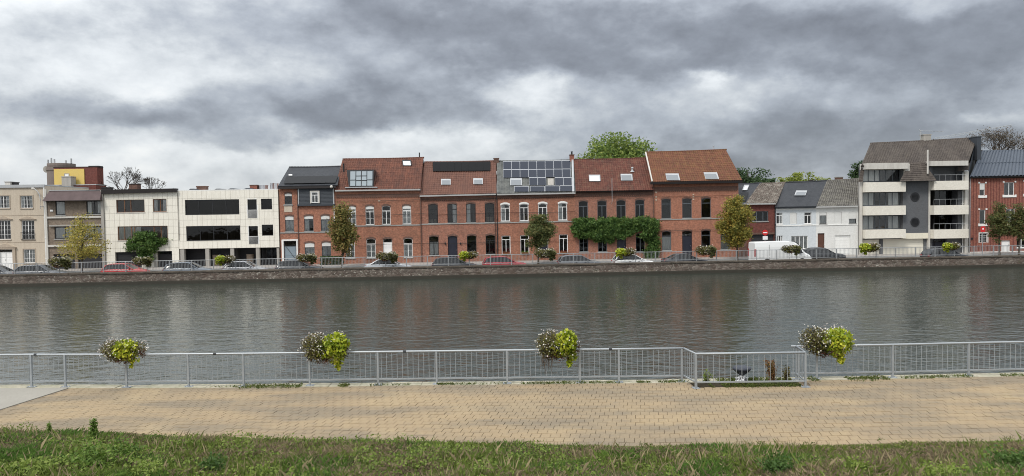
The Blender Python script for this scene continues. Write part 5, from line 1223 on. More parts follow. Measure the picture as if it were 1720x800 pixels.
    apron([(1511, 305, -1.35), (1573, 303.5, -1.35), (1551, 272, -.52), (1527, 274, -.52)]); apron([(1441, 306.5, -.7), (1449, 306, -.7), (1452, 278, -.1), (1447, 279, -.1)]); apron([(1608, 288, -.5), (1626.5, 287, -.5), (1629, 274, .1), (1611, 275, .1)])
    a, b, c, d = H.rect(1512, 276, 1562, 305); m = MB(); m.box(a, -.5, b, c, .0, H.L(1536, 277).z); m.build('top_wall', 'brick_gray', H.root)
    H.box('roof_fascia', (1447, 275, 1517, 285), 'concrete_light', -1.15, .4); H.box('roof_fascia', (1553, 271.5, 1616, 279.5), 'concrete_light', -1.15, .4); H.box('bay_cheek', (1513.5, 276, 1521, 296), 'concrete_light', -.9, -.51)
    a, b, c, d = H.rect(1447, 284.5, 1514, 306); m = MB(); m.box(a, -.0, b, a + .2, .6, d + .1); m.build('bay_cheek', 'brick_gray', H.root)
    m = MB(); x0 = H.L(1446, 290).x; x1 = H.L(1624.5, 290).x; zt = H.L(1536, 281).z; m.quad((x0, .52, H.h), (x1, .52, H.h), (x1, .52, zt + .3), (x0, .52, zt + .3)); m.build('top_wall', 'brick_gray', H.root)
    for px in ((1449.5, 285.5, 1513, 305),):
        pass
    p = H.L(1557.5, 252, -1.2); q = H.L(1557.5, 292, -1.2); m = MB(); m.tube([(p.x, -1.3, q.z), (p.x, -1.3, p.z)], .10, 8); m.build('vent_pipe', 'concrete_light', H.root)
    H.chimney(1551.5, 226, 1564, 236, 'concrete', 4.4, 'concrete', w=.8); H.chimney(1641.5, 229.5, 1648, 258, 'slate_siding', 2.6, 'slate_siding', w=1.6)
    p = H.L(1545.5, 219, 4.5); q = H.L(1551, 233, 4.5); m = MB(); m.tube([(p.x, 4.5, q.z - .3), (p.x + .1, 4.5, p.z)], .03, 5); m.tube([(p.x - .1, 4.5, p.z + .1), (q.x, 4.5, q.z + .3)], .03, 5); m.tube([(p.x, 4.5, p.z - .05), (p.x + 3, 4.4, p.z - .2)], .02, 4)
    for k in range(6): m.tube([(p.x + .4 + k * .45, 4.2, p.z - .08 - k * .02), (p.x + .4 + k * .45, 4.8, p.z - .08 - k * .02)], .012, 4)
    m.build('tv_antenna', 'zinc', H.root)
    m = MB(); g = [(H.x1 + .02, 0, 0), (H.x1 + .02, 9, 0), (H.x1 + .02, 9, H.h + .5), (H.x1 + .02, 0, H.h + .5)]; e = H.L(1625, 286, -.1); r = H.L(1640, 233, 4.3); m.poly([(H.x1 + .02, 0, H.h - .3), (H.x1 + .02 + 9 * H.skew, 9, H.h - .3), (r.x, 4.3, r.z), (H.x1 + .05, -.1, e.z)]); m.build('gable', 'slate_siding', H.root, recalc=False)
apartments()

# ---- red striped brick house at the east end
def house_east():
    H = House('house', 'red brick house with vertical stripes, white window corner blocks and blue grey metal roof', 1628, 1772, 299, 'brick_red_stripe', depth=9)
    def blocks(r, o):
        a, b, c, d = r; m = MB(); q = .16
        for x in (a - q, c): m.box(x - .02, -.06, d - .02, x + q + .02, -.001, d + q)
        m.box(a - q - .04, -.09, b - .22, c + q + .04, -.002, b - .003); m.box(a - q - .04, -.09, b, a - q + .14, -.002, b + .1); m.box(c + q - .14, -.09, b, c + q + .04, -.002, b + .1); m.build('stone_blocks', 'white_paint', o)
    for x0, x1, y0, y1, mu, bl in ((1645.5, 1654.5, 308, 329.5, (), .5), (1686.5, 1704, 306.5, 328.5, (.5,), 0), (1721, 1733, 305, 327, (), 0), (1645.5, 1655.5, 352.5, 377, (), 0), (1690, 1705, 351, 376, (.5,), 0), (1721, 1733, 350, 375, (), 0)):
        o, r = H.win(x0, y0, x1, y1, 'white_frame', mu, (), blind=bl, sill=None, fw=.07); blocks(r, o)
    o, r = H.win(1645, 392, 1658.5, 407.5, 'white_frame', (), (), grid=(3, 4), sill=None, surround='white_paint', fw=.05)
    H.door(1682, 404, 1697, 427, 'white_frame', panels=2); H.win(1708, 400, 1724, 416, 'white_frame', (.5,), (), sill='white_paint')
    # vertical ribs of projecting brick
    m = MB(); n = int((H.x1 - H.x0) / .36); ops = H.op
    for i in range(n):
        x = H.x0 + .1 + i * .36; segs = [(0.35, H.h - .1)]
        for o_ in ops:
            if o_[0] - .25 < x + .05 < o_[2] + .25:
                ns = []
                for z0, z1 in segs:
                    if o_[1] - .3 > z0: ns.append((z0, min(z1, o_[1] - .3)))
                    if o_[3] + .25 < z1: ns.append((max(z0, o_[3] + .25), z1))
                segs = ns
        for z0, z1 in segs:
            if z1 > z0: m.box(x, -.035, z0, x + .1, -.001, z1)
    m.build('brick_ribs', 'brick_dark_red', H.root)
    H.box('plinth', (1628.2, 422, 1771, 430), 'white_paint', -.05, -.001)
    H.roof((1628.5, 298), (1774, 294), (1648.5, 254), (1765, 251), 'metal_blue', tile=True, pan=.46, amp=.075, course=6.0, eave_off=-.35); H.finish((.36, .69)); H.gutter((1628, 298), (1774, 294.5), 'dark_frame', h=.12)
    H.pipe(1629.5, 300, 425, 'zinc', .05); m = MB(); p = H.L(1632, 401); m.box(p.x - .12, -.1, p.z - .12, p.x + .12, 0, p.z + .12); m.build('meter_box', 'dark_frame', H.root)
brick('brick_dark_red', (0.20, 0.06, 0.048), (0.16, 0.05, 0.04), (0.13, 0.08, 0.07), grime=.2)
house_east()

# ------------------------------------------------------------------ near railing
def near_post(root, x, y, ang=0.0, h=1.06):
    m = MB(); m.box(-.028, -.032, .015, .028, .032, h); o = m.build('post', 'galvanised', root); o.location = (x, y, 0); o.rotation_euler = (0, 0, ang)
    p = MB(); p.box(-.13, -.10, .0, .13, .10, .014)
    for a, b in ((-.09, -.06), (.09, -.06), (-.09, .06), (.09, .06)): p.lathe([(.016, .014), (.016, .035)], 6, a, b)
    p.build('base_plate', 'galvanised', o)
def railing(name, label, pts, posts, group, joints=()):
    """pts: plan polyline of the rail; posts: arc positions along it"""
    P0 = Vector((pts[0][0], pts[0][1], 0)); root = empty(name, P0); tag(root, label, 'railing', group)
    Q = [Vector((x, y, 0)) - P0 for x, y in pts]; H = 1.10; LB = 0.16
    t = MB(); t.tube([q + Vector((0, 0, H - .03)) for q in Q], .034, 10); t.build('top_rail', 'galvanised', root, smooth=True)
    t = MB(); 
    for a, b in zip(Q[:-1], Q[1:]):
        d = (b - a).normalized(); n = Vector((-d.y, d.x, 0)) * .018; lo = Vector((0, 0, LB)); hi = Vector((0, 0, LB + .045)); t.hexa([a - n + lo, b - n + lo, b + n + lo, a + n + lo, a - n + hi, b - n + hi, b + n + hi, a + n + hi])
    t.build('bottom_rail', 'galvanised', root)
    seg = []; tot = 0
    for a, b in zip(Q[:-1], Q[1:]): seg.append((tot, (b - a).length, a, b)); tot += (b - a).length
    def at(s):
        for s0, L, a, b in seg:
            if s <= s0 + L + 1e-6: return a.lerp(b, (s - s0) / L), math.atan2((b - a).y, (b - a).x)
        return Q[-1], 0.0
    bm = MB(); bm.tube([(0, 0, LB + .04), (0, 0, H - .055)], .0095, 6, cap=False); me = bm.mesh('bar'); me.materials.append(MATS['galvanised'])
    n = int(tot / .172)
    for i in range(n):
        s = (i + .5) * tot / n
        if any(abs(s - p) < .05 for p in posts): continue
        p, a = at(s); o = link('bar', me, None, root); o.location = p
    for s in posts: p, a = at(s); near_post(root, p.x, p.y, a)
    for s in joints:
        p, a = at(s); m = MB(); d = Vector((math.cos(a), math.sin(a), 0)) * .05; m.tube([p - d + Vector((0, 0, H - .03)), p + d + Vector((0, 0, H - .03))], .037, 10); m.build('rail_sleeve', 'dark_frame', root)
    return root
def arcpos(pts, xs):
    """arc length on the polyline for given x"""
    out = []
    for x in xs:
        tot = 0
        for (xa, ya), (xb, yb) in zip(pts[:-1], pts[1:]):
            L = math.hypot(xb - xa, yb - ya)
            if min(xa, xb) - 1e-6 <= x <= max(xa, xb) + 1e-6: out.append(tot + L * (x - xa) / (xb - xa)); break
            tot += L
    return out
def gx(px, py): return G(px, py, 0.0).x
west = [(-34, railY(-34)), (-24, railY(-24)), (-15.85, railY(-15.85)), (-12.6, railY(-12.6)), (-8.7, railY(-8.7)), (-4.3, railY(-4.3)), (0, railY(0)), (3.45, railY(3.45)), (5.44, railY(5.44))]
wp = [-33.9, -31.8, -29.7, -27.6, -25.5, -23.4, -21.3, -19.2, -17.3] + [gx(a, b) for a, b in ((49.4, 651.5), (105.6, 652), (208, 652.8), (313, 652), (406, 651.5), (518, 650), (634, 648), (733, 647), (852, 645.6), (975, 644), (1041, 644))] + [5.40]
railing('railing', 'long galvanised steel railing along the quay west of the railing bay', west, arcpos(west, wp), 'quay railings', arcpos(west, [gx(59, 651), gx(360, 651), gx(680, 647), gx(1027, 644)]))
bay = [(5.47, railY(5.47) - .02), (5.62, 22.70), (8.98, 22.64), (9.12, railY(9.12) + .06)]
bl = [math.hypot(bay[i + 1][0] - bay[i][0], bay[i + 1][1] - bay[i][1]) for i in range(3)]
railing('railing_bay', 'short railing bay stepping forward round the mooring bollard', bay, [bl[0], bl[0] + bl[1]], 'quay railings')
east = [(8.95, railY(9.0) + .05), (12.3, railY(12.3)), (14.8, railY(14.8)), (24, railY(24)), (34, railY(34))]
railing('railing', 'galvanised steel railing along the quay east of the railing bay', east, arcpos(east, [9.12, gx(1376, 638.7), gx(1504, 636.6), gx(1631.5, 633), 17.3, 19.7, 22.1, 24.5, 27, 29.5, 32]), 'quay railings')

# ------------------------------------------------------------------ flower baskets
leafmat('lime_leaf', [(0.11, 0.17, 0.015), (0.26, 0.33, 0.022), (0.44, 0.48, 0.04), (0.62, 0.58, 0.07)], 0.28, 0.45)
leafmat('dark_leaf', [(0.04, 0.028, 0.018), (0.085, 0.075, 0.025), (0.14, 0.12, 0.04), (0.19, 0.15, 0.06)], 0.2)
leafmat('bronze_leaf', [(0.10, 0.035, 0.025), (0.06, 0.03, 0.02), (0.17, 0.08, 0.04)], 0.2)
leafmat('petal', [(0.62, 0.60, 0.50), (0.78, 0.76, 0.70), (0.66, 0.54, 0.52)], 0.3)
leafmat('sprig_leaf', [(0.08, 0.09, 0.03), (0.16, 0.17, 0.05), (0.25, 0.24, 0.06), (0.13, 0.06, 0.03)], .3)
plain('planter', (0.03, 0.035, 0.03), 0.7)
def blob(n, c, r, pw=0.45):
    d = rng.normal(size=(n, 3)); d /= np.linalg.norm(d, axis=1)[:, None]; return np.array(c) + d * np.array(r) * (rng.random(n) ** pw)[:, None]
def flower_master(dark_first=True, n=1.0, trail=0.0, seed=0, lobe=(0.28, 0.36), leaf=1.0, dull=False, hang=1.0, limex=.30, limer=.36, darkx=.30, limez=.14):
    """basket about 1.4 m wide, origin at rail level in the middle"""
    r = empty('flower_basket')
    s = -1 if dark_first else 1
    m = MB(); m.lathe([(.20, -.12), (.30, .05), (.33, .12), (.31, .12), (.28, .06)], 18); m.box(-.04, -.04, -.30, .04, .04, -.12); m.build('planter', 'planter', r)
    k = int(1900 * n); a = blob(k, (s * darkx, -.05, .18), (.44, .34, .36)); a2 = blob(int(k * .5), (s * .22, -.10, -.08), (.38, .24, .24)); P = np.concatenate([a, a2])
    link('dark_foliage', np_mesh('dark_foliage', leaf_verts(P, .06 * leaf, .3, .45), 4), 'dark_leaf', r)
    # stems and pale blooms stand out of the dark plant on all sides
    kf = int(130 * n); d = rng.normal(size=(kf, 3)); d[:, 1] -= .5; d[:, 2] += .25; d /= np.linalg.norm(d, axis=1)[:, None]; c = np.array([s * darkx, -.05, .14]); Pf = c + d * np.array([.50, .38, .43]) * rng.uniform(.8, 1.08, kf)[:, None]
    extra = np.stack([rng.uniform(-.6, .6, int(26 * n)), rng.uniform(-.3, .1, int(26 * n)), rng.uniform(.44, .6, int(26 * n))], 1); Pf = np.concatenate([Pf, extra])
    link('blossoms', np_mesh('blossoms', leaf_verts(Pf, .048 * max(1, leaf * .85), .2, .95), 4), 'petal', r)
    k = int(760 * n); b = blob(k, (-s * limex, -.10, limez), (limer, .36, .38), .35); b = np.concatenate([b, blob(k // 5, (-s * limex * .2, -.22, .05), (.32, .12, .3), .4)]); b2 = blob(int(k * .16 * hang), (-s * (.26 + .2 * rng.random()), -.14, -.20), (.20, .16, .18), .5); b3 = blob(int(k * .07 * hang), (-s * (.22 + .2 * rng.random()), -.14, -.40), (.09, .08, .14), .5)
    link('lime_foliage', np_mesh('lime_foliage', leaf_verts(np.concatenate([b, b2, b3]), .115 * leaf, .1, .72, droop=(0, -.3, -.7)), 4), 'dull_leaf' if dull else 'lime_leaf', r)
    mixn = int(230 * n); link('mixed_foliage', np_mesh('mixed_foliage', leaf_verts(np.concatenate([blob(mixn, (s * darkx * .8, -.22, .12), (.40, .20, .34), .3), blob(mixn // 2, (-s * limex, -.2, -.12), (.4, .2, .2), .4)]), .075 * leaf, .3, .5), 4), 'sprig_leaf', r)
    link('late_blossoms', np_mesh('late_blossoms', leaf_verts(blob(int(46 * n), (-s * limex * 1.1, -.12, .14), (limer * 1.15, .42, .46), .12), .042 * max(1, leaf * .85), .2, .95), 4), 'petal', r)
    k = int(160 * n); link('bronze_foliage', np_mesh('bronze_foliage', leaf_verts(np.concatenate([blob(k, (0, -.18, -.2), (.42, .2, .16)), blob(k // 2, (-s * .55, -.1, .02), (.15, .2, .2))]), .07 * leaf, .2, .5), 4), 'bronze_leaf', r)
    if trail > 0:
        m = MB()
        for i in range(26):
            x = s * rng.uniform(.15, .5); y = rng.uniform(-.25, .05); L = rng.uniform(.25, trail); m.tube([(x, y, -.15), (x + rng.normal() * .03, y - .04, -.15 - L * .5), (x + rng.normal() * .05, y - .03, -.15 - L)], [.006, .005, .003], 4)
        m.build('trailing_stems', 'stem_brown', r)
    return r
def near_baskets():
    specs = [((206, 598), 'flower basket on the near railing closest to the concrete slab, lime plant between white flowers', True, 0.0, 1.0, (.62, 0.88)), ((547, 592), 'round near flower basket with white blooms west and a lime clump hanging east', True, 0.0, 1.12, (1, 1)),
             ((936, 587), 'near flower basket with brown dying stems trailing down, west of the railing bay', True, .62, 1.08, (1, 1)), ((1384, 579), 'near flower basket with the biggest lime plant, east of the railing bay', True, 0.0, 1.12, (1, 1.0))]
    for (px, py), lab, df, tr, sc, ax in specs:
        d = ray(px, py); x = d.x / d.y * 23.75; y = railY(x) - .02; o = flower_master(df, 1.0, tr, hang={206: .5, 547: 1.0, 936: .9, 1384: 2.2}[px], limex={206: .02, 547: .30, 936: .26, 1384: .34}[px], limer={206: .44, 547: .40, 936: .34, 1384: .42}[px], darkx={206: .36, 547: .28, 936: .22, 1384: .32}[px], limez={206: .16, 547: .18, 936: .20, 1384: .12}[px]); o.location = (x, y, 1.12); o.scale = (sc, sc, sc * ax[1])
        tag(o, lab, 'flower basket', 'flower baskets on the near railing')
        if px == 206:   # the westernmost one has white flowers on both sides
            P = blob(420, (.42, -.02, .16), (.24, .3, .3)); link('dark_foliage', np_mesh('dark_foliage', leaf_verts(P, .06, .3, .45), 4), 'dark_leaf', o); Pf = blob(90, (.46, -.05, .18), (.26, .36, .36), .15); link('blossoms', np_mesh('blossoms', leaf_verts(Pf, .045, .2, .95), 4), 'petal', o)
near_baskets()

def bollard():
    p = G(1246, 641.5, 0); r = empty('mooring_bollard', (p.x, 23.45, 0)); tag(r, 'dark mushroom shaped mooring bollard with flaking white foot inside the railing bay', 'bollard')
    m = MB(); m.lathe([(.05, .20), (.10, .24), (.22, .34), (.28, .40), (.29, .44), (.26, .48), (.15, .51), (.02, .52)], 24); m.build('cap', 'bollard_dark', r, smooth=True)
    m = MB(); m.lathe([(.20, 0), (.20, .05), (.13, .08), (.11, .16), (.12, .22)], 18); m.build('foot', 'bollard_white', r, smooth=True); m = MB(); m.tube([(-.2, 0, .12), (.2, 0, .12)], .03, 8); m.build('cross_bar', 'bollard_white', r)
plain('bollard_dark', (0.03, 0.035, 0.05), 0.5, 0.5, var=.3, scale=6)
def _bw():
    m, t, out = newmat('bollard_white'); P = pos(t); n = t.noise(P, 9, 4, .6); princ(t, out, t.mix(t.maprange(n, .46, .54), (.05, .05, .055), (.75, .76, .77)), .6, .3)
_bw(); bollard()
def bay_shrubs():
    leafmat('rust_leaf', [(0.10, 0.05, 0.025), (0.19, 0.085, 0.03), (0.22, 0.14, 0.05), (0.10, 0.11, 0.04)], .25)
    for px, h, w, mat, lab, n in ((1299, .72, .55, 'rust_leaf', 'rusty brown dried shrub inside the railing bay east of the bollard', 700), (1322, .55, .32, 'dark_leaf', 'thin dark weed behind the rusty shrub in the railing bay', 220), (1186, .42, .4, 'weed_leaf_light', 'wispy straw coloured weed inside the railing bay west of the bollard', 130)):
        p = G(px, 642, 0); r = empty('shrub', (p.x, 23.4, 0)); tag(r, lab, 'shrub'); m = MB(); pts = []
        for i in range(11):
            a = rng.uniform(0, 6.28); q = Vector((math.cos(a) * w * .5 * rng.random(), math.sin(a) * w * .35 * rng.random(), h * rng.uniform(.5, 1))); m.tube([(q.x * .2, q.y * .2, -.02), (q.x * .5, q.y * .5, q.z * .5), q], [.008, .006, .003], 4)
            for k in range(n // 11): f = rng.random() ** .7; pts.append((q.x * (.2 + .8 * f) + rng.normal() * .04, q.y * (.2 + .8 * f) + rng.normal() * .04, q.z * f + rng.normal() * .03 + .02))
        m.build('stem', 'stem_brown', r); link('foliage', np_mesh('foliage', leaf_verts(np.array(pts), .075, .2, .5), 4), mat, r)
    m = MB(); m.box(5.62, 22.68, -.04, 9.0, 24.0, -.008); o = m.build('planting_strip', 'bank_soil'); o['kind'] = 'structure'
bay_shrubs()

# ------------------------------------------------------------------ far fence and its baskets
def far_fence():
    r = empty('fence', WPt(0, .5, .50), WA); tag(r, 'grey steel bar fence on top of the far quay wall', 'fence'); H = .98; S = 95
    m = MB(); m.tube([(-S, 0, H), (S, 0, H)], .03, 6); m.build('top_rail', 'galvanised_far', r); m = MB(); m.box(-S, -.015, .12, S, .015, .16); m.build('bottom_rail', 'galvanised_far', r)
    pm = MB(); pm.box(-.035, -.035, -.02, .035, .035, H); me = pm.mesh('post'); me.materials.append(MATS['galvanised_far'])
    x = -S; k = 0
    while x < S:
        o = link('post', me, None, r); o.location = (x, 0, 0)
        x1 = min(x + 2.02, S); b = MB(); n = 15
        for i in range(1, n): xx = x + (x1 - x) * i / n; b.box(xx - .0085, -.0085, .16, xx + .0085, .0085, H - .03)
        b.build('bars', 'galvanised_far', r, kind='stuff', recalc=False); x = x1
far_fence()
def far_baskets():
    labs = ['far fence flower basket under the yellowing tree before the brown grey house', 'far fence flower basket before the climbing shrub on the tiled house', 'far fence flower basket before the pillars of the open ground floor', 'far fence flower basket before the windows of the slate topped house',
            'far fence flower basket above the light grey car', 'far fence flower basket beside the navy door of the second brick house', 'far fence flower basket below the dark green street tree', 'far fence flower basket above the white car', 'far fence flower basket west of the golden tree',
            'far fence flower basket in front of the white van cab', 'far fence flower basket at the west corner of the apartment house', 'far fence flower basket at the apartment entrance above the dark car']
    leafmat('dull_leaf', [(0.05, 0.055, 0.02), (0.10, 0.105, 0.035), (0.17, 0.16, 0.06), (0.45, 0.42, 0.36)], .25)
    A = flower_master(True, .45, 0, lobe=(.28, .3), leaf=1.7, dull=True); B = flower_master(False, .45, 0, leaf=1.7); first = {0: True, 1: True}
    for i, (px, py) in enumerate(((103, 444), (241, 439.5), (379, 437.5), (516, 434), (651, 431.5), (787, 426.5), (916, 425.5), (1050, 422), (1185, 417), (1328, 414.5), (1459, 411), (1596, 410.5))):
        k = 0 if i in (0, 1, 3, 4, 6, 8, 9) else 1; M = (A, B)[k]; o = M if first[k] else copy_tree(M); first[k] = False
        s, z = W_s(px, py, .45); o.location = WPt(s, .42, 1.42); o.rotation_euler = (0, 0, WA + random.uniform(-.2, .2)); q = random.uniform(1.15, 1.4); o.scale = (q * 1.12, q, q * random.uniform(.72, .85)); tag(o, labs[i], 'flower basket', 'flower baskets on the far fence')
far_baskets()

# ------------------------------------------------------------------ trees
plain('bark', (0.085, 0.07, 0.055), .95, .1, var=.4, scale=4)
plain('bark_dark', (0.05, 0.04, 0.033), .95, .1, var=.4, scale=4)
leafmat('leaf_yellowgreen', [(0.177, 0.177, 0.044), (0.300, 0.275, 0.062), (0.425, 0.354, 0.088), (0.495, 0.371, 0.106)], .35)
leafmat('leaf_rust', [(0.079, 0.091, 0.027), (0.146, 0.146, 0.041), (0.220, 0.183, 0.055), (0.293, 0.165, 0.055)], .3)
leafmat('leaf_darkgreen', [(0.049, 0.071, 0.024), (0.085, 0.107, 0.034), (0.128, 0.134, 0.044), (0.183, 0.146, 0.051)], .3)
leafmat('leaf_gold', [(0.110, 0.122, 0.027), (0.195, 0.189, 0.039), (0.293, 0.244, 0.049), (0.403, 0.256, 0.049)], .3)
leafmat('leaf_green', [(0.062, 0.106, 0.027), (0.115, 0.177, 0.039), (0.195, 0.265, 0.056), (0.283, 0.318, 0.079)], .35)
leafmat('leaf_deep', [(0.026, 0.051, 0.020), (0.043, 0.080, 0.029), (0.072, 0.116, 0.043)], .3)
leafmat('leaf_lime', [(0.131, 0.174, 0.032), (0.217, 0.261, 0.043), (0.290, 0.319, 0.072)], .35)
leafmat('leaf_brown', [(0.10, 0.08, 0.065), (0.14, 0.115, 0.09), (0.09, 0.085, 0.06)], .3)
leafmat('leaf_creeper', [(0.035, 0.074, 0.021), (0.067, 0.133, 0.032), (0.106, 0.185, 0.044), (0.160, 0.231, 0.062)], .3)
def tree(px, off, rect, label, mat, n=7000, leaf=.2, shape='oval', clumps=110, cr=.13, base=STREETZ, trunk=.10, bark='bark', group=None, name='street_tree', lump=0.0, fill=.45):
    x0, y0, x1, y1 = rect; a = FP(x0, (y0 + y1) / 2, off); c = FP(x1, (y0 + y1) / 2, off); zt = FP((x0 + x1) / 2, y0, off)[2]; zb = FP((x0 + x1) / 2, y1, off)[2]
    sc = FP(px, y1, off)[0]; r = empty(name, FWorld(sc, off, base), FA); tag(r, label, 'tree', group); cx = (a[0] + c[0]) / 2 - sc; rx = (c[0] - a[0]) / 2; cz = (zt + zb) / 2 - base; rz = (zt - zb) / 2
    C = []
    while len(C) < clumps:
        d = rng.normal(size=3); d /= np.linalg.norm(d); q = d * rng.random() ** fill
        zz = q[2]; k = 1.0
        if shape == 'cone':
            zz = 1 - 2 * math.sqrt(rng.random()); a_ = rng.uniform(0, 6.28); r_ = math.sqrt(rng.random()); q = np.array([r_ * math.cos(a_), r_ * math.sin(a_), zz]); t_ = (zz + 1) / 2; k = (.12 + .9 * (1 - t_) ** .8) * (1.0 if t_ > .12 else .75)
        if shape == 'egg': k = 1.0 - .25 * max(zz, 0) - .15 * max(-zz, 0)
        if shape == 'column': k = .85 - .3 * max(zz, 0); 
        if lump: k *= 1 + lump * math.sin(d[0] * 5 + d[2] * 4 + sc)
        C.append((cx + q[0] * rx * k * (1 - cr), q[1] * rx * .9 * k, cz + zz * rz * (1 - cr)))
    C = np.array(C); per = n // clumps; P = np.repeat(C, per, axis=0) + np.clip(rng.normal(size=(clumps * per, 3)), -1.5, 1.5) * np.array([rx * cr, rx * cr, min(rz, rx) * cr * .8])
    link('crown', np_mesh('crown', leaf_verts(P, leaf, .4, .62), 4), mat, r)
    m = MB(); H = cz + rz * .75; m.tube([(0, 0, -.05), (cx * .2, 0, (cz - rz) * .6), (cx * .6, 0, cz - rz * .3), (cx, 0, cz + rz * .2), (cx, 0, H)], [trunk * 1.35, trunk, trunk * .85, trunk * .55, trunk * .15], 8); m.build('trunk', bark, r)
    m = MB()
    for i in range(16):
        t = C[rng.integers(len(C))]; z0 = max(cz - rz * .6, min(t[2] - .3, cz + rz * .4)); m.tube([(cx * .6, 0, z0 - .25 * rz), ((cx + t[0]) / 2, t[1] / 2, (z0 + t[2]) / 2), tuple(t)], [trunk * .45, trunk * .3, trunk * .1], 5)
    m.build('limbs', bark, r); return r
def street_trees():
    g = 'street trees on the far bank'
    tree(137, -5, (90, 356, 188, 436), 'thin yellowing street tree before the brown grey house', 'leaf_yellowgreen', 4200, .20, 'cone', 120, .12, group=g, fill=.6)
    tree(574, -5, (548, 332, 607, 437), 'rust tinged street tree between the slate topped house and first brick house', 'leaf_rust', 7600, .23, 'column', 120, .17, group=g, lump=.2)
    tree(904, -5, (876, 354, 932, 424), 'compact dark street tree before the house with framed solar panels', 'leaf_darkgreen', 9000, .2, 'egg', 80, .18, group=g, lump=.15)
    tree(1239, -5, (1204, 322, 1268, 424), 'dense golden street tree at the east end of the brick row', 'leaf_gold', 14000, .21, 'egg', 200, .13, group=g, lump=.05, fill=.42)
    tree(1679, -5, (1658, 333, 1697, 413), 'dark green street tree before the red striped house, the western of two', 'leaf_darkgreen', 4800, .2, 'egg', 70, .18, group=g, lump=.2)
    tree(1712, -5, (1690, 336, 1736, 413), 'dark green street tree cut by the picture edge before the red striped house', 'leaf_darkgreen', 4800, .2, 'egg', 70, .18, group=g, lump=.2)
    b = 'trees behind the houses'; K = dict(name='garden_tree', group=b, base=-.31, trunk=.35, bark='bark_dark')
    tree(1042, 24, (956, 222, 1114, 330), 'big green tree rising behind the fourth brick house', 'leaf_green', 18000, .40, 'oval', 150, .14, lump=.12, fill=.40, **K)
    tree(1258, 26, (1210, 277, 1302, 345), 'dark tree behind the east end of the brick row', 'leaf_deep', 6000, .36, 'oval', 80, .14, lump=.2, **K)
    tree(1346, 26, (1304, 287, 1384, 345), 'yellow green tree behind the pale blue house', 'leaf_lime', 5200, .34, 'oval', 90, .11, lump=.25, **K)
    tree(1443, 22, (1424, 264, 1470, 340), 'dark evergreen behind the west edge of the apartment house', 'leaf_deep', 5000, .34, 'oval', 60, .16, **K)
    tree(1290, 30, (1276, 296, 1312, 345), 'low dark tree behind the mossy roof', 'leaf_deep', 2600, .34, 'oval', 40, .16, **K)
street_trees()
def bare_tree(px, off, rect, label, leaves=0, seed=1, depth=6, thick=.3, mat='bark_dark', leafm='leaf_brown', lsize=.2, spread=.45):
    x0, y0, x1, y1 = rect; base = -.31; sc = FP(px, y1, off)[0]; zt = FP(px, y0, off)[2]; zb = FP(px, y1, off)[2]; wid = FP(x1, y1, off)[0] - FP(x0, y1, off)[0]; r = empty('bare_tree', FWorld(sc, off, base), FA); tag(r, label, 'tree', 'trees behind the houses'); rs = random.Random(seed)
    m = MB(); tips = []; t0 = zb - base - .8; m.tube([(0, 0, 0), (0, 0, t0)], [thick * 1.3, thick * .9], 7); m.build('trunk', mat, r); m = MB(); H = zt - base - t0
    def grow(p, d, L, rad, k):
        q = p + d * L; mid = (p + q) / 2 + Vector((rs.uniform(-1, 1), rs.uniform(-1, 1), rs.uniform(-.3, .6))) * L * .06; m.tube([p, mid, q], [rad, rad * .85, rad * .65], 4 if k < depth - 2 else 3, cap=False)
        if k <= 0 or L < .25: tips.append(q); return
        for i in range(rs.choice((2, 2, 3))):
            nd = (d + Vector((rs.gauss(0, spread), rs.gauss(0, spread), rs.gauss(.05, .22)))).normalized(); grow(q, nd, L * rs.uniform(.66, .86), max(rad * .6, .014), k - 1)
    n0 = 7
    for i in range(n0):
        a = (i + rs.uniform(-.2, .2)) / (n0 - 1) * 2 - 1; d = Vector((a * wid / 2 / H * 1.0, rs.uniform(-.5, .5), 1)).normalized(); grow(Vector((0, 0, t0)), d, H * .27, thick * .5, depth - 1)
    m.build('branches', mat, r, recalc=False)
    if leaves:
        T = np.array([tuple(t) for t in tips]); P = T[rng.integers(len(T), size=leaves)] + rng.normal(size=(leaves, 3)) * .35; link('crown', np_mesh('crown', leaf_verts(P, lsize, .3, .6), 4), leafm, r)
bare_tree(206, 14, (170, 279, 238, 322), 'larger bare tree behind the tiled house', 0, 3, 7, .17, spread=.34)
bare_tree(254, 18, (238, 294, 282, 321), 'smaller bare tree behind the tiled house', 0, 5, 6, .11, spread=.36)
bare_tree(942, 16, (922, 262, 958, 300), 'wispy bare shrub top behind the framed solar panels', 0, 9, 5, .08, 'bark', spread=.25)
bare_tree(1664, 24, (1606, 212, 1722, 290), 'brown half bare tree behind the blue grey metal roof', 2600, 11, 6, .35, 'bark_dark', 'leaf_brown', .24, .42)

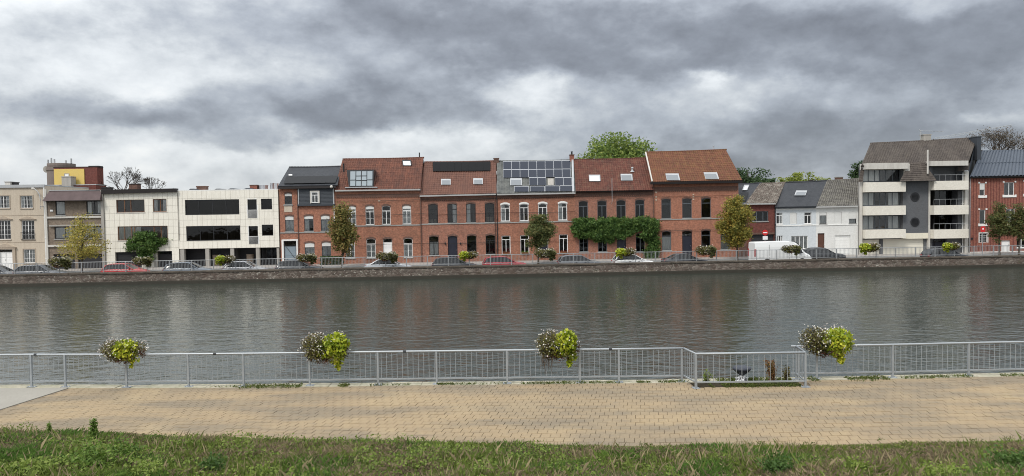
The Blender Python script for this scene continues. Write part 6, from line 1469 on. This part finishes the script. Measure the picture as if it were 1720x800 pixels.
def creepers():
    def leaves_local(label, rects, off, n, leaf, mat, name, px, dens=1):
        s0 = FP(px, 430, off)[0]; r = empty(name, FWorld(s0, 0, BASEZ), FA); tag(r, label, 'climbing plant'); pts = []
        for x0, y0, x1, y1, k, th in rects:
            a = FP(x0, (y0 + y1) / 2, 0); c = FP(x1, (y0 + y1) / 2, 0); zb = FP((x0 + x1) / 2, y1, 0)[2] - BASEZ; zt = FP((x0 + x1) / 2, y0, 0)[2] - BASEZ
            nc = max(3, int((c[0] - a[0]) * (zt - zb) * 11)); w = c[0] - a[0]
            cc = np.stack([rng.uniform(a[0] - s0, c[0] - s0, nc), rng.uniform(-th, -.1, nc), rng.uniform(zb, zt, nc)], 1); m_ = int(n * k / nc) + 1
            # rounded outline
            ex = np.abs((cc[:, 0] - (a[0] + c[0] - 2 * s0) / 2) / (w / 2)); cc[:, 2] = np.where(ex > .88, (cc[:, 2] - (zb + zt) / 2) * .7 + (zb + zt) / 2, cc[:, 2])
            P = np.repeat(cc, m_, axis=0) + rng.normal(size=(nc * m_, 3)) * np.array([.22, .12, .14]); P[:, 1] = np.minimum(P[:, 1], -.06); pts.append(P)
        P = np.concatenate(pts); link('foliage', np_mesh('foliage', leaf_verts(P, leaf, .4, .65, droop=(0, -.4, -.6)), 4), mat, r); return r, s0
    r, s0 = leaves_local('thick green creeper hedge across the front of the fourth brick house', [(961, 371, 1103, 399, 1.0, .75), (965, 368, 1098, 376, .3, .4), (1085, 398, 1103, 438, .2, .45), (1000, 398, 1030, 405, .05, .3)], 0, 26000, .21, 'leaf_creeper', 'creeper', 1094)
    m = MB()
    for k in range(4): x = FP(1090 + k * 3, 430, 0)[0] - s0; m.tube([(x, -.08, 0), (x + .05, -.1, 2.0), (x - .3 - k * .5, -.12, 3.6)], [.06, .045, .03], 6)
    xa = FP(966, 385, 0)[0] - s0; xb = FP(1100, 385, 0)[0] - s0; m.tube([(xb, -.12, 3.6), ((xa + xb) / 2, -.14, 3.9), (xa, -.12, 3.8)], [.04, .035, .02], 6); m.build('stem', 'bark', r)
    r, s0 = leaves_local('dark climbing shrub bulging from the front of the tiled house', [(221, 397, 272, 418, .75, 1.1), (232, 390, 262, 400, .15, .7), (236, 416, 262, 438, .3, .8), (262, 402, 279, 412, .12, .4), (216, 408, 228, 420, .1, .4)], 0, 5200, .2, 'leaf_creeper', 'climbing_shrub', 252)
    m = MB(); x = 0.0; m.tube([(x, -.15, 0), (x + .1, -.25, 1.2), (x - .1, -.3, 2.4), (x + .3, -.4, 3.2)], [.08, .06, .05, .03], 6); m.build('stem', 'bark', r)
    # clipped hedge before the slate-topped house
    a = FP(538, 432, -1.2)[0]; b = FP(577, 432, -1.2)[0]; s0 = (a + b) / 2; r = empty('hedge', FWorld(s0, -1.2, BASEZ), FA); tag(r, 'low clipped dark hedge below the rust tinged street tree', 'hedge'); N = 2600
    P = np.stack([rng.uniform(a - s0, b - s0, N), rng.uniform(-.35, .35, N), rng.uniform(0, 1.0, N)], 1); link('foliage', np_mesh('foliage', leaf_verts(P, .14, .4, .6), 4), 'leaf_deep', r)
creepers()

# ------------------------------------------------------------------ cars
gloss('car_glass', (0.014, 0.016, 0.018), 0.08, 0.4); plain('car_trim', (0.02, 0.02, 0.022), .6, .3); gloss('lamp_clear', (0.65, 0.66, 0.68), .1, .6); gloss('lamp_red', (0.35, 0.015, 0.015), .15, .6); plain('plate', (0.75, 0.75, 0.72), .5, .3)
for nm, c in (('car_silver', (.33, .34, .36)), ('car_gray', (.12, .13, .145)), ('car_bluegray', (.14, .165, .20)), ('car_red', (.42, .03, .03)), ('car_darkred', (.30, .018, .028)), ('car_dark', (.028, .032, .040)), ('car_white', (.75, .76, .76)), ('car_black', (.012, .013, .016)), ('car_palegray', (.40, .43, .46)), ('car_graphite', (.06, .065, .072))):
    gloss(nm, c, .28, .4, 0.0, .35)
def ring(x, w, zb, zs, zt, crown=.03):
    """cross-section of the body at x: sill, side, shoulder, top"""
    h = [(-w * .82, zb), (-w * .97, zb + .12), (-w, (zb + zs) / 2), (-w * .985, zs), (-w * .90, zt), (-w * .45, zt + crown)]
    return [(x, y, z) for y, z in h] + [(x, -y, z) for y, z in h[::-1]]
def wheel_parts(root, wx, ww, r=.31, tyre='rubber'):
    for sx in wx:
        for sy in (-1, 1):
            m = MB(); y0, y1 = sy * (ww - .19), sy * ww; m.lathe([(r * .62, y1), (r * .95, y1), (r, (y1 * .85 + y0 * .15)), (r, y0), (r * .6, y0)], 24, axis='y'); o = m.build('wheel', tyre, root); o.location = (sx, 0, r)
            m = MB(); m.lathe([(.02, y1 + sy * .002), (r * .25, y1 + sy * .004), (r * .6, y1 - sy * .012), (r * .62, y1 - sy * .03)], 20, axis='y'); m.build('rim', 'steel', o)
            for k in range(5):
                a = k * 1.2566; m = MB(); m.tube([(0, y1 + sy * .006, 0), (math.cos(a) * r * .6, y1 + sy * .004, math.sin(a) * r * .6)], .022, 4); m.build('spoke', 'steel', o)
def make_car(kind):
    """front towards +x, origin on the ground"""
    r = empty('car'); W = .87
    if kind == 'hatch':
        st = [(-1.98, .70, .45, .72, .80), (-2.03, .80, .36, .80, .90), (-1.7, .86, .28, .86, .97), (-1.0, W, .24, .87, .98), (0.0, W, .22, .86, .96), (.75, W, .22, .84, .94), (1.25, .85, .24, .78, .88), (1.7, .80, .26, .70, .80), (1.98, .68, .30, .58, .68), (2.05, .50, .36, .50, .56)]
        cab = [(-1.95, .98, .74), (-1.62, 1.36, .62), (-1.25, 1.45, .60), (-.3, 1.47, .60), (.15, 1.42, .60), (.98, .94, .72)]; wx = (-1.25, 1.28); bp = (-.95, -.12)
    elif kind == 'wagon':
        st = [(-2.18, .70, .45, .72, .82), (-2.22, .80, .36, .80, .90), (-1.9, .86, .28, .86, .97), (-1.0, W, .24, .87, .97), (0.0, W, .22, .86, .95), (.85, W, .22, .83, .93), (1.4, .85, .24, .77, .87), (1.9, .80, .26, .69, .79), (2.15, .68, .30, .58, .66), (2.22, .5, .36, .5, .55)]
        cab = [(-2.16, .98, .74), (-1.86, 1.34, .62), (-1.45, 1.45, .60), (-.25, 1.48, .60), (.2, 1.43, .60), (1.08, .93, .72)]; wx = (-1.3, 1.4); bp = (-1.25, -.25)
    elif kind == 'sedan':
        st = [(-2.28, .66, .45, .72, .84), (-2.33, .80, .36, .82, .92), (-1.9, .86, .28, .88, .98), (-1.0, W, .24, .88, .97), (0.0, W, .22, .86, .95), (.85, W, .22, .83, .92), (1.4, .85, .24, .77, .86), (1.95, .80, .26, .68, .78), (2.2, .68, .30, .58, .66), (2.28, .5, .36, .5, .55)]
        cab = [(-1.85, .99, .74), (-1.1, 1.36, .62), (-.75, 1.42, .60), (-.2, 1.44, .60), (.15, 1.40, .60), (1.05, .93, .72)]; wx = (-1.35, 1.4); bp = (-.85, -.1)
    else:   # coupe-backed suv
        W = .96; st = [(-2.3, .75, .60, .95, 1.02), (-2.36, .88, .48, 1.0, 1.1), (-1.9, .94, .36, 1.04, 1.16), (-1.0, W, .32, 1.05, 1.14), (0.0, W, .30, 1.02, 1.11), (.85, W, .30, 1.0, 1.09), (1.4, .94, .32, .95, 1.05), (1.95, .90, .34, .88, .98), (2.28, .78, .38, .74, .84), (2.36, .6, .42, .62, .7)]
        cab = [(-2.2, 1.16, .80), (-1.35, 1.56, .66), (-.8, 1.66, .63), (-.2, 1.68, .63), (.2, 1.63, .63), (1.12, 1.09, .78)]; wx = (-1.42, 1.45); bp = (-.95, -.1)
    m = MB(); m.loft([ring(*q) for q in st]); b = m.build('body', 'car_gray', r, smooth=True)
    g = MB(); rings = []
    zb = lambda x: np.interp(x, [q[0] for q in st], [q[4] for q in st]) - .03
    for x, z, w in cab: lo = float(zb(x)); lo = min(lo, z - .01); wl = .80 * W / .87; rings.append([(x, -wl, lo), (x, -(wl * .45 + w * .55), (lo + z) / 2), (x, -w, z - .02), (x, 0, z), (x, w, z - .02), (x, (wl * .45 + w * .55), (lo + z) / 2), (x, wl, lo)])
    g.loft(rings); g.build('windows', 'car_glass', r, smooth=False)
    t = MB(); rr = []
    for x, z, w in cab[1:-1]: rr.append([(x, -w - .015, z - .05), (x, -w + .02, z + .008), (x, 0, z + .02), (x, w - .02, z + .008), (x, w + .015, z - .05)])
    t.loft(rr); t.build('roof', 'car_gray', r, smooth=True)
    p = MB()
    def pil(x0, z0, w0, x1, z1, w1, rad):
        for sy in (-1, 1): p.tube([(x0, sy * w0, z0), ((x0 + x1) / 2, sy * (w0 + w1) / 2 * 1.01, (z0 + z1) / 2), (x1, sy * w1, z1)], rad, 5)
    wl = .80 * W / .87
    pil(cab[-1][0], cab[-1][1] - .03, wl, cab[-2][0], cab[-2][1] - .03, cab[-2][2] + .01, .035); pil(cab[0][0] + .05, cab[0][1] - .05, wl - .02, cab[1][0] + .02, cab[1][1] - .02, cab[1][2], .06)
    p.build('pillars', 'car_gray', r)
    for xb in bp:
        zt = float(np.interp(xb, [c[0] for c in cab], [c[1] for c in cab]))
        for sy in (-1, 1): MB().tube([(xb - .03, sy * (wl + .005), float(zb(xb))), (xb, sy * .625 * W / .87, zt - .04)], .03, 5).build('door_pillar', 'car_trim', r)
    wheel_parts(r, wx, W + .005, .31 if kind != 'suv' else .37)
    for sx in wx:
        for sy in (-1, 1): m = MB(); rr_ = .37 if kind != 'suv' else .44; m.lathe([(rr_, sy * (W - .2)), (rr_, sy * (W + .002)), (rr_ * .9, sy * (W + .002))], 24, axis='y'); o = m.build('wheel_arch', 'car_trim', r); o.location = (sx, 0, .31 if kind != 'suv' else .37)
    xf = st[-2][0]; xr = st[0][0]
    for sy in (-1, 1):
        m = MB(); z = st[-2][3]; m.hexa([(xf - .28, sy * .48, z - .08), (xf + .02, sy * .44, z - .08), (xf - .06, sy * .74, z - .06), (xf - .30, sy * .80, z - .04), (xf - .28, sy * .48, z + .07), (xf + .0, sy * .44, z + .05), (xf - .07, sy * .74, z + .06), (xf - .30, sy * .80, z + .08)]); m.build('headlight', 'lamp_clear', r)
        m = MB(); z = st[1][3]; m.box(xr - .06, sy * .52, z - .08, xr + .18, sy * .79, z + .08); m.build('tail_light', 'lamp_red', r)
        m = MB(); zz = float(zb(.7)); m.loft([[(.62, sy * (W - .03), zz), (.74, sy * (W - .03), zz), (.74, sy * (W - .03), zz + .1), (.62, sy * (W - .03), zz + .1)], [(.60, sy * (W + .13), zz + .0), (.70, sy * (W + .13), zz + .0), (.70, sy * (W + .13), zz + .12), (.60, sy * (W + .13), zz + .12)]]); m.build('mirror', 'car_gray', r)
        m = MB(); m.box(-.55, sy * (W - .005), .80, -.38, sy * (W + .02), .83); m.box(.35, sy * (W - .005), .79, .52, sy * (W + .02), .82); m.build('door_handle', 'car_trim', r)
    m = MB(); m.box(st[-1][0] - .04, -.26, .40, st[-1][0] + .015, .26, .50); m.build('number_plate', 'plate', r)
    return r
def paint(o, mat):
    for c in [o] + list(o.children_recursive):
        if c.type == 'MESH' and c.name.split('.')[0] in ('body', 'roof', 'pillars', 'mirror'):
            c.material_slots[0].link = 'OBJECT'; c.material_slots[0].material = MATS[mat]
def cars():
    masters = {k: make_car(k) for k in ('hatch', 'wagon', 'sedan', 'suv')}; used = set()
    L = [(-4, 'wagon', 'car_gray', 1, 'grey car cut by the west picture edge'), (70, 'wagon', 'car_gray', 1, 'grey car before the beige townhouse'), (212, 'hatch', 'car_red', 1, 'bright red car before the tiled house garage'), (318, 'wagon', 'car_bluegray', 1, 'blue grey car before the open ground floor'),
         (413, 'hatch', 'car_silver', 1, 'silver car with dark windows before the pillars'), (504, 'wagon', 'car_graphite', 1, 'dark graphite car before the blue grey door'), (654, 'sedan', 'car_palegray', 1, 'light grey saloon car before the first brick house'), (764, 'wagon', 'car_dark', 1, 'dark blue black car before the navy door'),
         (848, 'wagon', 'car_darkred', 1, 'dark red car between the second and third brick houses'), (974, 'wagon', 'car_gray', 1, 'grey car before the west end of the creeper'), (1063, 'hatch', 'car_white', 1, 'white car below the creeper'), (1152, 'sedan', 'car_dark', 1, 'dark saloon car before the tallest brick house'), (1588, 'wagon', 'car_dark', 1, 'dark car at the apartment entrance'), (1742, 'hatch', 'car_graphite', -1, 'dark car beyond the east picture edge')]
    for px, k, col, dr, lab in L:
        if px > 1730: continue
        M = masters[k]; o = M if k not in used else copy_tree(M); used.add(k); off = 2.35; s, z = W_s(px, 450, off); o.location = WPt(s, off, STREETZ + .004); o.rotation_euler = (0, 0, WA + (0 if dr > 0 else math.pi) + random.uniform(-.01, .01)); paint(o, col); tag(o, lab, 'car', 'cars parked along the far quay')
    o = masters['suv']; off = 4.6; s, z = W_s(1379, 440, off); o.location = WPt(s, off, STREETZ + .004); o.rotation_euler = (0, 0, WA); paint(o, 'car_black'); tag(o, 'large black coupe backed car beside the white van', 'car', 'cars parked along the far quay')
cars()
def van():
    r = empty('van'); W = .98
    def rg(x, w, zb, zt, tum=.93): return [(x, -w * .85, zb), (x, -w, zb + .15), (x, -w, zb + (zt - zb) * .45), (x, -w * .98, zb + (zt - zb) * .75), (x, -w * tum, zt - .06), (x, -w * .5, zt), (x, w * .5, zt), (x, w * tum, zt - .06), (x, w * .98, zb + (zt - zb) * .75), (x, w, zb + (zt - zb) * .45), (x, w, zb + .15), (x, w * .85, zb)]
    m = MB(); m.loft([rg(-2.95, .93, .45, 2.36), (rg(-2.98, .96, .42, 2.30))[:] if False else rg(-2.9, .97, .40, 2.46), rg(-1.5, W, .34, 2.50), rg(.6, W, .32, 2.50), rg(1.25, W, .32, 2.40, .84), rg(1.75, W, .34, 1.95, .84), rg(2.25, .96, .36, 1.38, .84), rg(2.7, .90, .40, 1.14, .85), rg(2.92, .78, .46, .92, .85), rg(2.97, .6, .5, .8, .85)]); b = m.build('body', 'car_white', r, smooth=False)
    m = MB(); m.hexa([(1.20, -.80, 2.30), (2.19, -.86, 1.42), (2.19, .86, 1.42), (1.20, .80, 2.30), (1.24, -.80, 2.44), (2.25, -.86, 1.46), (2.25, .86, 1.46), (1.24, .80, 2.44)]); m.build('windscreen', 'car_glass', r)
    for sy in (-1, 1):
        m = MB(); y = sy * W; m.hexa([(.62, y * .96, 1.36), (1.98, y * .97, 1.30), (1.98, y * .995, 1.30), (.62, y * 1.004, 1.36), (.62, y * .90, 2.12), (1.30, y * .90, 2.12), (1.30, y * .97, 2.12), (.62, y * .965, 2.12)]); m.build('side_window', 'car_glass', r)
        m = MB(); m.box(1.55, y, 1.28, 1.72, sy * (W + .2), 1.62); m.build('mirror', 'car_trim', r)
        m = MB(); m.box(-2.6, y * .995, .95, 2.2, y * 1.012, 1.02); m.build('side_rub_strip', 'car_white', r)
        m = MB(); m.box(-1.55, y * .99, .5, -1.53, y * 1.006, 2.2); m.box(.52, y * .99, .5, .54, y * 1.006, 2.2); m.build('door_seam', 'car_trim', r)
        m = MB(); m.box(-3.0, sy * .80, 1.0, -2.86, sy * .96, 1.75); m.build('tail_light', 'lamp_red', r)
        m = MB(); m.hexa([(2.5, sy * .55, .86), (2.88, sy * .5, .82), (2.78, sy * .8, .82), (2.4, sy * .93, .86), (2.45, sy * .55, 1.08), (2.84, sy * .5, .98), (2.72, sy * .8, 1.0), (2.32, sy * .92, 1.12)]); m.build('headlight', 'lamp_clear', r)
    wheel_parts(r, (-1.75, 1.85), W + .004, .35)
    for sx in (-1.75, 1.85):
        for sy in (-1, 1): m = MB(); m.lathe([(.43, sy * (W - .2)), (.43, sy * (W + .002)), (.39, sy * (W + .002))], 24, axis='y'); o = m.build('wheel_arch', 'car_trim', r); o.location = (sx, 0, .35)
    m = MB(); m.box(2.88, -.5, .42, 2.985, .5, .62); m.build('bumper', 'car_trim', r)
    off = 2.9; s, z = W_s(1310.5, 430, off); r.location = WPt(s, off, STREETZ + .004); r.rotation_euler = (0, 0, WA); tag(r, 'white high roofed panel van parked before the pale blue house', 'van')
van()

# ------------------------------------------------------------------ street furniture
def signs():
    def pole(name, label, px, off, topy, z0=STREETZ):
        s, _, z = FP(px, topy, off); r = empty(name, FWorld(s, off, z0), FA); tag(r, label, 'road sign'); m = MB(); m.tube([(0, .04, 0), (0, .04, z - z0)], .04, 8); m.build('pole', 'galvanised_far', r); return r, z - z0
    r, z = pole('no_entry_sign', 'round red no entry sign with white bar above a white plate by the van', 1285.2, -6, 386.0)
    m = MB(); m.lathe([(.32, -.02), (.32, .0)], 28, axis='y'); o = m.build('disc', 'sign_red', r); o.location = (0, 0, z - .33); m = MB(); m.box(-.23, -.03, -.055, .23, -.022, .055); m.build('white_bar', 'sign_white', o)
    m = MB(); m.box(-.28, -.02, z - 1.12, .28, 0, z - .72); m.build('plate', 'sign_white', r)
    r, z = pole('parking_sign', 'red square sign on a pole before the red striped house', 1651, -7, 380.5)
    m = MB(); m.box(-.26, -.02, z - .62, .26, 0, z); m.build('plate', 'sign_red', r); m = MB(); m.box(-.07, -.03, z - .36, .07, -.021, z - .18); m.build('symbol', 'sign_white', r)
signs()
def street_lamp():
    s, _, z = FP(67.5, 340, -.55); r = empty('street_lamp', FWorld(s, 0, BASEZ), FA); tag(r, 'grey street lamp with a curved arm fixed to the beige townhouse', 'street lamp'); L = lambda px, py, o=-.5: (FP(px, py, o)[0] - s, o, FP(px, py, o)[2] - BASEZ)
    m = MB(); m.tube([L(67.5, 351), L(67.5, 335), L(66.5, 328), L(63, 321.5), L(58.5, 318)], .045, 8); m.build('arm', 'zinc', r)
    a = L(58.5, 317.5); b = L(52.5, 316.5); m = MB(); m.tube([a, ((a[0] + b[0]) / 2, -.5, a[2] + .03), b], [.06, .13, .07], 10); m.build('lamp_head', 'concrete_light', r)
    for y in (336, 347): p = L(67.5, y); q = L(76, y, -.02); m = MB(); m.tube([p, q], .03, 6); m.build('bracket', 'zinc', r)
street_lamp()
def cables():
    plain('cable_black', (.02, .02, .02), .7)
    def cab(label, pts, rad=.018):
        P = []
        for i, (px, py) in enumerate(pts): a = FP(px, py, -.12); P.append(FWorld(a[0], -.12, a[2]))
        o = MB().tube(P, rad, 4).build('facade_cable', 'cable_black'); tag(o, label, 'cable', 'cables along the brick fronts')
    cab('black cable along the brick fronts above the upper windows', [(564, 338), (640, 337.5), (706, 335.5), (770, 336.5), (835, 333), (900, 332.5), (966, 330), (1030, 331.5), (1097, 329.5), (1170, 330), (1239, 328)])
    cab('black cable across the brick fronts through the upper windows row', [(564, 362.5), (660, 361), (706, 359), (760, 360.5), (835, 357.5), (930, 357), (966, 355.5)])
    cab('black cable along the brick fronts between the ground floor window heads', [(600, 412), (706, 409), (770, 409.5), (835, 407), (966, 404.5)])
    cab('black cable along the tallest brick house above the ground floor windows', [(1098, 389), (1165, 386.5), (1239, 386)])
cables()
def crane():
    o = 60; s, _, z = FP(1570, 234, o); r = empty('tower_crane', FWorld(s, o, -.31), FA); tag(r, 'lattice crane jib slanting up behind the apartment roof', 'crane'); z += .31; e = FP(1700, 210, o); ex, ez = e[0] - s, e[2] + .31
    m = MB(); N = 22; A = Vector((0, 0, z)); B = Vector((ex, 0, ez)); tops = []; lows = []
    for i in range(N + 1): p = A.lerp(B, i / N); k = 1 - .8 * i / N; tops.append(p + Vector((0, 0, .26 * k))); lows.append(p - Vector((0, 0, .22 * k)))
    m.tube(tops, .03, 4); m.tube(lows, .03, 4)
    for i in range(N): m.tube([lows[i], tops[i + 1]], .018, 3); m.tube([tops[i], lows[i]], .018, 3)
    m.build('jib', 'zinc', r); m = MB()
    for dx in (-.6, .6):
        for dy in (-.6, .6): m.tube([(dx, dy, 0), (dx, dy, z)], .1, 4)
    for i in range(10): za, zb = z * i / 10, z * (i + 1) / 10; m.tube([(-.6, -.6, za), (.6, -.6, zb)], .06, 3); m.tube([(.6, .6, za), (-.6, .6, zb)], .06, 3)
    m.build('mast', 'bark_dark', r)
crane()
